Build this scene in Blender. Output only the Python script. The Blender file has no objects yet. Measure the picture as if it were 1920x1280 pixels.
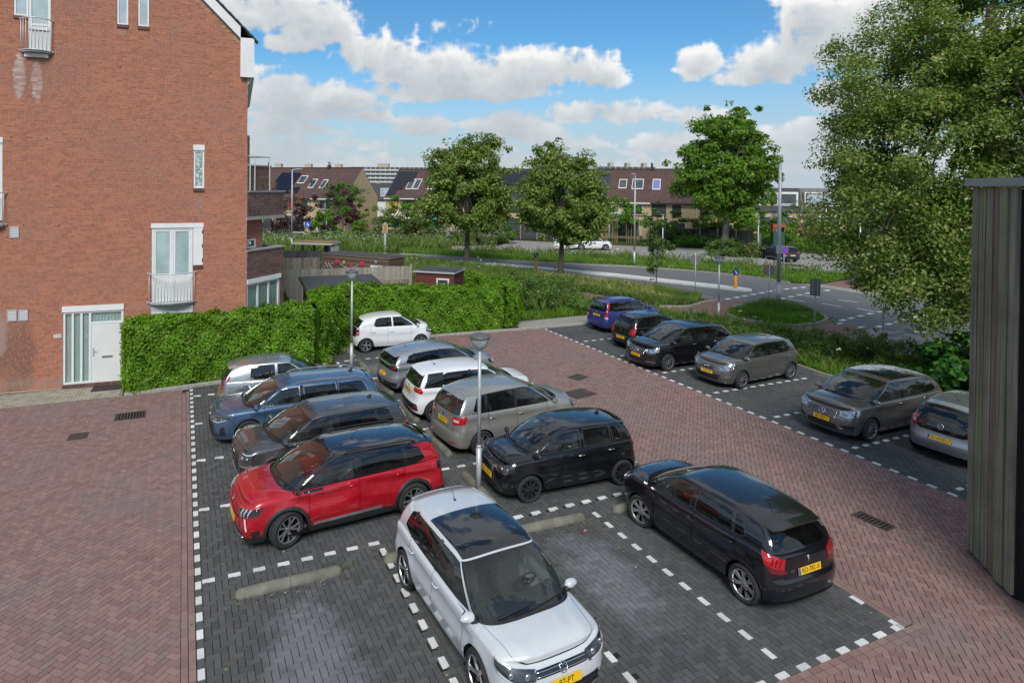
import bpy, math, random
import numpy as np
from mathutils import Vector, Matrix
random.seed(7); RNG = np.random.default_rng(11)
SC = bpy.context.scene
COL = SC.collection

# ------------------------------------------------------------------ camera, sky, sun, exposure
YAW, PITCH, ROLL, CAMH = 0.40509199, 0.01094496, 0.00949242, 6.88240816
FPX, CPX, CPY = 1177.39106673, 849.7667939, 359.76444233
def make_camera():
 cd = bpy.data.cameras.new('camera'); co = bpy.data.objects.new('camera', cd); COL.objects.link(co)
 F = Vector((math.sin(YAW)*math.cos(PITCH), math.cos(YAW)*math.cos(PITCH), -math.sin(PITCH)))
 Rt = Vector((math.cos(YAW), -math.sin(YAW), 0)); U = Rt.cross(F)
 R2 = Rt*math.cos(ROLL) + U*math.sin(ROLL); U2 = -Rt*math.sin(ROLL) + U*math.cos(ROLL)
 M = Matrix(((R2.x, U2.x, -F.x, 0), (R2.y, U2.y, -F.y, 0), (R2.z, U2.z, -F.z, CAMH), (0, 0, 0, 1)))
 co.matrix_world = M
 cd.sensor_width = 36; cd.lens = 36*FPX/1920
 cd.shift_x = (960-CPX)/1920; cd.shift_y = -(640-CPY)/1920
 cd.clip_start = 0.1; cd.clip_end = 3000
 SC.camera = co
make_camera()
SUN_EL, SUN_AZ = math.radians(43), math.radians(203)      # azimuth clockwise from +Y
SUN_STRENGTH, SUN_ANGLE, SKY_STRENGTH = 2.4, math.radians(22), 0.14
SC.view_settings.view_transform = 'Standard'; SC.view_settings.look = 'None'
SC.view_settings.exposure = 0.45; SC.view_settings.gamma = 1.0
SC.view_settings.use_curve_mapping = False

class NT:
 """small helper to write node trees"""
 def __init__(s, tree): s.t = tree; s.n = tree.nodes; s.l = tree.links
 def new(s, typ, **kw):
  nd = s.n.new(typ)
  for k, v in kw.items(): setattr(nd, k, v)
  return nd
 def put(s, nd, **ins):
  for k, v in ins.items():
   key = int(k[1:]) if k[0] == 'i' and k[1:].isdigit() else k.replace('_', ' ')
   sock = nd.inputs[key]
   if isinstance(v, bpy.types.NodeSocket): s.l.new(v, sock)
   else: sock.default_value = v
  return nd
 def math(s, op, a, b=0.0, c=None, clamp=False):
  nd = s.new('ShaderNodeMath', operation=op, use_clamp=clamp)
  s.put(nd, i0=a, i1=b)
  if c is not None: s.put(nd, i2=c)
  return nd.outputs[0]
 def noise(s, vec, scale, detail=4, rough=0.55, dist=0.0):
  nd = s.new('ShaderNodeTexNoise'); s.put(nd, Scale=scale, Detail=detail, Roughness=rough, Distortion=dist)
  if vec is not None: s.l.new(vec, nd.inputs['Vector'])
  return nd.outputs['Fac']
 def ramp(s, fac, stops, interp='LINEAR'):
  nd = s.new('ShaderNodeValToRGB'); cr = nd.color_ramp; cr.interpolation = interp
  while len(cr.elements) < len(stops): cr.elements.new(0.5)
  for e, (p, c) in zip(cr.elements, stops):
   e.position = p; e.color = (*c, 1) if len(c) == 3 else c
  s.l.new(fac, nd.inputs[0]); return nd.outputs[0]
 def mix(s, fac, a, b, blend='MIX'):
  nd = s.new('ShaderNodeMix', data_type='RGBA', blend_type=blend)
  for idx, v in ((0, fac), (6, a), (7, b)):
   if isinstance(v, bpy.types.NodeSocket): s.l.new(v, nd.inputs[idx])
   else: nd.inputs[idx].default_value = (*v, 1) if isinstance(v, tuple) and len(v) == 3 else v
  return nd.outputs[2]
 def maprange(s, v, a, b, c=0.0, d=1.0, smooth=True):
  nd = s.new('ShaderNodeMapRange', interpolation_type='SMOOTHSTEP' if smooth else 'LINEAR')
  s.put(nd, i0=v, i1=a, i2=b, i3=c, i4=d); return nd.outputs[0]

def value_noise(x, y, seed):
 """smooth lattice noise on arrays, 0..1"""
 tab = np.random.default_rng(seed).random(65536).astype(np.float32)
 xi, yi = np.floor(x).astype(np.int64), np.floor(y).astype(np.int64); fx, fy = (x-xi).astype(np.float32), (y-yi).astype(np.float32)
 fx = fx*fx*fx*(fx*(fx*6-15)+10); fy = fy*fy*fy*(fy*(fy*6-15)+10)
 h = lambda a, b: tab[((a*73856093) ^ (b*19349663)) & 65535]
 return (h(xi, yi)*(1-fx)+h(xi+1, yi)*fx)*(1-fy) + (h(xi, yi+1)*(1-fx)+h(xi+1, yi+1)*fx)*fy
def fbm(x, y, seed, octs, gain=0.52, billow=False):
 s = np.zeros(np.broadcast(x, y).shape, np.float32); w = 1.0; t = 0
 for o in range(octs):
  n = value_noise(x*2**o+o*17.3, y*2**o+o*9.1, seed+o)
  if billow: n = 1-np.abs(2*n-1)
  s += w*n; t += w; w *= gain
 return s/t
def cloud_dome():
 """cumulus field over the whole dome as (cover, brightness), by azimuth and elevation"""
 Wd, Hd = 4096, 1024
 az = (np.arange(Wd, dtype=np.float32)+0.5)/Wd*2*math.pi-math.pi + YAW      # seam behind the viewer
 el = (np.arange(Hd, dtype=np.float32)+0.5)/Hd*(math.pi/2)
 AZ, EL = np.meshgrid(az, el)
 # cumulus banks: azimuth, elevation, half width, half height, strength
 banks = [
  (0.092, 0.255, 0.170, 0.047, 1.00), (0.194, 0.239, 0.076, 0.051, 1.00), (0.162, 0.210, 0.051, 0.021, 0.70), (0.195, 0.115, 0.115, 0.042, 1.00),
  (0.147, 0.134, 0.051, 0.034, 1.00), (0.269, 0.105, 0.042, 0.021, 1.00), (0.163, 0.081, 0.110, 0.019, 0.70), (0.294, 0.200, 0.076, 0.042, 1.00),
  (0.378, 0.181, 0.119, 0.053, 1.00), (0.480, 0.174, 0.127, 0.049, 1.00), (0.580, 0.177, 0.093, 0.042, 1.00), (0.629, 0.163, 0.047, 0.030, 1.00),
  (0.421, 0.145, 0.153, 0.021, 1.00), (0.353, 0.088, 0.059, 0.024, 1.00), (0.489, 0.091, 0.076, 0.030, 1.00), (0.539, 0.078, 0.059, 0.017, 0.80),
  (0.621, 0.111, 0.076, 0.025, 1.00), (0.685, 0.106, 0.085, 0.024, 0.90), (0.762, 0.100, 0.076, 0.019, 0.70), (0.775, 0.177, 0.041, 0.032, 1.00),
  (0.861, 0.168, 0.059, 0.038, 1.00), (0.840, 0.154, 0.051, 0.017, 1.00), (0.970, 0.197, 0.127, 0.059, 1.00), (0.926, 0.219, 0.059, 0.042, 1.00),
  (1.016, 0.215, 0.102, 0.051, 1.00), (0.971, 0.120, 0.051, 0.032, 1.00), (0.946, 0.129, 0.034, 0.021, 0.70), (0.947, 0.075, 0.093, 0.024, 1.00),
  (0.896, 0.062, 0.076, 0.021, 0.80), (0.732, 0.061, 0.076, 0.021, 0.80), (0.597, 0.062, 0.059, 0.017, 0.80), (0.430, 0.059, 0.076, 0.017, 0.80),
  (0.116, 0.044, 0.153, 0.030, 0.85), (0.245, 0.059, 0.076, 0.019, 0.70), (0.312, 0.030, 0.170, 0.019, 0.80), (0.532, 0.032, 0.212, 0.017, 0.75),
  (0.770, 0.029, 0.212, 0.019, 0.75), (1.001, 0.038, 0.170, 0.021, 0.70), (0.164, 0.022, 0.102, 0.014, 0.80), (0.394, 0.238, 0.051, 0.015, 0.30),
  (0.678, 0.049, 0.034, 0.012, 0.60), (1.056, 0.118, 0.085, 0.051, 0.80), (1.107, 0.171, 0.102, 0.059, 1.00), (-0.067, 0.165, 0.187, 0.068, 1.00),
  (-0.186, 0.070, 0.136, 0.042, 1.00), (0.906, 0.242, 0.051, 0.025, 0.60)]
 persp = 1/(0.25+EL)
 n1 = fbm(AZ*9, EL*14, 3, 6); n2 = fbm(AZ*22, EL*26, 21, 6, 0.55, True); n3 = fbm(AZ*60, EL*66, 41, 4, 0.55, True)
 wx = (n1-0.5)*0.03; wy = (fbm(AZ*11, EL*15, 77, 4)-0.5)*0.03
 D = np.full(AZ.shape, -1.5, np.float32)
 for a, e, hw, hh, k in banks:
  hw2 = hw*1.05
  sel = (np.abs(AZ-a) < hw*2.2) & (np.abs(EL-e) < hh*2.4)
  if not sel.any(): continue
  dx = (AZ[sel]+wx[sel]-a)/hw2; dy = (EL[sel]+wy[sel]*0.5-e)/(hh*1.05); dy = np.where(dy < 0, dy*1.55, dy)
  D[sel] = np.maximum(D[sel], (1-dx*dx-dy*dy)*k)
 # the rest of the dome: broken cumulus from noise alone
 pz = np.sin(EL)+0.10; gx, gy = np.sin(AZ)*np.cos(EL)/pz, np.cos(AZ)*np.cos(EL)/pz
 gen = (fbm(gx*2.2+5, gy*2.2, 55, 5)-0.455)*8.0
 m = np.clip((np.abs(AZ-YAW-0.10)-0.62)/0.3, 0, 1); m = np.maximum(m, np.clip((EL-0.33)/0.25, 0, 1)); m = m*m*(3-2*m)
 D = D*(1-m)+gen*m
 F = D*1.35 - 0.05 + (n1-0.5)*1.3 + (n2-0.66)*1.75 + (n3-0.66)*0.45
 cover = np.clip((F+0.16)/0.75, 0, 1); cover = cover*cover*(3-2*cover)
 # light comes from above: what lies over a point dims it, fading out over a cloud's thickness
 dens = np.clip(F+0.1, 0, 1.2); c = np.cumsum(np.concatenate([dens[:, -12:], dens, dens[:, :13]], 1), 1)
 dens = 0.35*dens + 0.65*(c[:, 25:]-c[:, :-25])[:, :Wd]/25
 acc = np.zeros_like(dens); run = np.zeros(Wd, np.float32)
 for i in range(Hd-1, -1, -1):
  run = run*0.968 + dens[i]; acc[i] = run
 sh = np.exp(-np.clip(acc-4.0, 0, None)*0.055)
 bri = 0.42 + 0.54*sh + (n2-0.62)*0.40*(0.35+sh) + (n3-0.62)*0.12*sh + (n1-0.5)*0.2
 bri = np.clip(bri, 0.30, 1.08)
 px = np.zeros((Hd, Wd, 4), np.float32); px[..., 0] = cover; px[..., 1] = bri; px[..., 3] = 1
 im = bpy.data.images.new('cloud_field', Wd, Hd, float_buffer=True, is_data=True); im.colorspace_settings.name = 'Non-Color'
 im.pixels.foreach_set(px.ravel()); im.update(); im.pack()
 return im
def make_world():
 w = bpy.data.worlds.new('World'); SC.world = w; w.use_nodes = True
 w.node_tree.nodes.clear(); N = NT(w.node_tree)
 out = N.new('ShaderNodeOutputWorld'); bg = N.new('ShaderNodeBackground')
 sky = N.new('ShaderNodeTexSky', sky_type='NISHITA'); sky.sun_disc = False
 sky.sun_elevation = SUN_EL; sky.sun_rotation = SUN_AZ
 sky.altitude = 0; sky.air_density = 1.0; sky.dust_density = 0.6; sky.ozone_density = 2.2
 tc = N.new('ShaderNodeTexCoord'); sp = N.new('ShaderNodeSeparateXYZ'); N.l.new(tc.outputs['Generated'], sp.inputs[0])
 x, y, z = sp.outputs
 ca, sa = math.cos(YAW), math.sin(YAW)
 xr = N.math('SUBTRACT', N.math('MULTIPLY', x, ca), N.math('MULTIPLY', y, sa)); yr = N.math('ADD', N.math('MULTIPLY', x, sa), N.math('MULTIPLY', y, ca))
 u = N.math('ADD', N.math('MULTIPLY', N.math('ARCTAN2', xr, yr), 1/(2*math.pi)), 0.5)
 v = N.math('MULTIPLY', N.math('ARCSINE', N.math('MAXIMUM', z, 0.0)), 2/math.pi)
 cb = N.new('ShaderNodeCombineXYZ'); N.put(cb, i0=u, i1=N.math('MINIMUM', N.math('MAXIMUM', v, 0.0006), 0.9994), i2=0.0)
 tx = N.new('ShaderNodeTexImage', interpolation='Linear', extension='REPEAT'); tx.image = cloud_dome(); N.l.new(cb.outputs[0], tx.inputs[0])
 sc = N.new('ShaderNodeSeparateColor'); N.l.new(tx.outputs[0], sc.inputs[0])
 cover, bri = sc.outputs[0], sc.outputs[1]
 ccol = N.ramp(bri, [(0.25, CLOUD_DARK), (0.55, CLOUD_MID), (0.85, CLOUD_LIT), (1.0, CLOUD_TOP)])
 low = N.maprange(z, 0.0, 0.22, 0.97, 0.0)
 skyc = N.mix(1.0, sky.outputs[0], SKY_TINT, 'MULTIPLY')
 skyc = N.mix(low, skyc, AIR); ccol = N.mix(N.math("MULTIPLY", low, 0.6), ccol, AIR)
 col = N.mix(cover, skyc, ccol)
 N.l.new(col, bg.inputs[0]); bg.inputs[1].default_value = SKY_STRENGTH
 N.l.new(bg.outputs[0], out.inputs[0])
 w.cycles.sampling_method = 'MANUAL'; w.cycles.sample_map_resolution = 1024
SKY_TINT = (0.30, 0.55, 0.67); AIR = (2.7, 3.1, 3.45)
CLOUD_DARK, CLOUD_MID, CLOUD_LIT, CLOUD_TOP = (1.75, 2.0, 2.25), (2.6, 2.85, 3.05), (4.1, 4.2, 4.25), (5.0, 5.0, 4.95)
make_world()
def make_sun():
 ld = bpy.data.lights.new('sun', 'SUN'); lo = bpy.data.objects.new('sun', ld); COL.objects.link(lo)
 ld.energy = SUN_STRENGTH; ld.angle = SUN_ANGLE; ld.color = (1.0, 0.955, 0.89)
 d = Vector((math.sin(SUN_AZ)*math.cos(SUN_EL), math.cos(SUN_AZ)*math.cos(SUN_EL), math.sin(SUN_EL)))
 lo.rotation_euler = d.to_track_quat('Z', 'Y').to_euler(); lo.location = (0, 0, 60)
make_sun()

# ------------------------------------------------------------------ materials
MATS = {}
def mat_new(name):
 m = bpy.data.materials.new(name); m.use_nodes = True; m.node_tree.nodes.clear()
 N = NT(m.node_tree); out = N.new('ShaderNodeOutputMaterial'); p = N.new('ShaderNodeBsdfPrincipled')
 N.l.new(p.outputs[0], out.inputs[0]); MATS[name] = m
 return m, N, p, out
def simple(name, col, rough=0.5, metal=0.0, spec=0.5, coat=0.0, var=0.0, scale=20.0, bump=0.0, bscale=80.0, emit=None):
 """plain surface with a little wear: colour variation and fine relief from noise"""
 if name in MATS: return MATS[name]
 m, N, p, out = mat_new(name)
 N.put(p, Base_Color=(*col, 1), Roughness=rough, Metallic=metal)
 p.inputs['Specular IOR Level'].default_value = spec
 p.inputs['Coat Weight'].default_value = coat; p.inputs['Coat Roughness'].default_value = 0.03
 tc = N.new('ShaderNodeTexCoord')
 if var > 0:
  n = N.noise(tc.outputs['Object'], scale, 5, 0.6)
  c = N.ramp(n, [(0.25, tuple(max(0, v*(1-var)) for v in col)), (0.75, tuple(v*(1+var) for v in col))])
  N.l.new(c, p.inputs['Base Color'])
  N.l.new(N.maprange(n, 0.2, 0.8, max(0.02, rough*0.8), min(1, rough*1.2)), p.inputs['Roughness'])
 if bump > 0:
  b = N.new('ShaderNodeBump'); N.put(b, Strength=bump, Distance=0.01, Height=N.noise(tc.outputs['Object'], bscale, 4, 0.6))
  N.l.new(b.outputs[0], p.inputs['Normal'])
 return m
def pieces(name, stops, rough=0.85, grain=0.25, gscale=60.0, bump=0.3, big=0.0, bigscale=0.5, bigcol=(0.4,0.4,0.4), spec=0.35, extra=None):
 """each separate piece (paver, brick, board) takes its own colour from a ramp"""
 m, N, p, out = mat_new(name)
 geo = N.new('ShaderNodeNewGeometry'); oi = N.new('ShaderNodeObjectInfo'); tc = N.new('ShaderNodeTexCoord')
 r = N.math('FRACT', N.math('ADD', geo.outputs['Random Per Island'], oi.outputs['Random']))
 c = N.ramp(r, stops)
 g = N.noise(geo.outputs['Position'], gscale, 5, 0.65)
 c = N.mix(N.math('MULTIPLY', grain, 1.0), c, N.mix(1.0, c, N.ramp(g, [(0.25, (0.35,0.35,0.35)), (0.75, (1.6,1.6,1.6))]), 'MULTIPLY'))
 if big > 0:
  b = N.noise(geo.outputs['Position'], bigscale, 4, 0.6)
  c = N.mix(N.math('MULTIPLY', N.maprange(b, 0.45, 0.72), big), c, bigcol)
 if extra: c = extra(N, geo, c, p)
 N.l.new(c, p.inputs['Base Color']); N.put(p, Roughness=rough); p.inputs['Specular IOR Level'].default_value = spec
 if bump > 0:
  bn = N.new('ShaderNodeBump'); N.put(bn, Strength=bump, Distance=0.004, Height=g); N.l.new(bn.outputs[0], p.inputs['Normal'])
 return m

# ------------------------------------------------------------------ mesh helpers
class MB:
 """collects vertices and faces of one part"""
 def __init__(s): s.v = []; s.f = []
 def add(s, verts, faces):
  o = len(s.v); s.v.extend([tuple(map(float, p)) for p in verts]); s.f.extend([tuple(o+i for i in f) for f in faces])
 def box(s, x0, x1, y0, y1, z0, z1, M=None):
  p = [(x, y, z) for z in (z0, z1) for y in (y0, y1) for x in (x0, x1)]
  if M is not None: p = [tuple(M @ Vector(q)) for q in p]
  s.add(p, [(0,2,3,1), (4,5,7,6), (0,1,5,4), (2,6,7,3), (0,4,6,2), (1,3,7,5)])
 def grid(s, P, closed=False):
  """P: array rows x cols x 3"""
  P = np.asarray(P); n, m = P.shape[:2]
  mm = m if closed else m-1
  s.add(P.reshape(-1, 3), [(i*m+j, i*m+(j+1) % m, (i+1)*m+(j+1) % m, (i+1)*m+j) for i in range(n-1) for j in range(mm)])
 def tube(s, pts, radii, n=8, cap=True):
  pts = [Vector(p) for p in pts]
  if not hasattr(radii, '__len__'): radii = [radii]*len(pts)
  rings = []; prev = None
  for i, p in enumerate(pts):
   t = (pts[min(i+1, len(pts)-1)] - pts[max(i-1, 0)]).normalized()
   a = prev if prev is not None else (Vector((0,0,1)) if abs(t.z) < 0.9 else Vector((1,0,0)))
   u = (a - t*a.dot(t)).normalized(); w = t.cross(u); prev = u
   rings.append([tuple(p + u*(radii[i]*math.cos(2*math.pi*k/n)) + w*(radii[i]*math.sin(2*math.pi*k/n))) for k in range(n)])
  o = len(s.v)
  s.grid(rings, closed=True)
  if cap:
   s.f.append(tuple(o+k for k in range(n))[::-1]); s.f.append(tuple(o+(len(pts)-1)*n+k for k in range(n)))
 def lathe(s, prof, n=24, axis='z', M=None):
  """prof: list of (radius, height)"""
  rings = []
  for r, h in prof:
   ring = []
   for k in range(n):
    a = 2*math.pi*k/n
    if axis == 'z': q = (r*math.cos(a), r*math.sin(a), h)
    elif axis == 'y': q = (r*math.cos(a), h, r*math.sin(a))
    else: q = (h, r*math.cos(a), r*math.sin(a))
    ring.append(tuple(M @ Vector(q)) if M is not None else q)
   rings.append(ring)
  s.grid(rings, closed=True)
 def prism(s, poly, z0, z1):
  n = len(poly); o = len(s.v)
  s.v.extend([(x, y, z0) for x, y in poly] + [(x, y, z1) for x, y in poly])
  s.f.append(tuple(o+i for i in range(n))[::-1]); s.f.append(tuple(o+n+i for i in range(n)))
  for i in range(n): s.f.append((o+i, o+(i+1) % n, o+n+(i+1) % n, o+n+i))
 def ball(s, c, r, n=12, m=8, M=None):
  rx, ry, rz = r if hasattr(r, '__len__') else (r, r, r)
  rings = []
  for i in range(m+1):
   t = math.pi*i/m; q = []
   for k in range(n):
    a = 2*math.pi*k/n
    v = Vector((rx*math.sin(t)*math.cos(a), ry*math.sin(t)*math.sin(a), rz*math.cos(t)))
    if M is not None: v = M @ v
    q.append((c[0]+v.x, c[1]+v.y, c[2]+v.z))
   rings.append(q)
  s.grid(rings, closed=True)
 def obj(s, name, mat, parent=None, smooth=False, **kw):
  return mesh_obj(name, s.v, s.f, mat, parent, smooth, **kw)

def mesh_obj(name, verts, faces, mat, parent=None, smooth=False, merge=0.0, angle=None, **kw):
 me = bpy.data.meshes.new(name)
 me.from_pydata(verts if isinstance(verts, list) else [tuple(v) for v in verts], [], faces)
 if merge > 0:
  import bmesh
  bm = bmesh.new(); bm.from_mesh(me); bmesh.ops.remove_doubles(bm, verts=bm.verts, dist=merge)
  bmesh.ops.recalc_face_normals(bm, faces=bm.faces); bm.to_mesh(me); bm.free()
 return link_mesh(name, me, mat, parent, smooth, angle, **kw)
def link_mesh(name, me, mat, parent=None, smooth=False, angle=None, **kw):
 if mat is not None and not me.materials: me.materials.append(mat)
 if smooth:
  me.polygons.foreach_set('use_smooth', np.ones(len(me.polygons), bool))
  if angle is not None: me.set_sharp_from_angle(angle=math.radians(angle))
 o = bpy.data.objects.new(name, me); COL.objects.link(o)
 if parent is not None: o.parent = parent
 for k, v in kw.items(): o[k] = v
 return o
def fast_mesh(name, V, quads=None, tris=None):
 """large meshes from numpy arrays"""
 me = bpy.data.meshes.new(name); V = np.asarray(V, np.float32).reshape(-1, 3)
 me.vertices.add(len(V)); me.vertices.foreach_set('co', V.ravel())
 idx = []; starts = []; tot = []
 if quads is not None and len(quads): idx.append(np.asarray(quads, np.int32).ravel()); tot.append(np.full(len(quads), 4, np.int32))
 if tris is not None and len(tris): idx.append(np.asarray(tris, np.int32).ravel()); tot.append(np.full(len(tris), 3, np.int32))
 idx = np.concatenate(idx); tot = np.concatenate(tot); st = np.concatenate([[0], np.cumsum(tot)[:-1]]).astype(np.int32)
 me.loops.add(len(idx)); me.loops.foreach_set('vertex_index', idx)
 me.polygons.add(len(tot)); me.polygons.foreach_set('loop_start', st)
 try: me.polygons.foreach_set('loop_total', tot)
 except Exception: pass
 me.polygons.foreach_set('use_smooth', np.zeros(len(tot), bool)); me.update(calc_edges=True); me.validate()
 return me
def thing(name, label, cat, loc=(0,0,0), rz=0.0, group=None):
 o = bpy.data.objects.new(name, None); COL.objects.link(o); o.empty_display_size = 0.2
 o.location = loc; o.rotation_euler = (0, 0, rz); tag(o, label, cat, group); return o
def tag(o, label=None, cat=None, group=None, kind=None):
 if label: o['label'] = label
 if cat: o['category'] = cat
 if group: o['group'] = group
 if kind: o['kind'] = kind
 return o
def pivot(name, parent, loc=(0,0,0), rot=(0,0,0)):
 o = bpy.data.objects.new(name, None); COL.objects.link(o); o.parent = parent; o.location = loc; o.rotation_euler = rot
 o.empty_display_size = 0.1; return o
def text_obj(name, body, size, mat, parent, M, align='CENTER', extrude=0.0006, xscale=1.0):
 cu = bpy.data.curves.new(name, 'FONT'); cu.body = body; cu.size = size; cu.align_x = align; cu.align_y = 'CENTER'
 cu.extrude = extrude; cu.resolution_u = 3; cu.materials.append(mat)
 t = bpy.data.objects.new(name, cu); me = bpy.data.meshes.new_from_object(t); bpy.data.objects.remove(t); me.name = name
 o = link_mesh(name, me, mat, parent); o.matrix_local = M @ Matrix.Diagonal((xscale, 1, 1, 1)); return o
def R(deg): return math.radians(deg)
# ------------------------------------------------------------------ cars
def paint(name, col, metal=0.0, rough=0.32, flake=0.0, dust=0.07):
 m, N, p, out = mat_new(name)
 N.put(p, Base_Color=(*col, 1), Roughness=rough, Metallic=metal)
 p.inputs['Coat Weight'].default_value = 1.0; p.inputs['Coat Roughness'].default_value = 0.025
 tc = N.new('ShaderNodeTexCoord')
 d = N.noise(tc.outputs['Object'], 3.0, 6, 0.65); n = N.noise(tc.outputs['Object'], 260.0, 2, 0.5)
 c = N.mix(N.maprange(d, 0.42, 0.72, 0.0, dust), (*col, 1), (0.30, 0.29, 0.27, 1))      # road dust
 c = N.mix(flake, c, N.mix(1.0, c, N.ramp(n, [(0.3, (0.7,)*3), (0.7, (1.35,)*3)]), 'MULTIPLY'))
 N.l.new(c, p.inputs['Base Color'])
 N.l.new(N.maprange(d, 0.35, 0.75, 0.02, 0.10), p.inputs['Coat Roughness'])
 return m
def thin_glass(name, tint, rough=0.0, ior=1.45, dirt=0.025):
 m = bpy.data.materials.new(name); m.use_nodes = True; m.node_tree.nodes.clear(); N = NT(m.node_tree)
 out = N.new('ShaderNodeOutputMaterial'); tr = N.new('ShaderNodeBsdfTransparent'); gl = N.new('ShaderNodeBsdfGlossy')
 tr.inputs[0].default_value = (*tint, 1); gl.inputs['Roughness'].default_value = rough; gl.inputs[0].default_value = (1,1,1,1)
 fr = N.new('ShaderNodeFresnel'); geo = N.new('ShaderNodeNewGeometry'); N.l.new(N.math('MULTIPLY_ADD', geo.outputs['Backfacing'], 1/ior-ior, ior), fr.inputs[0])
 mx = N.new('ShaderNodeMixShader'); N.l.new(N.math('MULTIPLY', fr.outputs[0], 1.9, clamp=True), mx.inputs[0])
 N.l.new(tr.outputs[0], mx.inputs[1]); N.l.new(gl.outputs[0], mx.inputs[2])
 df = N.new('ShaderNodeBsdfDiffuse'); df.inputs[0].default_value = (0.45, 0.44, 0.42, 1)
 tc = N.new('ShaderNodeTexCoord'); n = N.noise(tc.outputs['Object'], 9.0, 5, 0.6)
 m2 = N.new('ShaderNodeMixShader'); N.l.new(N.maprange(n, 0.35, 0.8, dirt*0.3, dirt), m2.inputs[0])
 N.l.new(mx.outputs[0], m2.inputs[1]); N.l.new(df.outputs[0], m2.inputs[2]); N.l.new(m2.outputs[0], out.inputs[0])
 MATS[name] = m; return m
RUBBER = simple('rubber', (0.022,0.022,0.023), 0.75, spec=0.3, var=0.3, scale=30)
TREAD = simple('tyre_rubber', (0.030,0.030,0.031), 0.82, spec=0.25, var=0.35, scale=12, bump=0.3, bscale=60)
PLASTIC = simple('black_plastic', (0.020,0.020,0.021), 0.5, spec=0.4, var=0.25, scale=14)
GLOSSBLK = simple('gloss_black', (0.008,0.008,0.009), 0.12, spec=0.5, coat=1.0)
CHROME = simple('chrome', (0.72,0.73,0.75), 0.12, metal=1.0)
ALLOY = simple('alloy', (0.50,0.51,0.53), 0.32, metal=0.85, var=0.12, scale=8)
ALLOYDK = simple('dark_alloy', (0.035,0.036,0.04), 0.3, metal=0.5, coat=0.6)
WELL = simple('wheel_well', (0.008,0.008,0.008), 0.95, spec=0.1)
CABIN = simple('cabin_cloth', (0.060,0.060,0.064), 0.85, spec=0.25, var=0.3, scale=25)
CABIN2 = simple('dashboard', (0.050,0.050,0.053), 0.65, spec=0.3)
GLASS = thin_glass('clear_car_glass', (0.62,0.68,0.655))
GLASSDK = thin_glass('privacy_glass', (0.16,0.17,0.175), dirt=0.015)
HEADL = thin_glass('lamp_cover', (0.86,0.88,0.90), dirt=0.02)
LAMPBOWL = simple('lamp_bowl', (0.55,0.57,0.6), 0.22, metal=0.9)
LAMPDK = simple('lamp_housing', (0.045,0.047,0.05), 0.3, metal=0.4, coat=0.5)
REDLENS = simple('red_lens', (0.42,0.008,0.014), 0.10, spec=0.6, coat=1.0, var=0.25, scale=22)
REDDK = simple('dark_red_lens', (0.14,0.006,0.010), 0.10, spec=0.6, coat=1.0)
CLEARLENS = simple('clear_lens', (0.55,0.50,0.50), 0.12, spec=0.6, coat=1.0)
PLATE = simple('plate_yellow', (0.80,0.47,0.015), 0.4, spec=0.4)
PLATEBLUE = simple('plate_blue', (0.02,0.08,0.42), 0.4)
INK = simple('plate_ink', (0.012,0.012,0.014), 0.5)
WHITEPR = simple('white_print', (0.75,0.75,0.75), 0.5)
GREENTAG = simple('blue_badge', (0.02,0.06,0.25), 0.25, coat=1.0)

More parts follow.
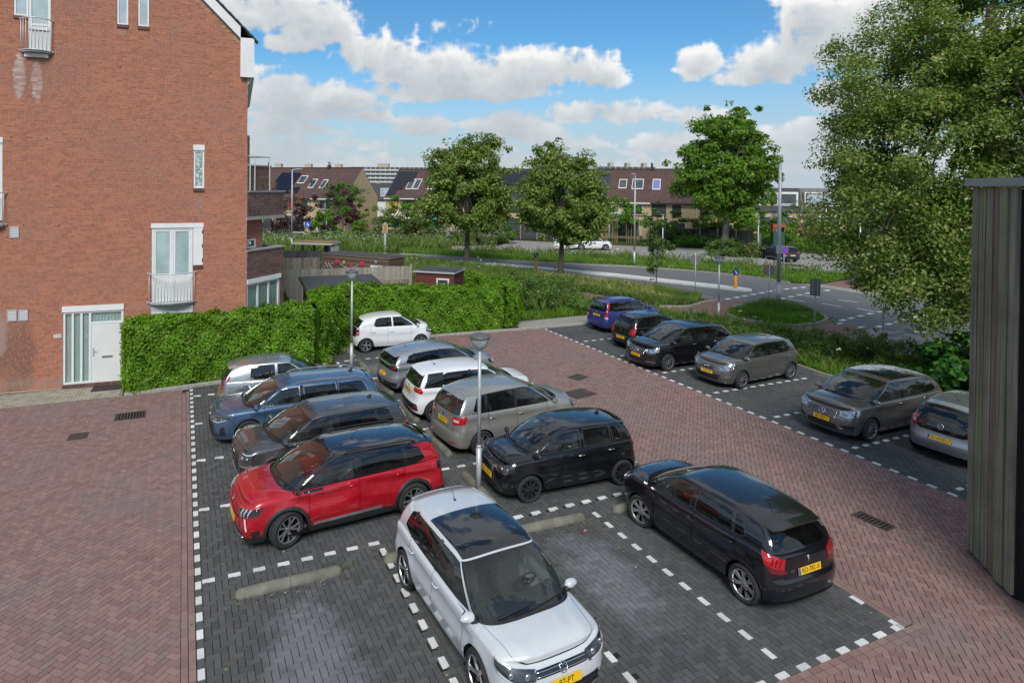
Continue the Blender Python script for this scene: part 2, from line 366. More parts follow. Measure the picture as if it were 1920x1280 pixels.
class CarShape:
 def __init__(s, d):
  s.d = d; L, W, H = d['L'], d['W'], d['H']
  s.W2 = W/2; s.H = H; s.xf = d['wb']/2 + d['fo']; s.xr = s.xf - L; s.wb = d['wb']; s.rw = d['rw']; s.ra = d['rw'] + d.get('arch_gap', 0.045)
  cf, cr = d.get('cf', 0.52), d.get('cr', 0.34); nf, nr = d.get('nf', 2.7), d.get('nr', 3.2)
  th = np.linspace(0, math.pi/2, 120)
  wf, wr = s.W2*d.get('wfront', 0.955), s.W2*d.get('wrear', 0.955)
  fx = s.xf - cf + cf*np.cos(th)**(2/nf); fy = wf*np.sin(th)**(2/nf)
  sx = np.linspace(s.xf-cf, s.xr+cr, 160)[1:-1]; u = (sx - sx[-1])/(sx[0]-sx[-1])
  sy = s.W2 - (s.W2-wf)*np.clip((u-0.55)/0.45, 0, 1)**2 - (s.W2-wr)*np.clip((0.45-u)/0.45, 0, 1)**2
  th2 = th[::-1]
  rx = s.xr + cr - cr*np.cos(th2)**(2/nr); ry = wr*np.sin(th2)**(2/nr)
  X = np.concatenate([fx, sx, rx]); Y = np.concatenate([fy, sy, ry])
  a = np.concatenate([[0], np.cumsum(np.hypot(np.diff(X), np.diff(Y)))])
  s.A = a[-1]; s.a_, s.X_, s.Y_ = a, X, Y
  tx, ty = np.gradient(X, a), np.gradient(Y, a); ln = np.hypot(tx, ty)+1e-9
  k = np.ones(9)/9
  nx, ny = -(-ty/ln), -tx/ln
  nx = ty/ln; ny = -tx/ln
  pad = lambda q, sg: np.convolve(np.concatenate([sg*q[8:0:-1][-4:], q, sg*q[-2:-6:-1]]), k, 'valid')
  s.nx_, s.ny_ = nx, ny
  s.shk = np.array(sorted(d['shoulder'])); s.sill = np.array(sorted(d.get('sill', [(s.xr, 0.28), (s.xr+0.5, 0.22), (0, 0.20), (s.xf-0.5, 0.20), (s.xf, 0.20)])))
  s.nose = np.array(sorted(d['nose'])); s.tail = np.array(sorted(d['tail']))
  s.side = np.array(sorted(d.get('side', [(0.15, 0.10), (0.25, 0.06), (0.38, 0.02), (0.5, 0.004), (0.62, 0.0), (0.72, 0.004), (0.85, 0.02), (1.0, 0.055), (1.15, 0.085)])))
 def smooth(s, K, x, w=0.08):
  x = np.asarray(x, float)
  return sum(np.interp(x+o*w, K[:,0], K[:,1]) for o in (-1, -0.5, 0, 0.5, 1))/5
 def zsh(s, x): return s.smooth(s.shk, x, 0.10)
 def a_of_x(s, x): return float(np.interp(-x, -s.X_[5:-5], s.a_[5:-5]))
 def a_of_y(s, y): return float(np.interp(abs(y), s.Y_[:110], s.a_[:110]))
 def P(s, a, z):
  """point on the lower body at signed arc length a from the nose centre, height z"""
  a = np.asarray(a, float); z = np.asarray(z, float); a, z = np.broadcast_arrays(a, z)
  sg = np.where(a < 0, -1.0, 1.0); aa = np.abs(a)
  over = aa > s.A; sg = np.where(over, -sg, sg); aa = np.where(over, 2*s.A-aa, aa)
  x = np.interp(aa, s.a_, s.X_); y = np.interp(aa, s.a_, s.Y_)
  nx = np.interp(aa, s.a_, s.nx_); ny = np.interp(aa, s.a_, s.ny_); ln = np.hypot(nx, ny)+1e-9; nx, ny = nx/ln, ny/ln
  zs = s.zsh(x)
  wf, wr = np.clip(nx, 0, 1)**1.6, np.clip(-nx, 0, 1)**1.6; ws = np.clip(1-wf-wr, 0, 1)
  ins = wf*s.smooth(s.nose, z, 0.02) + wr*s.smooth(s.tail, z, 0.02) + ws*s.smooth(s.side, z, 0.03)
  r = np.where(x > s.d['xA']-0.1, s.d.get('rfront', 0.07), s.d.get('rside', 0.035)); r = r*(1-wr) + s.d.get('rrear', 0.05)*wr
  dz = np.clip(z-(zs-r), 0, r*0.97); ins = ins + (r - np.sqrt(r*r-dz*dz))
  for (z0, slope, depth, h, xa, xb) in s.d.get('creases', [(0.72, -0.02, 0.018, 0.30, 1.1, -1.2)]):
   t = (z0 + slope*x - z)/h
   w = np.clip((xa-x)/0.15, 0, 1)*np.clip((x-xb)/0.15, 0, 1)
   ins = ins + ws*w*depth*1.35*np.where((t > 0) & (t < 1), np.clip(t, 0, 1)**0.6*(1-np.clip(t, 0, 1))*2.2, 0)
  for xw in (s.wb/2, -s.wb/2):
   rr = np.hypot(x-xw, z-s.rw); ins = ins - ws*s.d.get('flare', 0.012)*np.exp(-((rr-s.ra)/0.10)**2)
  return np.stack([x-nx*ins, sg*(y-ny*ins), z], -1)
 def N(s, a, z):
  e = 0.012
  u = s.P(np.asarray(a)+e, z)-s.P(np.asarray(a)-e, z); v = s.P(a, np.asarray(z)+e)-s.P(a, np.asarray(z)-e)
  n = np.cross(u, v); n /= (np.linalg.norm(n, axis=-1, keepdims=True)+1e-12)
  c = s.P(a, z).copy(); c[..., 0] *= 0.3; c[..., 2] = 0
  flip = (n*c).sum(-1) < 0; n[flip] *= -1
  return n
 def zbot(s, a):
  x = np.interp(abs(a), s.a_, s.X_); ny = np.interp(abs(a), s.a_, s.ny_)
  z = float(np.interp(x, s.sill[:,0], s.sill[:,1]))
  if ny > 0.25:
   for xw in (s.wb/2, -s.wb/2):
    if abs(x-xw) < s.ra: z = max(z, s.rw + math.sqrt(s.ra**2-(x-xw)**2))
  return z

def patch_pts(S, up, lo, n=10, m=4, off=0.004):
 """sheet on the lower body between two polylines of (a, z)"""
 def rs(L):
  L = np.array(L, float); t = np.concatenate([[0], np.cumsum(np.hypot(np.diff(L[:,0]), np.diff(L[:,1])))]); t /= t[-1]
  q = np.linspace(0, 1, n); return np.stack([np.interp(q, t, L[:,0]), np.interp(q, t, L[:,1])], -1)
 U, Lo = rs(up), rs(lo); w = np.linspace(0, 1, m)[:, None, None]
 AZ = U[None]*(1-w) + Lo[None]*w
 return S.P(AZ[...,0], AZ[...,1]) + S.N(AZ[...,0], AZ[...,1])*off, AZ
def add_patch(mb, S, up, lo, n=10, m=4, off=0.004, skirt=0.02):
 Q, AZ = patch_pts(S, up, lo, n, m, off); mb.grid(Q)
 if skirt:
  ring = [(0, j) for j in range(n)] + [(i, n-1) for i in range(1, m)] + [(m-1, j) for j in range(n-2, -1, -1)] + [(i, 0) for i in range(m-2, 0, -1)]
  top = [Q[i, j] for i, j in ring]; Nn = S.N(AZ[...,0], AZ[...,1]); bot = [Q[i, j]-Nn[i, j]*(skirt+off) for i, j in ring]
  mb.grid([top+[top[0]], bot+[bot[0]]])

WHEEL_MESH = {}
def wheel_meshes(rw, width, style, rimfrac, rimmat):
 key = (round(rw, 3), width, style, rimfrac, rimmat.name)
 if key in WHEEL_MESH: return WHEEL_MESH[key]
 h = width/2; rr = rw*rimfrac
 t = MB()
 t.lathe([(rr-0.004, -h*0.80), (rr+0.012, -h*0.95), (rr+(rw-rr)*0.55, -h*1.04), (rw-0.022, -h*0.93), (rw-0.004, -h*0.72), (rw, -h*0.35), (rw-0.006, -h*0.30), (rw-0.006, -h*0.24), (rw, -h*0.20),
    (rw, h*0.20), (rw-0.006, h*0.24), (rw-0.006, h*0.30), (rw, h*0.35), (rw-0.004, h*0.72), (rw-0.022, h*0.93), (rr+(rw-rr)*0.55, h*1.04), (rr+0.012, h*0.95), (rr-0.004, h*0.80)], 44, 'y')
 tm = bpy.data.meshes.new('tyre'); tm.from_pydata(t.v, [], t.f); tm.materials.append(TREAD)
 tm.polygons.foreach_set('use_smooth', np.ones(len(tm.polygons), bool)); tm.set_sharp_from_angle(angle=0.6)
 r = MB()
 r.lathe([(rr+0.003, h*0.86), (rr-0.012, h*0.88), (rr-0.022, h*0.70), (rr-0.03, -h*0.5), (0.0, -h*0.5)], 40, 'y')
 nback = len(r.f)
 hub = 0.055
 def spoke(a0, w0, w1, y0, y1, th=0.02, r0=0.03, r1=None, tw=0.0):
  r1 = r1 or rr-0.012; P = []
  for q, (rad, w, y) in enumerate(((r0, w0, y0), ((r0+r1)/2, (w0+w1)/2*0.92, (y0+y1)/2+0.006), (r1, w1, y1))):
   ang = a0 + tw*q/2
   ca, sa = math.cos(ang), math.sin(ang)
   for dw, dy in ((-w/2, -th), (-w/2*0.8, 0), (w/2*0.8, 0), (w/2, -th)):
    P.append((rad*ca - dw*sa, y+dy, rad*sa + dw*ca))
  o = len(r.v); r.v.extend(P)
  for q in range(2):
   for e in range(3): r.f.append((o+q*4+e, o+q*4+e+1, o+q*4+4+e+1, o+q*4+4+e))
 yh, yr = h*0.55, h*0.80
 if style == 'five_v':
  for k in range(5):
   a = 2*math.pi*k/5+0.3
   for s_ in (-1, 1): spoke(a+s_*0.10, 0.034, 0.042, yh, yr, r0=0.04, tw=s_*0.17)
 elif style == 'five':
  for k in range(5): spoke(2*math.pi*k/5+0.5, 0.075, 0.085, yh, yr)
 elif style == 'five_twist':
  for k in range(5):
   a = 2*math.pi*k/5+0.2
   spoke(a, 0.05, 0.045, yh, yr, tw=0.28); spoke(a+0.18, 0.05, 0.035, yh, yr, tw=-0.05)
 elif style == 'ten':
  for k in range(10): spoke(2*math.pi*k/10, 0.03, 0.04, yh, yr)
 elif style == 'seven_y':
  for k in range(7):
   a = 2*math.pi*k/7
   spoke(a, 0.05, 0.03, yh, yr, tw=0.14); spoke(a, 0.05, 0.03, yh, yr, tw=-0.14)
 elif style == 'cover':            # plastic wheel cover with slots
  for k in range(9): spoke(2*math.pi*k/9, 0.05, 0.088, yh+0.008, yr)
  hub = 0.07
 r.lathe([(hub, yh-0.012), (hub, yh+0.006), (hub*0.6, yh+0.012), (0.0, yh+0.012)], 20, 'y')
 for k in range(5):
  a = 2*math.pi*k/5; r.lathe([(0.009, yh), (0.009, yh+0.008), (0, yh+0.008)], 6, 'y', Matrix.Translation((0.075*math.cos(a), -0.004, 0.075*math.sin(a))))
 rm = bpy.data.meshes.new('rim'); rm.from_pydata(r.v, [], r.f); rm.materials.append(rimmat); rm.materials.append(WELL)
 mi = np.zeros(len(rm.polygons), np.int32); per = 40
 mi[2*per:4*per] = 1; rm.polygons.foreach_set('material_index', mi)
 rm.polygons.foreach_set('use_smooth', np.ones(len(rm.polygons), bool)); rm.set_sharp_from_angle(angle=0.5)
 WHEEL_MESH[key] = (tm, rm); return tm, rm

PLATE_N = [0]
def number_plate(parent, P, nrm, text, w=0.52, h=0.11):
 n = Vector(nrm); up = Vector((0,0,1)); up = (up - n*up.dot(n)).normalized(); rt = up.cross(n)
 M = Matrix(((rt.x, up.x, n.x, P[0]), (rt.y, up.y, n.y, P[1]), (rt.z, up.z, n.z, P[2]), (0,0,0,1)))
 b = MB(); b.box(-w/2, w/2, -h/2, h/2, 0, 0.008, M); pl = b.obj('number_plate', PLATE, parent)
 b = MB(); b.box(-w/2+0.002, -w/2+0.045, -h/2+0.002, h/2-0.002, 0.006, 0.0092, M); b.obj('country_band', PLATEBLUE, pl)
 if text:
  text_obj('plate_lettering', text, h*0.98, INK, pl, M @ Matrix.Translation((0.022, 0.0, 0.0095)), xscale=0.92)
 return pl

def emblem(parent, kind, P, nrm, r, mat=None):
 """maker's mark as a small raised form on the surface"""
 mat = mat or CHROME
 n = Vector(nrm).normalized(); up = Vector((0,0,1)); up = (up - n*up.dot(n)).normalized(); rt = up.cross(n)
 M = Matrix(((rt.x, up.x, n.x, P[0]), (rt.y, up.y, n.y, P[1]), (rt.z, up.z, n.z, P[2]), (0,0,0,1)))
 b = MB()
 def ring(cx, cy, rx, ry, w=0.006, nseg=20):
  b.tube([M @ Vector((cx+rx*math.cos(2*math.pi*k/nseg), cy+ry*math.sin(2*math.pi*k/nseg), 0.006)) for k in range(nseg+1)], w, 5, False)
 def line(pts, w=0.006): b.tube([M @ Vector((x*r, y*r, 0.007)) for x, y in pts], w, 5)
 if kind == 'vw':
  ring(0, 0, r, r, r*0.09); line([(-0.42, 0.82), (0, 0.05), (0.42, 0.82)], r*0.085); line([(-0.85, 0.42), (-0.45, -0.75), (0, 0.0), (0.45, -0.75), (0.85, 0.42)], r*0.085)
 elif kind == 'star':
  ring(0, 0, r, r, r*0.08)
  for k in range(3): a = math.pi/2+2*math.pi*k/3; line([(0,0), (math.cos(a), math.sin(a))], r*0.09)
 elif kind == 'rings':
  for k in range(4): ring((k-1.5)*r*0.78, 0, r*0.5, r*0.5, r*0.08, 14)
 elif kind == 'ellipses':
  ring(0, 0, r*1.25, r*0.85, r*0.09); ring(0, r*0.15, r*0.75, r*0.35, r*0.07, 14); ring(0, -r*0.05, r*0.35, r*0.7, r*0.07, 14)
 elif kind == 'slant_h':
  ring(0, 0, r*1.5, r*0.85, r*0.1); line([(-0.75,-0.5), (-0.45, 0.55)], r*0.1); line([(0.45,-0.55), (0.75, 0.5)], r*0.1); line([(-0.6,-0.05), (0.6, 0.05)], r*0.1)
 elif kind == 'lion':
  line([(-0.35,-1.0), (-0.1,-0.35), (-0.45, 0.1), (-0.1, 0.65), (0.35, 1.0), (0.55, 0.6)], r*0.14)
  line([(-0.1,-0.35), (0.25,-0.55), (0.35,-1.0)], r*0.12); line([(-0.05,0.15), (0.5,0.1), (0.75,0.4)], r*0.1); line([(0.0,-0.1), (0.55,-0.2), (0.75,0.0)], r*0.09)
 elif kind == 'oval':
  o = MB(); Q = [tuple(M @ Vector((r*1.9*math.cos(2*math.pi*k/20), r*0.75*math.sin(2*math.pi*k/20), 0.006))) for k in range(20)]
  o.add(Q, [tuple(range(20))]); o.obj('badge_field', GREENTAG if mat is CHROME else mat, parent); ring(0, 0, r*1.9, r*0.75, r*0.08)
 elif kind == 'disc':
  o = MB(); Q = [tuple(M @ Vector((r*math.cos(2*math.pi*k/20), r*math.sin(2*math.pi*k/20), 0.006))) for k in range(20)]
  o.add(Q, [tuple(range(20))]); o.obj('badge_field', mat, parent); ring(0, 0, r, r, r*0.1)
 return b.obj('badge', CHROME, parent, smooth=True)

def build_car(d):
 S = CarShape(d); W2, H = S.W2, S.H
 root = thing(d.get('name', 'parked_car'), d['label'], d.get('cat', 'car'), (d['x'], d['y'], 0), R(d['heading']), d.get('group', 'cars parked in the paved bays'))
 PM = d['paint']; XA = d['xA']
 part = lambda nm, mb, mat, sm=True, parent=root, merge=0.0, angle=35: mesh_obj(nm, mb.v, mb.f, mat, parent, sm, merge=merge, angle=angle)
 trim = d.get('trim', PLASTIC)
 # ---- lower body grid
 xs = list(d['doors'])                              # x of door seams, front to rear
 av = list(np.arange(0, S.A, 0.085)) + [S.A]
 for xw in (S.wb/2, -S.wb/2):
  for k in range(15):
   x = xw + S.ra*0.9995*math.cos(math.pi*k/14)
   av.append(S.a_of_x(x))
 seam_a = []
 for x in xs:
  a = S.a_of_x(x); seam_a.append(a)
 atg = S.A - d.get('tailgate_w', 0.55)
 seams_all = seam_a + [atg]
 av = [a for a in av if all(abs(a-q) > 0.028 for q in seams_all)]
 for q in seams_all: av += [q-0.0045, q+0.0045]
 av = np.array(sorted(av)); keep = [0]
 for i in range(1, len(av)):
  if av[i]-av[keep[-1]] > 0.0075: keep.append(i)
 av = av[keep]; nC = len(av)
 nR = 17; tj = 1-(1-np.linspace(0, 1, nR))**1.35
 tops = S.zsh(np.interp(av, S.a_, S.X_)); bots = np.array([S.zbot(a) for a in av])
 Z = bots[None] + (tops-bots)[None]*tj[:, None]
 x_of = np.interp(av, S.a_, S.X_)
 reg = {}
 def put(name, side, quad): reg.setdefault((name, side), []).append(quad)
 grids = {}
 jt = d.get('tailgate_row', 6); js = 2
 for side in (1, -1):
  G = S.P(side*av[None].repeat(nR, 0), Z); grids[side] = G
  for i in range(nC-1):
   am = (av[i]+av[i+1])/2; seam = any(abs(am-q) < 0.003 for q in seams_all)
   for j in range(nR-1):
    name = 'body'
    if j < js and d.get('clad'): name = 'sill_trim'
    for k in range(len(xs)-1):
     if seam_a[k] < am < seam_a[k+1] and j >= js: name = 'front_door' if k == 0 else 'rear_door'
    if am > atg and j >= jt: name = 'tailgate'
    if seam and ((j >= js and am < atg-0.01) or (am > atg-0.01 and j >= jt)): name = 'seam'
    put(name, side, (j*nC+i, j*nC+i+1, (j+1)*nC+i+1, (j+1)*nC+i))
 def from_reg(names, sides, shrink=0.0):
  mb = MB()
  for (nm, sd), qs in reg.items():
   if nm in names and sd in sides:
    G = grids[sd].reshape(-1, 3); used = sorted({v for q in qs for v in q}); mp = {v: i for i, v in enumerate(used)}
    pts = G[used].copy()
    if shrink:
     pts[:,1] -= np.sign(pts[:,1])*shrink; pts[:,0] *= (1-shrink*0.3)
    mb.add(pts, [tuple(mp[v] for v in (q if sd == 1 else q[::-1])) for q in qs])
  return mb
 body = from_reg(['body'], (1, -1))
 doors = {}
 for nm in ('front_door', 'rear_door'):
  for sd in (1, -1):
   if (nm, sd) in reg: doors[nm, sd] = part('door', from_reg([nm], (sd,)), PM)
 tg = from_reg(['tailgate'], (1, -1))
 TGO = None
 if tg.v: TGO = part('tailgate', tg, d.get('tailgate_mat', PM), merge=0.0005)
 sm_ = from_reg(['seam'], (1, -1), 0.012); part('shut_line', sm_, WELL, False)
 if d.get('clad'): part('sill_trim', from_reg(['sill_trim'], (1, -1)), PLASTIC)
 # underside
 ub = MB(); n = nC
 for side in (1, -1):
  G = grids[side]
 rim_ = [tuple(grids[1][0, i]) for i in range(nC)]
 ub.add([(p[0], p[1], min(p[2], 0.24)) for p in rim_] + [(p[0], -p[1], min(p[2], 0.24)) for p in rim_], [(i, i+1, nC+i+1, nC+i) for i in range(nC-1)])
 part('underbody', ub, WELL, False)
 wl = MB()
 for xw in (S.wb/2, -S.wb/2):
  for side in (1, -1):
   rows = []
   for yy in (W2-0.06, W2-0.36):
    rows.append([(xw+S.ra*1.01*math.cos(t), side*yy, S.rw+S.ra*1.01*math.sin(t)) for t in np.linspace(-0.35, math.pi+0.35, 18)])
   wl.grid(rows); c = [(xw+S.ra*1.01*math.cos(t), side*(W2-0.36), S.rw+S.ra*1.01*math.sin(t)) for t in np.linspace(-0.35, math.pi+0.35, 18)]
   wl.add(c, [tuple(range(18))])
 part('wheel_well', wl, WELL, False)
 # ---- greenhouse
 K = 11
 xcw, xwt, xrr, xrb = d['xcw'], d['xwt'], d['xrr'], d['xrb']
 ab, ar_, abr, arr = d.get('ab', 0.34), d.get('ar', 0.10), d.get('abr', 0.22), d.get('arr', 0.12)
 roofz = lambda x: float(S.smooth(np.array(sorted(d['roof'])), x, 0.12))
 yr = d.get('yr', W2-0.215); led = d.get('ledge', 0.012)
 def ybase(x):
  a = S.a_of_x(x); return float(S.P(a, S.zsh(np.interp(a, S.a_, S.X_)))[1]) - led
 yA, yD = ybase(xcw-ab), ybase(xrb+abr)
 yrf, yrm, yrb = yr*d.get('yr_f', 0.95), yr, yr*d.get('yr_r', 0.9)
 cols = []      # (base point, roof point, tag, T match)
 ths = np.linspace(0, math.pi/2, K)**1.0
 ths = np.arcsin(np.linspace(0, 1, K)**0.5)**1.0 if False else np.linspace(0, 1, K)**0.85*math.pi/2
 for k, t in enumerate(ths):
  nn = d.get('nw', 2.9)
  bx = xcw-ab+ab*math.cos(t)**(2/nn) if t < math.pi/2-1e-6 else xcw-ab; by = yA*math.sin(t)**(2/nn)
  rx = xwt-ar_+ar_*max(0, math.cos(t))**(2/nn); ry = yrf*math.sin(t)**(2/nn)
  zc = d['zcw']; zs_ = float(S.zsh(xcw-ab))+0.004
  cols.append([(bx, by, zc+(zs_-zc)*(by/yA)**2), (rx, ry, roofz(xwt)-0.036*(ry/yrf)**2-0.004), 'ws' if k < K-2 else 'ap'])
 cols[-1][2] = 'sidestart'
 pil = [(xcw-ab, xwt-ar_)] + list(d['pillars']) + [(xrb+abr, xrr+arr)]
 tags = d['ptags']                     # one tag per interval
 for q in range(len(pil)-1):
  (b0, r0), (b1, r1) = pil[q], pil[q+1]; nseg = max(1, int(round(abs(r1-r0)/0.13))) if tags[q][0] == 'w' else 1
  for e in range(1, nseg+1):
   f = e/nseg; bx, rx = b0+(b1-b0)*f, r0+(r1-r0)*f
   g = (rx-(xrr+arr))/((xwt-ar_)-(xrr+arr))
   ry = yrm - (yrm-yrf)*max(0, (g-0.6)/0.4)**2 - (yrm-yrb)*max(0, (0.5-g)/0.5)**2
   zb = float(S.zsh(bx))+0.004
   cols.append([(bx, ybase(bx), zb), (rx, ry, roofz(rx)-0.036), tags[q]])
 ns = len(cols)
 for k, t in enumerate(ths[::-1][1:]):
  nn = d.get('nrg', 3.4)
  bx = xrb+abr-abr*max(0, math.cos(t))**(2/nn); by = yD*math.sin(t)**(2/nn)
  rx = xrr+arr-arr*max(0, math.cos(t))**(2/nn); ry = yrb*math.sin(t)**(2/nn)
  zs_ = float(S.zsh(xrb+abr))+0.004; zc = d.get('zrb', zs_)
  cols.append([(bx, by, zc+(zs_-zc)*(by/yD)**2), (rx, ry, roofz(xrr)-0.036*(ry/yrb)**2-0.004), 'rp' if k < 2 else 'rw'])
 tr = np.array([0, 0.035, 0.18, 0.34, 0.5, 0.66, 0.81, 0.925, 0.97, 1.0])
 nB = len(cols); B = np.array([c[0] for c in cols]); Rf = np.array([c[1] for c in cols])
 GH = B[:, None]*(1-tr)[None, :, None] + Rf[:, None]*tr[None, :, None]
 # outward bulge of the glass
 nrm = np.zeros((nB, 3)); mid = (B+Rf)/2
 tg_ = np.gradient(mid[:, :2], axis=0); tg_[0] = (0, 1); tg_[-1] = (0, -1)
 nrm[:, 0] = tg_[:, 1]; nrm[:, 1] = -tg_[:, 0]; nrm /= (np.linalg.norm(nrm, axis=1, keepdims=True)+1e-9)
 bul = np.where(np.arange(nB) < K, d.get('bul_f', 0.035), np.where(np.arange(nB) >= ns, d.get('bul_r', 0.03), d.get('bul_s', 0.03)))
 nrm[:, 2] = np.where(np.arange(nB) < K, 0.8, 0.35)
 GH = GH + nrm[:, None]*(bul[:, None]*4*tr[None]*(1-tr[None]))[..., None]
 FL = np.array([1, -1, 1.0])
 pill, glassreg, rail, blackp, frames = MB(), {}, MB(), {}, {1: MB(), -1: MB()}
 rs0, rs1 = 1, 7
 lastw = max([t for t in tags if t[0] == 'w']); lastcol = max(i for i in range(K-1, ns-1) if cols[i+1][2] == lastw)
 for side in (1, -1):
  Gs = GH if side == 1 else GH*FL
  for i in range(nB-1):
   tagc = cols[i+1][2] if i+1 < nB else 'rw'
   if i < K-1: tagc = 'ws' if i < K-2 else 'ap'
   elif i >= ns-1: tagc = 'rp' if i < ns-1+d.get('rp_cols', 3) else 'rw'
   for j in range(len(tr)-1):
    q = [Gs[i, j], Gs[i+1, j], Gs[i+1, j+1], Gs[i, j+1]]
    if side == -1: q = q[::-1]
    if j >= 8: rail.add(q, [(0, 1, 2, 3)]); continue
    is_glass = (tagc in ('ws',) and 0 <= j < 8) or (tagc == 'rw' and 1 <= j < 8) or (tagc.startswith('w') and tagc != 'ws' and rs0 <= j < d.get('win_top_row', 7))
    if is_glass and tagc == lastw and i == lastcol and j in (rs0, d.get('win_top_row', 7)-1):
     pill.add(q, [((0, 1, 2) if j == rs0 else (1, 2, 3)) if side == 1 else ((3, 2, 1) if j == rs0 else (2, 1, 0))])
    if is_glass: glassreg.setdefault((tagc, side if tagc not in ('ws', 'rw') else 0), []).append((i, j, side))
    elif tagc == 'bp' or (tagc == 'ap' and d.get('black_a')) or (tagc == 'cp' and True): blackp.setdefault((side, tagc), MB()).add(q, [(0, 1, 2, 3)])
    elif d.get('frame_mat') and tagc[0] == 'w' and tagc != 'ws': frames[side].add(q, [(0, 1, 2, 3)])
    else: pill.add(q, [(0, 1, 2, 3)])
 # ledge between shoulder and greenhouse
 for side in (1, -1):
  prev = None
  for i in range(K-1, nB):
   b = cols[i][0]
   if i < ns: a = S.a_of_x(b[0])
   else: f = (i-ns+1)/(nB-ns); a0 = S.a_of_x(xrb+abr); a = a0+(S.A-a0)*f
   x0 = np.interp(a, S.a_, S.X_); t = S.P(side*a, S.zsh(x0)); bb = np.array(b)*(1, side, 1)
   if prev is not None: pill.add([prev[0], t, bb, prev[1]], [(0,1,2,3) if side == 1 else (3,2,1,0)])
   prev = (t, bb)
 body.add(pill.v, pill.f)
 BODY = part('body', body, PM, merge=0.0004)
 for b_ in blackp.values():
  if b_.v: part('pillar', b_, d.get('bpmat', GLOSSBLK), merge=0.0004)
 for b_ in frames.values():
  if b_.v: part('window_frame', b_, d['frame_mat'], merge=0.0004)
 tint = d.get('rear_glass', GLASS)
 for (tagc, sd), cells in glassreg.items():
  mb = MB()
  for i, j, side in cells:
   Gs = GH if side == 1 else GH*FL; nn = nrm[i]*(1, side, 1)*0.004
   q = [Gs[i, j]-nn, Gs[i+1, j]-nn, Gs[i+1, j+1]-nn, Gs[i, j+1]-nn]
   cut = (0,1,2,3)
   if tagc == lastw and i == lastcol: cut = (0,2,3) if j == rs0 else ((0,1,3) if j == d.get('win_top_row', 7)-1 else cut)
   mb.add(q, [cut if side == 1 else cut[::-1]])
  nm = {'ws': 'windscreen', 'rw': 'rear_window'}.get(tagc, 'side_window')
  g = GLASS if tagc in ('ws', 'w1') else tint
  part(nm, mb, g, merge=0.0006, angle=None)
  # dark frit / rubber edge round the pane
  if d.get('fine', True):
   ii = [c[0] for c in cells]; jj = [c[1] for c in cells]; i0, i1, j0, j1 = min(ii), max(ii)+1, min(jj), max(jj)+1
   fr = MB(); wv = 0.016 if tagc not in ('ws', 'rw') else 0.03
   sides = (1, -1) if sd == 0 else (sd,)
   for side in sides:
    Gs = GH if side == 1 else GH*FL
    loop = [(i, j0) for i in range(i0, i1+1)] + [(i1, j) for j in range(j0+1, j1+1)] + [(i, j1) for i in range(i1-1, i0-1, -1)] + [(i0, j) for j in range(j1-1, j0, -1)]
    if tagc == lastw: loop = [v for v in loop if v not in ((i1, j0), (i1, j1))]
    if sd == 0:      # half loop on this side only
     loop = [(i, j0) for i in (range(i0, i1+1) if tagc == 'ws' else range(i1, i0-1, -1))]
     e = i1 if tagc == 'ws' else i0
     loop += [(e, j) for j in range(j0+1, j1+1)] + [(i, j1) for i in (range(i1-1, i0-1, -1) if tagc == 'ws' else range(i0+1, i1+1))]
    P0 = np.array([Gs[i, j] for i, j in loop]); cen = np.mean([Gs[i, j] for i in range(i0, i1+1) for j in range(j0, j1+1)], axis=0)
    if sd == 0: cen = cen*(1, 0, 1)
    nn = nrm[(i0+i1)//2]*(1, side, 1)*0.002
    # inward direction: towards the pane's own axis lines
    inn = []
    for (i, j), p in zip(loop, P0):
     v = np.zeros(3)
     if j == j0: v += (Gs[i, j0+1]-Gs[i, j0])/np.linalg.norm(Gs[i, j0+1]-Gs[i, j0])
     if j == j1: v -= (Gs[i, j1]-Gs[i, j1-1])/np.linalg.norm(Gs[i, j1]-Gs[i, j1-1])
     if i == i0 and not (sd == 0 and tagc == 'ws'): v += (Gs[i0+1, j]-Gs[i0, j])/(np.linalg.norm(Gs[i0+1, j]-Gs[i0, j])+1e-9)
     if i == i1 and not (sd == 0 and tagc == 'rw'): v -= (Gs[i1, j]-Gs[i1-1, j])/(np.linalg.norm(Gs[i1, j]-Gs[i1-1, j])+1e-9)
     inn.append(v)
    inn = np.array(inn); wide = np.where(np.array([j for _, j in loop]) == j0, wv*(2.2 if tagc == 'ws' else 1), wv)
    P1 = P0 + inn*wide[:, None] - nn*0.5
    if sd == 0: fr.grid([P0, P1])
    else: fr.grid([np.vstack([P0, P0[:1]]), np.vstack([P1, P1[:1]])])
   part('window_trim', fr, d.get('wtrim', GLOSSBLK) if tagc not in ('ws', 'rw') else GLOSSBLK, False)
 # ---- roof: coons patch over the top contour
 top = GH[:, -1]
 fc = np.vstack([top[:K][::-1]*1.0, (top[:K]*FL)[1:]]); rc = np.vstack([top[ns-1:], (top[ns-1:]*FL)[::-1][1:]])
 if len(rc) != len(fc):
  q = np.linspace(0, len(rc)-1, len(fc)); rc = np.stack([np.interp(q, np.arange(len(rc)), rc[:, e]) for e in range(3)], -1)
 ls, rsd = top[K-1:ns], top[K-1:ns]*FL; nu, nv = len(fc), len(ls)
 u = np.linspace(0, 1, nu)[None, :, None]; v = np.linspace(0, 1, nv)[:, None, None]
 C = (1-v)*fc[None]+v*rc[None]+(1-u)*ls[:, None]+u*rsd[:, None] - ((1-u)*(1-v)*fc[0]+u*(1-v)*fc[-1]+(1-u)*v*rc[0]+u*v*rc[-1])
 uu = np.linspace(-1, 1, nu)[None]; vv = np.linspace(0, 1, nv)[:, None]
 C[..., 2] = C[..., 2]*1.0
 crown = d.get('crown', 0.036)
 base_c = np.minimum(1, np.sin(math.pi*np.clip(vv, 0, 1))**0.35)
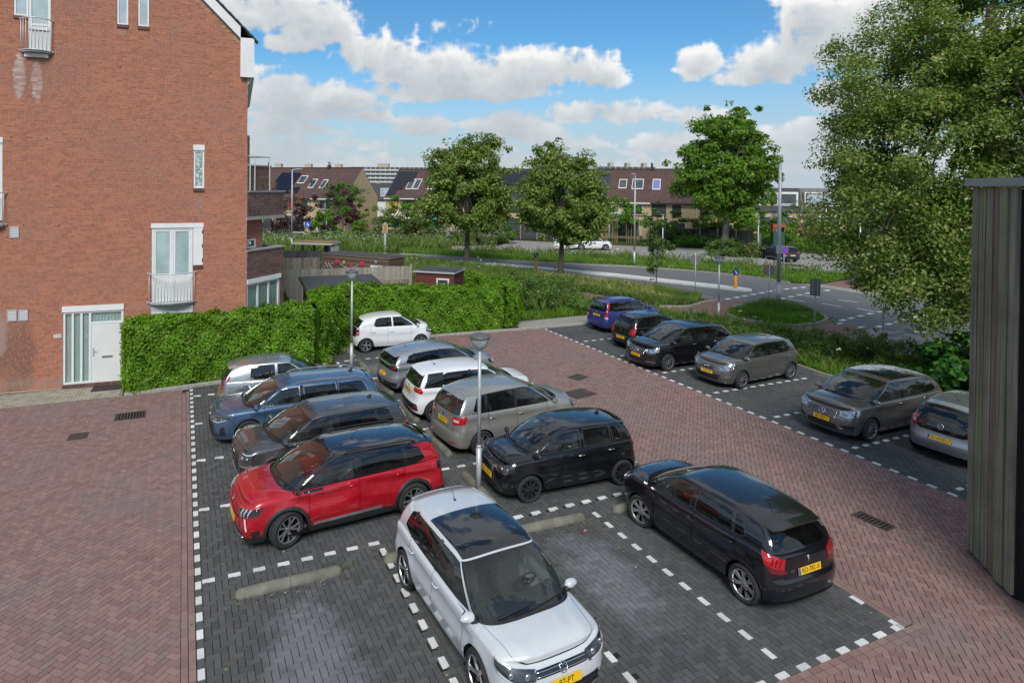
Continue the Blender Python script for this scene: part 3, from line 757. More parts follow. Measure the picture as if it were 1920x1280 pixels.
 C[..., 2] += crown*(1-np.abs(uu)**3.0)*base_c
 rail.grid(C)
 rmat = d.get('roof_mat', PM)
 ROOF = part('roof', rail, rmat, merge=0.0006, angle=60)
 if d.get('glass_roof'):
  v0, v1, ins = d['glass_roof']
  i0, i1 = int(v0*(nv-1)), max(int(v0*(nv-1))+2, int(v1*(nv-1))); k0 = int(ins*nu)
  mb = MB(); Q = C[i0:i1+1, k0:nu-k0].copy(); Q[..., 2] += 0.005; mb.grid(Q)
  part('glass_roof', mb, GLOSSBLK, angle=None)
 # spoiler
 if d.get('spoiler', 0.1) > 0:
  sp = d.get('spoiler', 0.1); e = top[ns-1+1:]; full = np.vstack([e, (e*FL)[::-1][1:]])
  c0 = full + (0.02, 0, 0.012); c1 = full + np.array([-sp, 0, -0.022]); c1[:, 1] *= 0.97; c2 = c1 + (0.004, 0, -0.022); c3 = full + (0.0, 0, -0.03)
  mb = MB(); mb.grid([c0, c1, c2, c3]); part('spoiler', mb, d.get('spoiler_mat', rmat), angle=40)
 # ---- bonnet: coons patch between nose edge, shoulders and cowl
 a_c = S.a_of_x(xcw-ab+0.03); a_h = d.get('hood_corner', 0.60)
 Tp = lambda a: S.P(a, S.zsh(np.interp(abs(a), S.a_, S.X_)))
 nv, nu = 20, 29
 fr_ = np.array([Tp(a) for a in np.linspace(a_h, -a_h, nu)])
 lf = np.array([Tp(a) for a in np.linspace(a_h, a_c, nv)]); rt = lf*FL
 arc = np.array([c[0] for c in cols[:K]]); cw = arc.copy(); cw[:, 0] += 0.075*np.cos(ths)**0.5 + 0.0; cw[:, 2] -= 0.012
 half = np.vstack([cw[:-1], lf[-1][None]])                         # centre -> left shoulder
 back = np.vstack([half[::-1], (half*FL)[1:]])
 tt = np.concatenate([[0], np.cumsum(np.linalg.norm(np.diff(back, axis=0), axis=1))]); tt /= tt[-1]
 bk = np.stack([np.interp(np.linspace(0, 1, nu), tt, back[:, e]) for e in range(3)], -1)
 u = np.linspace(0, 1, nu)[None, :, None]; v = np.linspace(0, 1, nv)[:, None, None]
 Hd = (1-v)*fr_[None]+v*bk[None]+(1-u)*lf[:, None]+u*rt[:, None] - ((1-u)*(1-v)*fr_[0]+u*(1-v)*fr_[-1]+(1-u)*v*bk[0]+u*v*bk[-1])
 uu = np.linspace(-1, 1, nu)[None]; vv = np.linspace(0, 1, nv)[:, None]
 Hd[..., 2] += d.get('hood_crown', 0.045)*(1-np.abs(uu)**2.6)*np.sin(math.pi*np.clip(vv*0.86+0.02, 0, 1))**0.6
 for (uc, wd, hh) in d.get('hood_ribs', [(0.55, 0.10, 0.010)]):
  Hd[..., 2] += hh*np.exp(-((np.abs(uu)-uc+0.12*(1-vv))/wd)**2)*np.sin(math.pi*np.clip(vv, 0, 1))**0.5
 # split: fenders are the outer columns, bonnet the rest with a gap
 kf = 3
 fens = (Hd[:, :kf+1], Hd[:, nu-1-kf:])
 hq = Hd[:, kf:nu-kf].copy(); hq[:, 0, 1] -= 0.006; hq[:, -1, 1] += 0.006; hq[0, :, 0] -= 0.006; hq[0,:,2] += 0.002
 mb = MB(); mb.grid(hq); part('bonnet', mb, PM, angle=None)
 for f_ in fens: fen = MB(); fen.grid(f_); part('front_wing', fen, PM, merge=0.0005, angle=None)
 gp = MB(); q0 = Hd[:, kf:kf+2].copy(); q0[..., 2] -= 0.008; gp.grid(q0); q1 = Hd[:, nu-2-kf:nu-kf].copy(); q1[..., 2] -= 0.008; gp.grid(q1); part('bonnet_gap', gp, WELL, False)
 cwm = MB(); full1 = np.vstack([cw[::-1], (cw*FL)[1:]]); full0 = np.vstack([arc[::-1], (arc*FL)[1:]]); full2 = full1+(0.04, 0, -0.01)
 cwm.grid([full2, full1+(0,0,-0.012), full0+(0, 0, 0.004)]); COWL = part('cowl', cwm, PLASTIC, False)
 # wipers
 if d.get('wipers', True):
  wp = MB()
  def onws(yy, t):
   yk = GH[:K, :, 1]; tt_ = np.interp(t, tr, np.arange(len(tr))); j = int(tt_); f = tt_-j; j2 = min(j+1, len(tr)-1)
   row = GH[:K, j]*(1-f)+GH[:K, j2]*f; p = np.array([np.interp(abs(yy), row[:, 1], row[:, e]) for e in range(3)]); p[1] = yy
   return p + (0.014, 0, 0.016)
  for y0, y1, t0, t1 in ((0.02, 0.60, 0.03, 0.10), (-0.50, 0.08, 0.035, 0.11)):
   pts = [onws(y0+(y1-y0)*q, t0+(t1-t0)*q) for q in np.linspace(0, 1, 7)]
   wp.tube(pts, [0.012, 0.012, 0.011, 0.010, 0.010, 0.009, 0.007], 5)
  part('wiper', wp, PLASTIC)
 # ---- arch and sill trim
 if d.get('clad'):
  for xw in (S.wb/2, -S.wb/2):
   for side in (1, -1):
    rows = []
    for rr_ in (S.ra-0.004, S.ra+0.03, S.ra+0.058):
     row = []
     for t in np.linspace(-0.18, math.pi+0.18, 22):
      x, z = xw+rr_*math.cos(t), max(0.2, S.rw+rr_*math.sin(t)); a = S.a_of_x(x)*side
      row.append(S.P(a, z)+S.N(a, z)*(0.012 if rr_ < S.ra+0.05 else 0.0))
     rows.append(row)
    mb = MB(); mb.grid(rows); part('arch_trim', mb, PLASTIC)
 # ---- wheels
 rimm = d.get('rimmat', ALLOY); tm, rm = wheel_meshes(S.rw, d.get('tw', 0.195), d['wheel'], d.get('rimfrac', 0.69), rimm)
 ty = W2 - d.get('tw', 0.195)/2 - 0.012
 for xw in (S.wb/2, -S.wb/2):
  for side in (1, -1):
   st = R(d.get('steer', 0)) if xw > 0 else 0
   w = pivot('wheel', root, (xw, side*ty, S.rw), (0, 0, st + (0 if side == 1 else math.pi)))
   a0 = pivot  # spin the wheel a little so that no two stand alike
   for nm, me in (('tyre', tm), ('rim', rm)):
    o = bpy.data.objects.new(nm, me); COL.objects.link(o); o.parent = w; o.rotation_euler = (0, random.uniform(0, 6.28), 0)
 # ---- mirrors and handles
 xm, zm = d.get('mirror', (XA+0.12, None))[0], (d.get('mirror', (0, None))[1] or float(S.zsh(XA))+0.06)
 for side in (1, -1):
  mb = MB(); yb_ = ybase(xm)
  mc = (xm, side*(yb_+0.112), zm)
  for q in np.linspace(-1, 1, 9):          # a pod: rounded box, blunt at the back, tapering outwards and forwards
   e = math.sqrt(max(0.0, 1-abs(q)**2.6))
   hz = 0.056*(1-0.22*q)*e; hx = 0.088*(1-0.15*q)*e
   mb.v += [(mc[0]-0.035*(0.3+0.7*e)+hx*max(-0.15, math.cos(t_))**0.8*(1 if math.cos(t_) > 0 else -1) if math.cos(t_) > 0 else mc[0]-0.035*(0.3+0.7*e), mc[1]+side*q*0.112, mc[2]+hz*math.copysign(abs(math.sin(t_))**0.7, math.sin(t_))) for t_ in np.linspace(0, 2*math.pi, 17)[:-1]]
  mb.f += [(i*16+j, i*16+(j+1) % 16, (i+1)*16+(j+1) % 16, (i+1)*16+j) for i in range(8) for j in range(16)]
  mo = part('mirror', mb, d.get('mirror_mat', PM))
  g = MB(); g.ball((xm-0.036, side*(yb_+0.112), zm), (0.0012, 0.078, 0.040), 14, 6); mesh_obj('mirror_glass', g.v, g.f, CHROME, mo, True)
  g = MB(); g.tube([(xm+0.03, side*(yb_-0.02), zm-0.045), (xm+0.01, side*(yb_+0.07), zm-0.045)], [0.045, 0.035], 6); mesh_obj('mirror_foot', g.v, g.f, PLASTIC, mo, True)
  for k, x in enumerate(d.get('handles', [xs[1]+0.14] + ([xs[2]+0.12] if len(xs) > 2 else []))):
   zh = d.get('handle_z', 0.80) + 0.02*k; a = side*S.a_of_x(x); p, nn = S.P(a, zh), S.N(a, zh)
   mb = MB(); mb.tube([p+nn*0.004+(-0.085, 0, 0), p+nn*0.026+(-0.06, 0, 0.002), p+nn*0.030+(0, 0, 0.003), p+nn*0.026+(0.06, 0, 0.002), p+nn*0.004+(0.085, 0, 0)], 0.0125, 6)
   mesh_obj('handle', mb.v, mb.f, d.get('handle_mat', PM), doors.get(('front_door' if k == 0 else 'rear_door', side), root), True)
 # ---- lights
 for spec in d.get('front', []) + d.get('rear', []):
  kind, up, lo = spec[0], spec[1], spec[2]; opt = spec[3] if len(spec) > 3 else {}
  rear = opt.get('rear', False); f = (lambda a, z: (S.A-a, z)) if rear else (lambda a, z: (a, z))
  for side in ((1, -1) if opt.get('both', True) else (1,)):
   U = [(side*f(a, z)[0], z) for a, z in up]; Lo = [(side*f(a, z)[0], z) for a, z in lo]
   mb = MB(); add_patch(mb, S, U, Lo, opt.get('n', 10), opt.get('m', 4), opt.get('off', 0.006))
   mt = opt.get('mat', PLASTIC); par = root
   if rear and kind in ('rear_panel',) and TGO: par = TGO
   o = part(kind, mb, mt, parent=par, angle=50)
   if kind == 'headlight':
    Q, AZ = patch_pts(S, U, Lo, 12, 5, 0.006)
    Nn = S.N(AZ[...,0], AZ[...,1])
    for (cu, cv, rr_) in opt.get('bulbs', [(0.35, 0.5, 0.05), (0.68, 0.5, 0.042)]):
     i, j = int(cv*4), int(cu*11); bb = MB(); bb.ball(tuple(Q[i, j]+Nn[i, j]*0.004), (rr_*0.5, rr_, rr_), 14, 8)
     mesh_obj('lamp', bb.v, bb.f, LAMPBOWL, o, True)
    cvm = MB(); add_patch(cvm, S, U, Lo, 12, 5, 0.030, 0.03); mesh_obj('lamp_cover', cvm.v, cvm.f, HEADL, o, True)
    if opt.get('drl'):
     dr = MB()
     if opt['drl'] == 'claws':
      for q in (0.30, 0.5, 0.7):
       j = int(q*11); dr.tube([Q[0, j]+Nn[0, j]*0.012, Q[2, max(0, j-1)]+Nn[2, j]*0.014, Q[4, max(0, j-1)]+Nn[4, j]*0.012], 0.012, 5)
     else:
      rows = {'low': 4, 'top': 0}[opt['drl']]
      dr.tube([Q[rows, j]+Nn[rows, j]*0.010 for j in range(1, 11)], 0.011, 5)
     mesh_obj('light_strip', dr.v, dr.f, WHITEPR, o, True)
   if kind == 'grille' and opt.get('bars', 0):
    Q, AZ = patch_pts(S, U, Lo, 14, 9, 0.012); nb = opt['bars']; br = MB()
    for b_ in range(nb):
     i = int(round((b_+0.5)*8/nb)); br.tube([Q[i, j] for j in range(14)], opt.get('barw', 0.008), 5)
    mesh_obj('grille_bar', br.v, br.f, opt.get('barmat', CHROME), o, True)
 # ---- plates and badges
 def front_at(z, off=0.012): return S.P(0.0, z)+np.array([off, 0, 0])
 def rear_at(z, off=0.012): return S.P(S.A, z)-np.array([off, 0, 0])
 def nfr(z): v = np.array([1, 0, 0.0]); q = S.P(0.0, z+0.02)-S.P(0.0, z-0.02); n_ = np.array([q[2], 0, -q[0]]); return n_/np.linalg.norm(n_)
 def nrr(z): q = S.P(S.A, z+0.02)-S.P(S.A, z-0.02); n_ = np.array([-q[2], 0, q[0]]); return n_/np.linalg.norm(n_)
 if 'plate_f' in d: number_plate(root, front_at(d['plate_f'][0], 0.022), (0.995, 0, 0.1), d['plate_f'][1])
 if 'plate_r' in d: number_plate(TGO if (TGO and d['plate_r'][0] > 0.6) else root, rear_at(d['plate_r'][0], 0.016), nrr(d['plate_r'][0]), d['plate_r'][1])
 if 'badge_f' in d: k, z, r = d['badge_f'][:3]; emblem(root, k, front_at(z, 0.02), nfr(z), r, d['badge_f'][3] if len(d['badge_f']) > 3 else None)
 if 'badge_r' in d: k, z, r = d['badge_r'][:3]; emblem(root, k, rear_at(z, 0.008), nrr(z), r, d['badge_r'][3] if len(d['badge_r']) > 3 else None)
 for txt, yy, z, sz in d.get('rear_text', []):
  a = S.A-abs(yy); p = S.P(math.copysign(a, yy), z)-np.array([0.010, 0, 0]); n_ = Vector(S.N(math.copysign(a, yy), z)); up = Vector((0,0,1)); up = (up-n_*up.dot(n_)).normalized(); rt_ = up.cross(n_)
  text_obj('model_lettering', txt, sz, CHROME, root, Matrix(((rt_.x, up.x, n_.x, p[0]), (rt_.y, up.y, n_.y, p[1]), (rt_.z, up.z, n_.z, p[2]), (0,0,0,1))))
 # ---- antenna, rails
 if d.get('antenna'):
  kind, xa = d['antenna'][:2]; z = roofz(xa)+d.get('crown', 0.036)-0.01; mb = MB(); ya = d['antenna'][2] if len(d['antenna']) > 2 else 0.0
  if kind == 'fin':
   mb.add([(xa+0.09, -0.02, z-0.02), (xa+0.09, 0.02, z-0.02), (xa-0.08, 0.02, z-0.02), (xa-0.08, -0.02, z-0.02), (xa-0.065, -0.004, z+0.06), (xa-0.065, 0.004, z+0.06), (xa-0.02, -0.006, z+0.05), (xa-0.02, 0.006, z+0.05)],
       [(0,1,7,6), (1,2,5,7), (2,3,4,5), (3,0,6,4), (6,7,5,4)])
  else:
   mb.ball((xa, ya, z-0.005), (0.045, 0.02, 0.025), 8, 6); mb.tube([(xa, ya, z), (xa-0.12, ya, z+0.13), (xa-0.21, ya, z+d.get('ant_h', 0.22))], [0.006, 0.004, 0.002], 5)
  part('antenna', mb, d.get('ant_mat', PLASTIC))
 if d.get('rails'):
  for side in (1, -1):
   pts = [p*(1, side*0.93, 1)+np.array([0, 0, 0.045+0.02]) for p in top[K+1:ns-1]]
   if len(pts) > 2:
    pts[0] = pts[0]-np.array([0, 0, 0.05]); pts[-1] = pts[-1]-np.array([0, 0, 0.05])
    mb = MB(); mb.tube(pts, 0.016, 6); part('roof_rail', mb, d['rails'])
 # ---- cabin
 zf = 0.30
 mb = MB(); xd = xcw-ab-0.05
 mb.box(xrb+0.25, xcw+0.05, -W2+0.14, W2-0.14, zf-0.04, zf)
 mb.box(xrb+0.12, xrb+0.55, -W2+0.2, W2-0.2, zf, float(S.zsh(xrb+0.4))-0.16); part('cabin_floor', mb, CABIN, False)
 mb = MB(); zd = float(S.zsh(xd))-0.03
 rows = []
 for x, z in ((xcw-0.03, zd-0.0), (xd+0.12, zd+0.015), (xd-0.12, zd-0.01), (xd-0.2, zd-0.08), (xd-0.16, zd-0.3), (xd-0.1, zf)):
  rows.append([(x-0.10*(yy/1.0)**2, yy*(W2-0.13), z) for yy in np.linspace(-1, 1, 9)])
 mb.grid(rows); part('dashboard', mb, CABIN2)
 def seat(x, y, w, hs, he, back=0.30):
  b = MB(); tilt = 0.28
  def rb(x0, x1, hw, z0, z1, lean):
   rows = []
   for z, f in ((z0, 0.9), (z0+0.06, 1), ((z0+z1)/2, 1.02), (z1-0.06, 0.92), (z1, 0.7)):
    o_ = -(z-z0)*lean
    rows.append([(x0+o_, y-hw*f, z), (x0+0.03+o_, y-hw*f*0.98, z), (x1+o_, y-hw*f*0.8, z), (x1+o_, y+hw*f*0.8, z), (x0+0.03+o_, y+hw*f*0.98, z), (x0+o_, y+hw*f, z), (x0+o_, y-hw*f, z)])
   b.grid(rows); b.add(rows[-1][:6], [(0,1,2,3,4,5)])
  b.box(x-0.25, x+0.25, y-w/2, y+w/2, zf, hs)
  rb(x-0.27, x-0.13, w/2, hs-0.05, he-0.16, tilt)
  return b, rb, tilt
 hs = zf+0.28; he = H-0.28
 xsF = xd-0.62
 for side in (1, -1):
  b, rb, tl = seat(xsF, side*W2*0.43, 0.50, hs, he)
  rb(xsF-0.26-(he-0.14-hs)*tl, xsF-0.17-(he-0.14-hs)*tl, 0.13, he-0.14, he+0.03, 0.1)
  part('seat', b, CABIN)
 b = MB(); xsR = xsF-0.80
 b.box(xsR-0.25, xsR+0.22, -W2+0.22, W2-0.22, zf, hs-0.02)
 for q in (-0.30, 0.30):
  b.grid([[(xsR-0.22-(z-hs)*0.35+ (0.10 if e in (1, 2) else 0), q+w_, z) for e, w_ in enumerate((-0.29, -0.25, 0.25, 0.29))] for z in (hs-0.05, hs+0.1, he-0.2, he-0.15)])
  b.ball((xsR-0.40, q, he-0.10), (0.05, 0.13, 0.09), 10, 6)
 part('rear_bench', b, CABIN)
 sw = MB(); cx_, cy_, cz_ = xd-0.33, W2*0.43*1.0, zd-0.02
 Mw = Matrix.Translation((cx_, cy_, cz_)) @ Matrix.Rotation(R(-62), 4, 'Y')
 sw.tube([Mw @ Vector((0.185*math.cos(t), 0.185*math.sin(t), 0)) for t in np.linspace(0, 2*math.pi, 25)], 0.016, 6, False)
 sw.box(-0.02, 0.02, -0.17, 0.17, -0.012, 0.012, Mw); sw.ball((cx_, cy_, cz_), 0.06, 10, 6); part('steering_wheel', sw, PLASTIC)
 for fn in d.get('extra', []): fn(root, S, locals())
 return root, S
# ------------------------------------------------------------------ the cars of the lot
P_RED = paint('red_paint', (0.50, 0.004, 0.016), metal=0.35, rough=0.25, flake=0.3)
P_WHITE = paint('white_paint', (0.72, 0.73, 0.74), rough=0.35)
P_WHITEGREY = paint('pale_silver_white_paint', (0.62, 0.645, 0.67), metal=0.15, rough=0.33, flake=0.1)
P_BLACK = paint('black_paint', (0.0055, 0.0055, 0.0065), rough=0.25, flake=0.2, dust=0.012)
P_BLACK2 = paint('blue_black_paint', (0.005, 0.0055, 0.009), rough=0.25, flake=0.2, dust=0.012)
P_SILVER = paint('silver_paint', (0.40, 0.42, 0.44), metal=0.75, rough=0.34, flake=0.3)
P_SILVER2 = paint('cool_silver_paint', (0.40, 0.42, 0.45), metal=0.7, rough=0.32, flake=0.3)
P_BLUE = paint('slate_blue_paint', (0.085, 0.155, 0.26), metal=0.6, rough=0.3, flake=0.3)
P_VIOLET = paint('violet_blue_paint', (0.035, 0.045, 0.22), metal=0.3, rough=0.3, flake=0.3)
P_NAVY = paint('navy_paint', (0.016, 0.018, 0.034), metal=0.3)
TRIMGREY = simple('trim_grey', (0.05, 0.05, 0.052), 0.35)
P_GREY = paint('anthracite_paint', (0.085, 0.087, 0.093), metal=0.55, rough=0.3, flake=0.3, dust=0.03)
P_GREYW = paint('warm_grey_paint', (0.20, 0.192, 0.188), metal=0.7, rough=0.32, flake=0.3)
P_BEIGE = paint('beige_grey_paint', (0.36, 0.355, 0.32), metal=0.55, rough=0.33, flake=0.3)

def base(**k):
 """proportions shared by the hatchbacks; every car overrides its own"""
 L, W, H, wb, fo = k['L'], k['W'], k['H'], k['wb'], k['fo']
 xf = wb/2+fo; xr = xf-L; zh, zc, zb = k.pop('zh', 0.74), k.pop('zc', 0.96)-0.045, k.pop('zb', 1.0)-0.055
 xcw = k.get('xcw', wb/2-0.06+0.10); ab = k.get('ab', 0.34); xA = xcw-ab
 d = dict(rw=0.315, xA=xA, xcw=xcw, zcw=zc+0.035,
    nose=[(0.15, 0.10), (0.25, 0.035), (0.42, 0.0), (0.55, 0.005), (0.66, 0.03), (0.76, 0.085), (0.9, 0.2), (1.1, 0.3)],
    tail=[(0.15, 0.10), (0.28, 0.03), (0.42, 0.0), (0.56, 0.004), (0.62, 0.045), (0.72, 0.06), (0.9, 0.085), (1.05, 0.12), (1.2, 0.17)],
    shoulder=[(xf+0.1, zh-0.03), (xf, zh), (xf-0.25, zh+0.075), (xf-0.5, (zh+zc)/2+0.05), (xA, zc), (0, (zc+zb)/2), (xr+0.55, zb), (xr, zb)],
    xwt=xA-0.50, xrr=xr+0.36, xrb=xr+0.11,
    doors=(wb/2-0.42, wb/2-1.42, -wb/2+0.20), wheel='five_v')
 d['roof'] = [(d['xwt']+0.1, H-0.10), (d['xwt']-0.35, H-0.045), (d['xwt']-0.9, H-0.032), (xr+0.75, H-0.055), (xr+0.3, H-0.10)]
 if 'roof' in k: k['roof'] = [(x, z+0.022) for x, z in k['roof']]
 d.update(k)
 if 'pillars' not in d:
  xB = d['doors'][1]; xC = d['doors'][2]
  d['pillars'] = [(xB+0.04, xB+0.05), (xB-0.05, xB-0.035), (xC-0.02, xC+0.03), (xC-0.07, xC-0.03), (xr+0.52, xr+0.72)]
 d.setdefault('ptags', ['w1', 'bp', 'w2', 'cp', 'w3', 'dp'])
 return d
RL = dict(rear=True)
CARS = {}
def hl(up, lo, **o): return ('headlight', up, lo, dict(mat=o.pop('mat', LAMPDK), **o))
def tl(up, lo, **o): return ('taillight', up, lo, dict(mat=o.pop('mat', REDLENS), rear=True, **o))
def gr(up, lo, **o): return ('grille', up, lo, dict(mat=o.pop('mat', PLASTIC), both=False, **o))
def pn(nm, up, lo, **o): return (nm, up, lo, dict(mat=o.pop('mat', PLASTIC), **o))
def band(w0, z0, w1, z1): return [(-w0, z0), (w0, z0)], [(-w1, z1), (w1, z1)]
def pillar_light(r0, r1, c0=-1, c1=2, mat=REDLENS, off=0.012):
 """upright lamp on the rear pillar beside the hatch"""
 def fn(root, S, L):
  GH, ns, nrm, FL = L['GH'], L['ns'], L['nrm'], L['FL']
  for side in (1, -1):
   mb = MB(); rows = []
   for j in range(r0, r1+1):
    rows.append([(GH[i, j]+nrm[i]*off)*(1, side, 1) for i in range(ns-1+c0, ns-1+c1+1)])
   mb.grid(rows); o = mesh_obj('taillight', mb.v, mb.f, mat, root, True)
 return fn
def side_strip(pts_up, pts_lo, mat, name='side_strip', off=0.006):
 def fn(root, S, L):
  for side in (1, -1):
   mb = MB(); add_patch(mb, S, [(side*S.a_of_x(x), z) for x, z in pts_up], [(side*S.a_of_x(x), z) for x, z in pts_lo], 12, 3, off, 0.01)
   mesh_obj(name, mb.v, mb.f, mat, root, True, angle=50)
 return fn

CARS['polo'] = base(L=4.053, W=1.751, H=1.461, wb=2.552, fo=0.81, rw=0.318, paint=P_WHITEGREY, x=4.40, y=8.86, heading=-86.5,
 label='pale silver hatchback with black glass roof, its nose towards the camera, nearest of the cars', zh=0.76, zc=0.95, zb=0.99, wheel='five_twist', rimmat=ALLOY, rimfrac=0.74,
 nf=3.2, cf=0.48, ab=0.36, creases=[(0.79, -0.03, 0.022, 0.25, 1.2, -1.9), (0.46, 0, 0.012, 0.2, 0.8, -0.8)],
 rear_glass=GLASSDK, glass_roof=(0.0, 0.62, 0.10), hood_ribs=[(0.62, 0.08, 0.012), (0.3, 0.06, 0.004)],
 front=[hl([(0.40, 0.735), (0.70, 0.765), (1.06, 0.83)], [(0.42, 0.625), (0.72, 0.640), (1.00, 0.74)], drl='low', bulbs=[(0.25, .5, .045), (.6, .5, .045)]),
     gr(*band(0.42, 0.725, 0.40, 0.640), mat=GLOSSBLK, bars=2, barw=0.007), gr(*band(0.60, 0.46, 0.64, 0.29), bars=2, barw=0.01, barmat=GLOSSBLK)],
 rear=[tl([(0.42, 0.93), (0.80, 0.95)], [(0.44, 0.80), (0.82, 0.79)])],
 plate_f=(0.535, '97-PT'), badge_f=('vw', 0.690, 0.060), antenna=('whip', -1.05), badge_r=('vw', 0.88, 0.055))

CARS['red2008'] = base(L=4.30, W=1.77, H=1.53, wb=2.605, fo=0.85, rw=0.345, paint=P_RED, x=3.06, y=12.97, heading=184.1, tw=0.215,
 label='red crossover with black roof and front wheels turned, beside the pale hatchback', zh=0.86, zc=1.04, zb=1.10, wheel='five_v', rimmat=ALLOY, rimfrac=0.70, steer=20, frame_mat=GLOSSBLK,
 roof_mat=GLOSSBLK, clad=True, black_a=True, rails=GLOSSBLK, antenna=('whip', -0.2), ant_h=0.10, rear_glass=GLASSDK, mirror_mat=GLOSSBLK, nf=3.4, cf=0.46,
 nose=[(0.15, 0.09), (0.25, 0.03), (0.42, 0.0), (0.62, 0.0), (0.78, 0.02), (0.88, 0.08), (1.0, 0.17), (1.2, 0.3)], hood_crown=0.05, hood_ribs=[(0.60, 0.07, 0.014)],
 creases=[(0.93, -0.02, 0.035, 0.30, 1.2, 0.05), (0.98, 0.06, 0.035, 0.30, -0.2, -1.9), (0.45, 0, 0.02, 0.15, 0.85, -0.85)], flare=0.02,
 front=[hl([(0.50, 0.80), (0.75, 0.83), (1.08, 0.88)], [(0.54, 0.68), (0.80, 0.70), (1.00, 0.75)], drl='claws', bulbs=[(.85, .4, .03)]),
     gr(*band(0.44, 0.83, 0.56, 0.46), mat=PLASTIC, bars=6, barw=0.012, barmat=P_RED), gr(*band(0.62, 0.38, 0.70, 0.24), bars=1),
     pn('light_strip', [(0.70, 0.66), (0.73, 0.66)], [(0.74, 0.44), (0.77, 0.44)], mat=WHITEPR, n=3), pn('fog_lamp', [(0.86, 0.45), (1.02, 0.47)], [(0.86, 0.32), (1.02, 0.34)]),
     pn('skid_plate', [(0.30, 0.26), (0.62, 0.26)], [(0.30, 0.21), (0.62, 0.21)], mat=ALLOY)],
 rear=[tl([(0.40, 1.02), (1.0, 1.03)], [(0.40, 0.90), (0.98, 0.88)], mat=GLOSSBLK), tl([(0.46, 0.99), (0.92, 0.99)], [(0.46, 0.93), (0.92, 0.92)], mat=REDDK, off=0.010),
    pn('bumper_trim', [(0.1, 0.50), (1.05, 0.50)], [(0.1, 0.28), (1.02, 0.28)], rear=True), pn('skid_plate', [(0.2, 0.42), (0.60, 0.42)], [(0.2, 0.34), (0.60, 0.34)], rear=True, mat=ALLOY, off=0.012)],
 badge_f=('lion', 0.80, 0.05), plate_f=(0.50, ''), handle_z=0.93,
 extra=[side_strip([(0.80, 0.37), (-0.60, 0.40)], [(0.80, 0.325), (-0.60, 0.345)], ALLOY), side_strip([(1.02, 0.99), (0.62, 1.0)], [(0.98, 0.95), (0.62, 0.955)], GLOSSBLK, 'wing_badge')])

CARS['q2'] = base(L=4.20, W=1.80, H=1.51, wb=2.60, fo=0.80, rw=0.345, paint=P_GREY, x=3.19, y=15.39, heading=183.9, tw=0.22,
 label='dark grey crossover with paler rear pillar, between the red and the blue car', zh=0.84, zc=1.02, zb=1.06, wheel='ten', rimmat=ALLOYDK, clad=True, frame_mat=GLOSSBLK, antenna=('fin', -1.15), nf=3.6, cf=0.44,
 nose=[(0.15, 0.09), (0.25, 0.03), (0.42, 0.0), (0.62, 0.0), (0.76, 0.03), (0.86, 0.09), (1.0, 0.2), (1.2, 0.3)], rear_glass=GLASSDK, hood_ribs=[(0.5, 0.06, 0.010), (0.8, 0.06, 0.008)],
 creases=[(0.92, 0, 0.035, 0.24, 1.2, -1.9), (0.45, 0, 0.02, 0.15, 0.85, -0.85)], flare=0.025,
 front=[hl([(0.52, 0.82), (0.78, 0.83), (1.04, 0.87)], [(0.56, 0.70), (0.80, 0.69), (0.98, 0.74)], drl='top'),
     gr([(-0.40, 0.80), (0.40, 0.80)], [(-0.50, 0.42), (0.50, 0.42)], bars=5, barw=0.012, barmat=GLOSSBLK),
     pn('air_intake', [(0.62, 0.58), (0.92, 0.60)], [(0.58, 0.34), (0.90, 0.32)]), pn('intake_trim', [(0.60, 0.60), (0.95, 0.63)], [(0.60, 0.575), (0.95, 0.595)], mat=ALLOY, off=0.014),
     pn('skid_plate', [(0.0, 0.30), (0.85, 0.30)], [(0.0, 0.25), (0.83, 0.25)], mat=ALLOY, off=0.01)],
 rear=[tl([(0.44, 1.0), (0.98, 1.02)], [(0.46, 0.86), (0.94, 0.86)]), pn('bumper_trim', [(0.0, 0.48), (1.0, 0.48)], [(0.0, 0.28), (1.0, 0.28)], rear=True)],
 badge_f=('rings', 0.72, 0.06), handle_z=0.90)

CARS['corolla'] = base(L=4.65, W=1.79, H=1.45, wb=2.70, fo=0.93, rw=0.325, paint=P_BLUE, x=2.94, y=18.05, heading=180.1, tw=0.21,
 label='slate blue estate car with silver roof rails and bright window line', zh=0.75, zc=0.96, zb=1.02, wheel='five_v', rimmat=ALLOY, rails=ALLOY, antenna=('fin', -1.55), wtrim=CHROME, nf=2.9, cf=0.58,
 xrr=-2.42+0.42, xrb=-2.42+0.10, hood_ribs=[(0.55, 0.08, 0.016)], creases=[(0.80, -0.01, 0.03, 0.26, 1.3, -2.0), (0.45, 0, 0.02, 0.15, 0.9, -0.9)],
 pillars=[(0.0, 0.02), (-0.10, -0.08), (-1.02, -0.98), (-1.06, -1.02), (-1.95, -1.72)], doors=(0.95, -0.05, -1.02),
 front=[hl([(0.46, 0.73), (0.75, 0.77), (1.14, 0.84)], [(0.46, 0.66), (0.76, 0.65), (1.06, 0.74)], drl='low', bulbs=[(.35, .5, .035), (.65, .5, .035)]),
     gr(*band(0.46, 0.70, 0.46, 0.66), mat=GLOSSBLK), gr(*band(0.56, 0.58, 0.80, 0.26), bars=5, barw=0.012, barmat=PLASTIC), pn('air_intake', [(0.84, 0.52), (0.94, 0.56)], [(0.80, 0.30), (0.98, 0.32)])],
 rear=[tl([(0.3, 0.95), (0.98, 0.98)], [(0.3, 0.86), (0.95, 0.82)])], badge_f=('ellipses', 0.69, 0.045), handle_z=0.84)

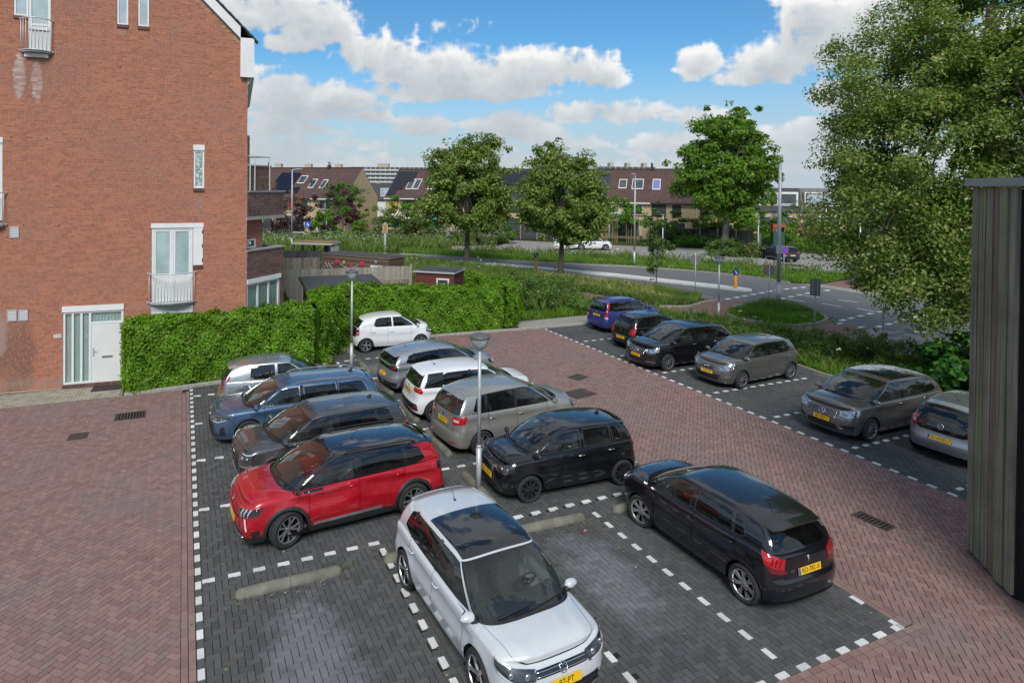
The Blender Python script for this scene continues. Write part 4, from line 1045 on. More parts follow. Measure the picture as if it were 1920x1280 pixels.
CARS['aygo_s'] = base(L=3.455, W=1.615, H=1.46, wb=2.34, fo=0.60, rw=0.285, paint=P_SILVER, x=2.69, y=20.30, heading=-4.7,
 label='silver city car with tall red rear lamps, tail to the left, against the ivy hedge', zh=0.78, zc=0.99, zb=1.02, wheel='cover', rimmat=ALLOY, tw=0.165, cf=0.48, cr=0.36, ab=0.30,
 xrr=-1.685+0.36, xrb=-1.685+0.07, tailgate_mat=GLOSSBLK, wtrim=GLOSSBLK, handle_mat=PLASTIC, yr_r=0.86, rp_cols=2,
 pillars=[(0.02, 0.0), (-0.06, -0.07), (-0.78, -0.76), (-0.86, -0.86), (-1.06, -0.98)], ptags=['w1', 'xp', 'w2', 'xp', 'dp', 'dp'],
 hood_ribs=[(0.5, 0.2, 0.01)], front=[hl([(0.36, 0.78), (0.85, 0.88)], [(0.40, 0.64), (0.82, 0.70)])], roof=[(0.9, 1.35), (0.3, 1.41), (-0.4, 1.415), (-0.95, 1.385), (-1.4, 1.32)],
 rear=[pn('rear_panel', [(0.0, 1.0), (0.52, 1.0)], [(0.0, 0.70), (0.50, 0.70)], rear=True, mat=GLOSSBLK), tl([(0.56, 1.01), (0.78, 1.01)], [(0.56, 0.68), (0.66, 0.66)])],
 plate_r=(0.50, ''), extra=[pillar_light(0, 5, 0, 1)], antenna=('whip', 0.55))

CARS['aygo_w'] = base(L=3.43, W=1.615, H=1.465, wb=2.34, fo=0.62, rw=0.285, paint=P_WHITE, x=8.06, y=25.61, heading=-2.3,
 label='small white city car parked against the far ivy hedge', zh=0.78, zc=1.0, zb=1.05, wheel='five', rimmat=ALLOY, tw=0.165, cf=0.50, cr=0.38, ab=0.30,
 xrr=-1.64+0.42, xrb=-1.64+0.10, tailgate_mat=GLOSSBLK, yr_r=0.84, flare=0.02, roof=[(0.9, 1.34), (0.3, 1.40), (-0.4, 1.405), (-0.9, 1.37), (-1.3, 1.31)],
 pillars=[(0.0, -0.02), (-0.07, -0.09), (-0.86, -0.70), (-0.90, -0.74), (-1.0, -0.88)], ptags=['w1', 'xp', 'w2', 'xp', 'dp', 'dp'],
 front=[hl([(0.44, 0.72), (0.70, 0.80), (0.94, 0.86)], [(0.48, 0.62), (0.74, 0.62), (0.94, 0.70)], mat=LAMPBOWL), gr(*band(0.4, 0.45, 0.5, 0.30))],
 rear=[tl([(0.56, 0.92), (0.80, 0.95)], [(0.56, 0.70), (0.80, 0.72)]), tl([(0.62, 0.82), (0.76, 0.83)], [(0.62, 0.76), (0.76, 0.77)], mat=CLEARLENS, off=0.010)], plate_r=(0.50, ''))

CARS['p208_s'] = base(L=4.055, W=1.745, H=1.43, wb=2.54, fo=0.83, rw=0.315, paint=P_SILVER2, x=8.07, y=20.31, heading=3.8,
 label='silver hatchback with dark band across its tail, between the white cars', zh=0.78, zc=0.97, zb=1.02, wheel='five_v', rimmat=ALLOYDK, rear_glass=GLASSDK, antenna=('whip', -1.1), ant_h=0.2,
 creases=[(0.86, -0.02, 0.03, 0.28, 1.2, -0.2), (0.90, 0.03, 0.03, 0.28, -0.3, -1.9)], roof=[(0.6, 1.315), (0.1, 1.365), (-0.5, 1.37), (-1.0, 1.33), (-1.5, 1.26)], spoiler=0.17,
 hood_ribs=[(0.6, 0.08, 0.016)], front=[hl([(0.45, 0.76), (0.72, 0.78), (1.05, 0.84)], [(0.50, 0.66), (0.75, 0.66), (0.98, 0.72)], drl='claws')],
 rear=[pn('rear_band', [(-0.46, 0.92), (0.46, 0.92)], [(-0.46, 0.81), (0.46, 0.81)], rear=True, both=False, mat=GLOSSBLK), tl([(0.44, 0.93), (0.94, 0.97)], [(0.46, 0.81), (0.90, 0.80)], mat=GLOSSBLK), tl([(0.50, 0.90), (0.86, 0.93)], [(0.52, 0.85), (0.84, 0.85)], mat=REDDK, off=0.011),
    pn('bumper_trim', [(0.1, 0.42), (0.9, 0.44)], [(0.1, 0.27), (0.9, 0.30)], rear=True)], plate_r=(0.60, 'R-42-TG'), handle_z=0.86)

CARS['i20w'] = base(L=4.035, W=1.734, H=1.474, wb=2.57, fo=0.82, rw=0.315, paint=P_WHITE, x=8.06, y=17.63, heading=-2.4,
 label='white hatchback with red rear lamps and black lower bumper, next to the beige people carrier', zh=0.76, zc=0.97, zb=1.03, wheel='five_v', rimmat=ALLOY, rear_glass=GLASSDK, bpmat=GLOSSBLK, antenna=('whip', -1.05),
 pillars=[(-0.15, -0.14), (-0.24, -0.22), (-1.05, -1.0), (-1.09, -1.03), (-1.62, -1.38)], ptags=['w1', 'bp', 'w2', 'cp', 'cp', 'cp'], black_a=False,
 creases=[(0.84, -0.02, 0.03, 0.28, 1.2, -1.9)], front=[hl([(0.45, 0.75), (0.72, 0.79), (1.05, 0.86)], [(0.50, 0.65), (0.75, 0.65), (0.98, 0.74)])],
 rear=[tl([(0.42, 0.98), (0.98, 1.0)], [(0.46, 0.86), (0.92, 0.84)]), pn('bumper_trim', [(0.0, 0.52), (0.72, 0.54)], [(0.0, 0.32), (0.78, 0.36)], rear=True), tl([(0.62, 0.50), (0.76, 0.51)], [(0.62, 0.42), (0.76, 0.43)], off=0.012, n=4)],
 plate_r=(0.80, 'NZ-471-D'), badge_r=('slant_h', 0.92, 0.035), handle_z=0.84)

CARS['bmax'] = base(L=4.08, W=1.75, H=1.60, wb=2.49, fo=0.82, rw=0.315, paint=P_BEIGE, x=8.17, y=15.29, heading=5.9,
 label='beige grey people carrier with large red rear lamps, behind the front lamp post', zh=0.84, zc=1.06, zb=1.10, wheel='five_v', rimmat=ALLOY, roof=[(0.7, 1.47), (0.1, 1.53), (-0.5, 1.545), (-1.1, 1.52), (-1.6, 1.45)],
 xrr=-2.015+0.36, xrb=-2.015+0.08, creases=[(0.90, -0.03, 0.025, 0.28, 1.2, -1.9)], bpmat=PLASTIC, frame_mat=PLASTIC, ab=0.36, xwt=0.36, xcw=1.32,
 front=[hl([(0.45, 0.82), (0.72, 0.88), (1.05, 0.96)], [(0.50, 0.70), (0.75, 0.70), (0.98, 0.80)])],
 rear=[tl([(0.46, 0.98), (1.06, 1.04)], [(0.50, 0.80), (0.98, 0.86)], bulbs=[]), tl([(0.52, 0.93), (0.74, 0.94)], [(0.54, 0.87), (0.74, 0.88)], mat=CLEARLENS, off=0.010), tl([(0.40, 0.38), (0.66, 0.39)], [(0.40, 0.34), (0.66, 0.35)], n=4)],
 plate_r=(0.80, '2-KDX-75'), badge_r=('oval', 0.945, 0.035), handle_z=0.90, handle_mat=CHROME)

CARS['picanto'] = base(L=3.595, W=1.595, H=1.485, wb=2.40, fo=0.68, rw=0.292, paint=P_BLACK, x=8.17, y=12.49, heading=177.5,
 label='black city car with black wheel covers, nose to the front lamp post', zh=0.80, zc=1.0, zb=1.05, wheel='cover', rimmat=ALLOYDK, tw=0.175, antenna=('fin', -0.95), ab=0.32, wtrim=TRIMGREY, rimfrac=0.72,
 pillars=[(-0.10, -0.10), (-0.18, -0.17), (-0.92, -0.88), (-0.96, -0.92), (-1.28, -1.05)], creases=[(0.84, -0.03, 0.02, 0.22, 1.0, -1.7), (0.44, 0, 0.02, 0.15, 0.75, -0.75)], nf=3.3, cf=0.44,
 front=[hl([(0.42, 0.77), (0.66, 0.80), (0.92, 0.87)], [(0.42, 0.66), (0.68, 0.65), (0.88, 0.72)], mat=LAMPDK), gr(*band(0.40, 0.73, 0.38, 0.66), mat=GLOSSBLK, bars=1), gr(*band(0.42, 0.40, 0.60, 0.25), bars=3, barw=0.01, barmat=PLASTIC),
     pn('air_intake', [(0.62, 0.46), (0.76, 0.48)], [(0.62, 0.34), (0.76, 0.36)], mat=LAMPDK)],
 rear=[tl([(0.50, 1.02), (0.80, 1.03)], [(0.50, 0.78), (0.74, 0.78)])], plate_f=(0.50, 'KR-203-S'), badge_f=('oval', 0.775, 0.026, PLASTIC), handle_z=0.86, handle_mat=CHROME)

CARS['p208_b'] = base(L=3.97, W=1.74, H=1.46, wb=2.538, fo=0.82, rw=0.312, paint=P_BLACK2, x=9.38, y=8.87, heading=90.5,
 label='black hatchback with silver wheel covers, its tail towards the camera in the corner bay', zh=0.78, zc=0.98, zb=1.05, wheel='seven_y', rimmat=ALLOY, rimfrac=0.73, antenna=('whip', -1.05), ant_h=0.2, wtrim=TRIMGREY,
 rear_glass=GLASSDK, steer=12, creases=[(0.84, -0.01, 0.028, 0.26, 1.1, -1.3), (0.45, 0, 0.02, 0.14, 0.85, -0.85)], flare=0.018, spoiler=0.13, rrear=0.06,
 pillars=[(-0.02, -0.10), (-0.12, -0.19), (-0.98, -0.92), (-1.0, -0.95), (-1.26, -1.10)], hood_ribs=[(0.6, 0.08, 0.014)], roof=[(0.6, 1.35), (0.1, 1.40), (-0.5, 1.405), (-1.0, 1.385), (-1.5, 1.33)],
 front=[hl([(0.48, 0.74), (0.72, 0.80), (1.10, 0.90)], [(0.52, 0.64), (0.75, 0.66), (1.0, 0.78)], mat=LAMPBOWL), gr(*band(0.5, 0.45, 0.6, 0.28))],
 rear=[tl([(0.50, 0.92), (0.74, 0.98), (1.02, 1.02)], [(0.54, 0.76), (0.76, 0.80), (0.92, 0.86)]), tl([(0.54, 0.76), (0.80, 0.80), (0.90, 0.84)], [(0.46, 0.70), (0.62, 0.70), (0.80, 0.73)], mat=REDDK),
    tl([(0.58, 0.90), (0.61, 0.905)], [(0.62, 0.80), (0.65, 0.80)], mat=REDDK, off=0.011, n=3), tl([(0.66, 0.92), (0.69, 0.925)], [(0.70, 0.82), (0.73, 0.82)], mat=REDDK, off=0.011, n=3), tl([(0.74, 0.94), (0.77, 0.945)], [(0.78, 0.84), (0.81, 0.84)], mat=REDDK, off=0.011, n=3)],
 plate_r=(0.70, 'RD-782-X'), badge_r=('lion', 0.86, 0.05), rear_text=[('208', 0.38, 0.725, 0.055)], handle_z=0.86)

CARS['panda'] = base(L=3.54, W=1.58, H=1.54, wb=2.30, fo=0.65, rw=0.285, paint=P_VIOLET, x=19.75, y=24.78, heading=3.1, cat='car',
 label='violet blue small car with roof rails and tall red rear lamps', zh=0.86, zc=1.04, zb=1.05, wheel='cover', rimmat=ALLOYDK, tw=0.165, rails=PLASTIC, cr=0.20, nr=4.5, cf=0.42,
 xrr=-1.74+0.22, xrb=-1.74+0.07, abr=0.14, xwt=0.38, roof=[(0.7, 1.42), (0.1, 1.46), (-0.5, 1.47), (-1.1, 1.455), (-1.7, 1.42)], spoiler=0.08, yr_r=0.96,
 pillars=[(-0.12, -0.12), (-0.2, -0.2), (-0.95, -0.92), (-1.0, -0.96), (-1.50, -1.38)], tail=[(0.15, 0.10), (0.28, 0.02), (0.42, 0.0), (0.58, 0.004), (0.64, 0.04), (0.9, 0.05), (1.2, 0.09)],
 front=[hl([(0.4, 0.84), (0.85, 0.9)], [(0.4, 0.70), (0.82, 0.74)])], rear=[tl([(0.60, 1.06), (0.80, 1.06)], [(0.60, 0.78), (0.80, 0.78)]), tl([(0.60, 0.78), (0.80, 0.78)], [(0.60, 0.68), (0.80, 0.68)], mat=CLEARLENS)],
 plate_r=(0.80, '37-SN-TB'), badge_r=('disc', 0.96, 0.035, REDDK), extra=[pillar_light(0, 7, -1, 2)])

CARS['picanto1'] = base(L=3.535, W=1.595, H=1.48, wb=2.37, fo=0.65, rw=0.285, paint=P_BLACK, x=18.74, y=21.68, heading=2.5,
 label='black city car showing its tail with large red lamps, beside the violet blue car', zh=0.82, zc=1.0, zb=1.04, wheel='cover', rimmat=ALLOY, tw=0.165, antenna=('whip', -0.95), ant_h=0.18,
 xrr=-1.70+0.40, xrb=-1.70+0.12, pillars=[(-0.10, -0.10), (-0.18, -0.17), (-0.92, -0.88), (-0.96, -0.92), (-1.22, -1.02)],
 front=[hl([(0.4, 0.80), (0.9, 0.88)], [(0.4, 0.66), (0.86, 0.72)])],
 rear=[tl([(0.52, 1.0), (0.86, 1.02)], [(0.50, 0.68), (0.76, 0.70)]), tl([(0.56, 0.50), (0.70, 0.51)], [(0.56, 0.40), (0.70, 0.41)], n=4)], plate_r=(0.52, '72-TKJ-5'), badge_r=('oval', 0.84, 0.028, PLASTIC), handle_mat=CHROME)

BB = dict(L=4.36, W=1.79, H=1.56, wb=2.70, fo=0.82, rw=0.32, wheel='ten', rimmat=ALLOY, zh=0.82, zc=1.03, zb=1.06, ab=0.38, xcw=1.40, xwt=0.38, nf=3.0, cf=0.52, handle_mat=CHROME, handle_z=0.90,
 roof=[(0.7, 1.43), (0.1, 1.49), (-0.6, 1.50), (-1.2, 1.46), (-1.8, 1.39)], creases=[(0.88, -0.03, 0.03, 0.28, 1.2, -0.4), (0.70, 0.10, 0.02, 0.2, 0.6, -1.2)], xrr=-2.19+0.45, xrb=-2.19+0.10,
 front=[hl([(0.50, 0.80), (0.75, 0.83), (1.06, 0.90)], [(0.50, 0.68), (0.75, 0.67), (1.0, 0.76)], mat=LAMPBOWL), gr([(-0.46, 0.78), (0.46, 0.78)], [(-0.40, 0.60), (0.40, 0.60)], bars=4, barw=0.013),
     gr(*band(0.40, 0.44, 0.44, 0.28)), pn('air_intake', [(0.54, 0.46), (0.86, 0.48)], [(0.50, 0.32), (0.86, 0.32)]), pn('intake_trim', [(0.50, 0.38), (0.90, 0.37)], [(0.50, 0.355), (0.90, 0.345)], mat=CHROME, off=0.014)],
 rear=[tl([(0.5, 1.0), (1.0, 1.02)], [(0.5, 0.84), (0.96, 0.86)])], wtrim=GLOSSBLK)
CARS['bclass_b'] = base(**dict(BB, paint=P_BLACK, x=18.03, y=19.20, heading=180.7, plate_f=(0.52, 'JB-160-S'), badge_f=('star', 0.69, 0.085), label='black family hatchback with silver grille bars, left of the warm grey hatchback'))
CARS['bclass_g'] = base(**dict(BB, paint=P_GREYW, x=18.58, y=12.01, heading=180.2, plate_f=(0.52, '68-TPV-1'), badge_f=('star', 0.69, 0.085), glass_roof=(0.12, 0.62, 0.14), label='grey family hatchback with silver grille bars, alone between empty bays by the verge'))

CARS['i20g'] = base(L=3.94, W=1.71, H=1.49, wb=2.525, fo=0.80, rw=0.305, paint=P_GREYW, x=18.82, y=16.66, heading=183.3,
 label='warm grey small hatchback with large clear headlamps, right of the black family hatchback', zh=0.80, zc=1.0, zb=1.05, wheel='ten', rimmat=ALLOY, antenna=('whip', -0.9), ant_h=0.12, cf=0.56, nf=2.8,
 front=[hl([(0.48, 0.76), (0.74, 0.82), (1.06, 0.90)], [(0.52, 0.64), (0.76, 0.65), (0.98, 0.74)], mat=LAMPBOWL), gr([(-0.34, 0.68), (0.34, 0.68)], [(-0.28, 0.62), (0.28, 0.62)], mat=GLOSSBLK, bars=1),
     gr([(-0.52, 0.48), (0.52, 0.48)], [(-0.42, 0.30), (0.42, 0.30)], bars=3, barw=0.01, barmat=PLASTIC), pn('fog_lamp', [(0.66, 0.46), (0.86, 0.49)], [(0.66, 0.39), (0.86, 0.40)], mat=LAMPBOWL)],
 rear=[tl([(0.55, 1.04), (0.98, 1.05)], [(0.60, 0.88), (0.92, 0.88)])], plate_f=(0.52, '7-SJT-90'), badge_f=('slant_h', 0.69, 0.042), handle_z=0.86)

CARS['up'] = base(L=3.54, W=1.645, H=1.48, wb=2.42, fo=0.58, rw=0.288, paint=P_SILVER, x=19.26, y=9.75, heading=3.7,
 label='silver city car with black glass tailgate, partly hidden by the timber wall', zh=0.80, zc=1.0, zb=1.05, wheel='cover', rimmat=ALLOY, tw=0.165, cr=0.36, nr=3.2, tailgate_mat=GLOSSBLK, tailgate_w=0.60, tailgate_row=9,
 xrr=-1.75+0.40, xrb=-1.75+0.14, spoiler=0.06, spoiler_mat=GLOSSBLK, antenna=('whip', -0.85), ant_h=0.2, roof=[(0.9, 1.36), (0.3, 1.41), (-0.4, 1.42), (-1.0, 1.38), (-1.4, 1.32)],
 front=[hl([(0.4, 0.76), (0.85, 0.84)], [(0.4, 0.62), (0.82, 0.68)])],
 rear=[pn('rear_panel', [(-0.56, 1.03), (0.56, 1.03)], [(-0.52, 0.74), (0.52, 0.74)], rear=True, both=False, mat=GLOSSBLK), tl([(0.60, 1.04), (0.78, 1.05)], [(0.58, 0.76), (0.74, 0.76)]), tl([(0.63, 0.93), (0.73, 0.93)], [(0.63, 0.85), (0.71, 0.85)], mat=CLEARLENS, off=0.011, n=4)],
 plate_r=(0.60, '51-XHD-7'), badge_r=('vw', 0.90, 0.07), rear_text=[('up!', 0.40, 0.84, 0.06)])

CARS['far_white'] = base(L=4.0, W=1.72, H=1.50, wb=2.53, fo=0.80, rw=0.31, paint=P_WHITE, x=38.5, y=57.8, heading=-160, group='cars on the far car park', fine=False,
 label='white car on the far car park, left of the second tree trunk', wheel='cover', rimmat=ALLOY, front=[hl([(0.45, 0.78), (1.0, 0.86)], [(0.48, 0.66), (0.95, 0.72)])], rear=[tl([(0.5, 1.0), (0.95, 1.0)], [(0.5, 0.8), (0.95, 0.8)])], plate_f=(0.50, ''))
CARS['far_white2'] = base(**dict(L=4.2, W=1.78, H=1.58, wb=2.60, fo=0.82, rw=0.33, paint=P_WHITE, x=41.0, y=57.0, heading=-25, group='cars on the far car park', fine=False,
 label='white car on the far car park, right of the second tree trunk', wheel='five', rimmat=ALLOY, rear=[tl([(0.5, 1.0), (0.95, 1.0)], [(0.5, 0.8), (0.95, 0.8)])], front=[hl([(0.45, 0.78), (1.0, 0.86)], [(0.48, 0.66), (0.95, 0.72)])]))
CARS['far_dark'] = base(L=4.45, W=1.79, H=1.44, wb=2.65, fo=0.88, rw=0.32, paint=P_NAVY, x=52.7, y=43.2, heading=72, group='cars on the far car park', fine=False,
 label='dark blue car showing its tail on the far car park, behind the tall lamp post', wheel='ten', rimmat=ALLOY, rear=[tl([(0.45, 0.95), (0.98, 0.97)], [(0.45, 0.84), (0.95, 0.82)])], front=[hl([(0.45, 0.78), (1.0, 0.86)], [(0.48, 0.66), (0.95, 0.72)])], plate_r=(0.62, ''))
# ------------------------------------------------------------------ ground and paving
def in_poly(P, poly):
 x, y = P[..., 0], P[..., 1]; r = np.zeros(x.shape, bool); n = len(poly)
 for i in range(n):
  (x0, y0), (x1, y1) = poly[i], poly[(i+1) % n]
  c = ((y0 > y) != (y1 > y)) & (x < (x1-x0)*(y-y0)/((y1-y0) if y1 != y0 else 1e-9)+x0); r ^= c
 return r
def sheet(name, poly, z, mat, parent=None, kind='structure', thick=None):
 mb = MB()
 if thick: mb.prism(poly, z-thick, z)
 else: mb.add([(x, y, z) for x, y in poly], [tuple(range(len(poly)))])
 me = bpy.data.meshes.new(name); me.from_pydata(mb.v, [], mb.f)
 o = link_mesh(name, me, mat, parent)
 if kind and parent is None: o['kind'] = kind
 # make sure it faces up
 if not thick and me.polygons[0].normal.z < 0: me.flip_normals()
 return o
def asphalt_mat():
 m, N, p, out = mat_new('asphalt'); geo = N.new('ShaderNodeNewGeometry')
 a = N.noise(geo.outputs['Position'], 90, 3, 0.7); b = N.noise(geo.outputs['Position'], 0.35, 5, 0.6)
 c = N.ramp(a, [(0.3, (0.105, 0.107, 0.109)), (0.7, (0.165, 0.167, 0.168))])
 c = N.mix(N.maprange(b, 0.4, 0.7, 0, 0.5), c, (0.165, 0.163, 0.16)); N.l.new(c, p.inputs['Base Color']); N.put(p, Roughness=0.9)
 bn = N.new('ShaderNodeBump'); N.put(bn, Strength=0.3, Distance=0.004, Height=a); N.l.new(bn.outputs[0], p.inputs['Normal']); return m
ASPHALT = asphalt_mat()
def earth_mat(name, c0, c1, c2):
 m, N, p, out = mat_new(name); geo = N.new('ShaderNodeNewGeometry')
 a = N.noise(geo.outputs['Position'], 3.0, 6, 0.65); b = N.noise(geo.outputs['Position'], 30, 4, 0.6)
 c = N.mix(N.maprange(b, 0.35, 0.7, 0, 0.6), N.ramp(a, [(0.3, c0), (0.7, c1)]), c2); N.l.new(c, p.inputs['Base Color']); N.put(p, Roughness=0.95)
 p.inputs['Specular IOR Level'].default_value = 0.1; return m
SOIL = earth_mat('turf_soil', (0.030, 0.045, 0.014), (0.065, 0.075, 0.022), (0.085, 0.070, 0.040))
BARE = earth_mat('bare_soil', (0.07, 0.055, 0.038), (0.13, 0.105, 0.075), (0.05, 0.06, 0.02))
def brick_sheet_mat(name, cols, joint, bw, bh, rot=0.0):
 """paving too far away to tell the stones apart: stones and joints from a brick pattern"""
 m, N, p, out = mat_new(name); geo = N.new('ShaderNodeNewGeometry'); mp = N.new('ShaderNodeMapping')
 N.l.new(geo.outputs['Position'], mp.inputs[0]); mp.inputs['Rotation'].default_value = (0, 0, R(rot))
 b = N.new('ShaderNodeTexBrick'); N.l.new(mp.outputs[0], b.inputs[0]); N.put(b, Scale=1.0, Color1=(*cols[0], 1), Color2=(*cols[1], 1), Mortar=(*joint, 1))
 N.put(b, Mortar_Size=0.006, Brick_Width=bw, Row_Height=bh)
 n = N.noise(geo.outputs['Position'], 0.8, 5, 0.6); c = N.mix(N.maprange(n, 0.4, 0.7, 0, 0.45), b.outputs[0], cols[2]); N.l.new(c, p.inputs['Base Color']); N.put(p, Roughness=0.9)
 return m
REDSHEET = brick_sheet_mat('red_brick_path', [(0.20, 0.105, 0.085), (0.25, 0.135, 0.105), (0.22, 0.16, 0.135)], (0.09, 0.065, 0.055), 0.21, 0.105, 45)
GREYSHEET = brick_sheet_mat('pale_paving', [(0.30, 0.285, 0.26), (0.25, 0.24, 0.22), (0.34, 0.32, 0.29)], (0.13, 0.12, 0.10), 0.30, 0.30, 20)
LOTSHEET = brick_sheet_mat('far_lot_paving', [(0.29, 0.27, 0.25), (0.25, 0.24, 0.225), (0.31, 0.29, 0.26)], (0.16, 0.15, 0.13), 0.21, 0.105, 10)
CONC = simple('concrete', (0.30, 0.285, 0.255), 0.9, var=0.25, scale=6, bump=0.4, bscale=60)
CONCMOSS = simple('mossy_concrete', (0.150, 0.146, 0.118), 0.92, var=0.4, scale=3.5, bump=0.5, bscale=50)
ROADWHITE = simple('road_paint', (0.66, 0.66, 0.64), 0.7, var=0.14, scale=7)

sheet('ground', [(-900, -60), (900, -60), (900, 1500), (-900, 1500)], -0.06, SOIL)
ROAD = [(0, 86), (12, 64), (18.6, 54.2), (22.3, 48.2), (24.9, 42.4), (26.8, 38.2), (28.3, 34.2), (29.5, 30.4), (30.5, 28.8), (32.0, 27.2), (33.1, 25.6), (31.9, 23.4), (31.0, 22.4), (30.8, 21.8), (31.5, 20.4), (31.7, 19.1), (32.5, 18.5), (33.2, 15), (33.5, 8), (33, -6),
  (46, -6), (46, 12), (44.5, 22), (42.4, 27.0), (42.3, 31.1), (40.6, 32.3), (40.3, 35.8), (38.6, 39.6), (35.7, 43.4), (31.2, 47.2), (27.5, 50.6), (24.2, 54.9), (19.9, 59.2), (13, 69), (3, 88)]
sheet('road', ROAD, -0.035, ASPHALT)
sheet('side_street', [(42.3, 31.1), (47.3, 32.1), (52, 33.2), (70, 37), (70, 26), (50, 25.5), (42.4, 27.0)], -0.031, REDSHEET)
sheet('road_threshold', [(40.9, 31.7), (42.3, 31.1), (42.4, 27.0), (41.2, 26.6)], -0.027, GREYSHEET)
REDPATH = [(22.2, 36.6), (23.6, 35.2), (24.8, 32.2), (25.2, 28.5), (26.6, 27.7), (29.0, 28.7), (30.55, 28.8), (32.0, 27.2), (29.3, 26.9), (27.2, 25.6), (26.7, 24.4), (27.1, 23.3), (27.7, 22.05), (29.5, 21.9), (31.0, 22.4), (30.8, 21.8), (31.5, 20.4), (28.3, 19.4), (27.6, 18.6), (26.9, 19.6), (26.3, 22.0), (25.2, 24.6), (24.0, 27.2), (23.2, 30), (22.2, 33.5), (20.5, 37.5)]
sheet('red_footpath', REDPATH, -0.023, REDSHEET)
sheet('pavement', [(28.3, 19.4), (31.5, 20.4), (31.7, 19.1), (32.5, 18.5), (33.2, 15), (33.3, 9), (27.5, 9), (27.2, 18.2)], -0.019, GREYSHEET)
sheet('far_car_park', [(26.5, 66), (33, 63.5), (38, 70), (41.5, 66), (46, 61), (52, 55), (56.5, 51), (60, 48), (66, 48.5), (70, 40), (60, 36), (50.5, 34.4), (48.4, 35.4), (46.9, 39), (44.3, 44.2), (40.6, 48.8), (36, 53), (31, 57.8), (26.5, 60.5)], -0.027, LOTSHEET)
sheet('garden_path', [(60.5, 48.2), (63, 50), (74, 66), (90, 80), (93, 78), (78, 62), (66, 48.5)], -0.022, LOTSHEET)
sheet('path_strip', [(15.0, 26.25), (22.0, 26.25), (22.2, 28.1), (15.2, 27.9)], -0.02, GREYSHEET)

# --- laid paving: every stone is its own piece
S_ = 0.2113/2                                    # half a stone
def worn_patch(N, geo, c, p):
 """pale chalky wear in two of the empty bays, where tyres and salt have bleached the stones"""
 sp = N.new('ShaderNodeSeparateXYZ'); N.l.new(geo.outputs['Position'], sp.inputs[0]); n = N.noise(geo.outputs['Position'], 2.2, 6, 0.65); tot = None
 for cx, cy, rx, ry in ((1.75, 8.9, 0.75, 1.9), (6.9, 9.0, 0.8, 1.6), (6.9, 22.6, 1.0, 0.8)):
  dx = N.math('MULTIPLY', N.math('SUBTRACT', sp.outputs[0], cx), 1/rx); dy = N.math('MULTIPLY', N.math('SUBTRACT', sp.outputs[1], cy), 1/ry)
  v = N.math('SUBTRACT', 1.0, N.math('ADD', N.math('MULTIPLY', dx, dx), N.math('MULTIPLY', dy, dy)))
  tot = v if tot is None else N.math('MAXIMUM', tot, v)
 f = N.maprange(N.math('ADD', tot, N.math('MULTIPLY', N.math('SUBTRACT', n, 0.55), 2.4)), -0.2, 0.9, 0.0, 0.42)
 f = N.math('MULTIPLY', f, N.math('ADD', 0.45, N.math('MULTIPLY', geo.outputs['Random Per Island'], 0.55)))
 c = N.mix(f, c, (0.31, 0.315, 0.34))
 return c
PAVE_RED = pieces('red_pavers', [(0.0, (0.20, 0.125, 0.115)), (0.35, (0.232, 0.145, 0.132)), (0.65, (0.255, 0.158, 0.143)), (0.9, (0.28, 0.178, 0.16)), (1.0, (0.21, 0.152, 0.143))], big=0.55, bigscale=0.45, bigcol=(0.20, 0.165, 0.165), gscale=70, grain=0.4)
PAVE_GREY = pieces('grey_pavers', [(0.0, (0.062, 0.064, 0.064)), (0.4, (0.078, 0.080, 0.081)), (0.8, (0.095, 0.097, 0.098)), (1.0, (0.075, 0.082, 0.080))], big=0.5, bigscale=0.7, bigcol=(0.105, 0.102, 0.095), gscale=70, grain=0.45, extra=worn_patch)
PAVE_PALE = pieces('pale_pavers', [(0.0, (0.26, 0.24, 0.19)), (0.5, (0.33, 0.31, 0.255)), (1.0, (0.38, 0.35, 0.28))], big=0.6, bigscale=1.1, bigcol=(0.20, 0.205, 0.13), gscale=60)
PAVE_WHITE = pieces('white_pavers', [(0.0, (0.55, 0.55, 0.54)), (1.0, (0.72, 0.72, 0.70))], big=0.35, bigscale=3.0, bigcol=(0.42, 0.42, 0.41), gscale=50, grain=0.35)
JOINT = earth_mat('joint_sand', (0.022, 0.019, 0.016), (0.040, 0.034, 0.027), (0.020, 0.026, 0.012))

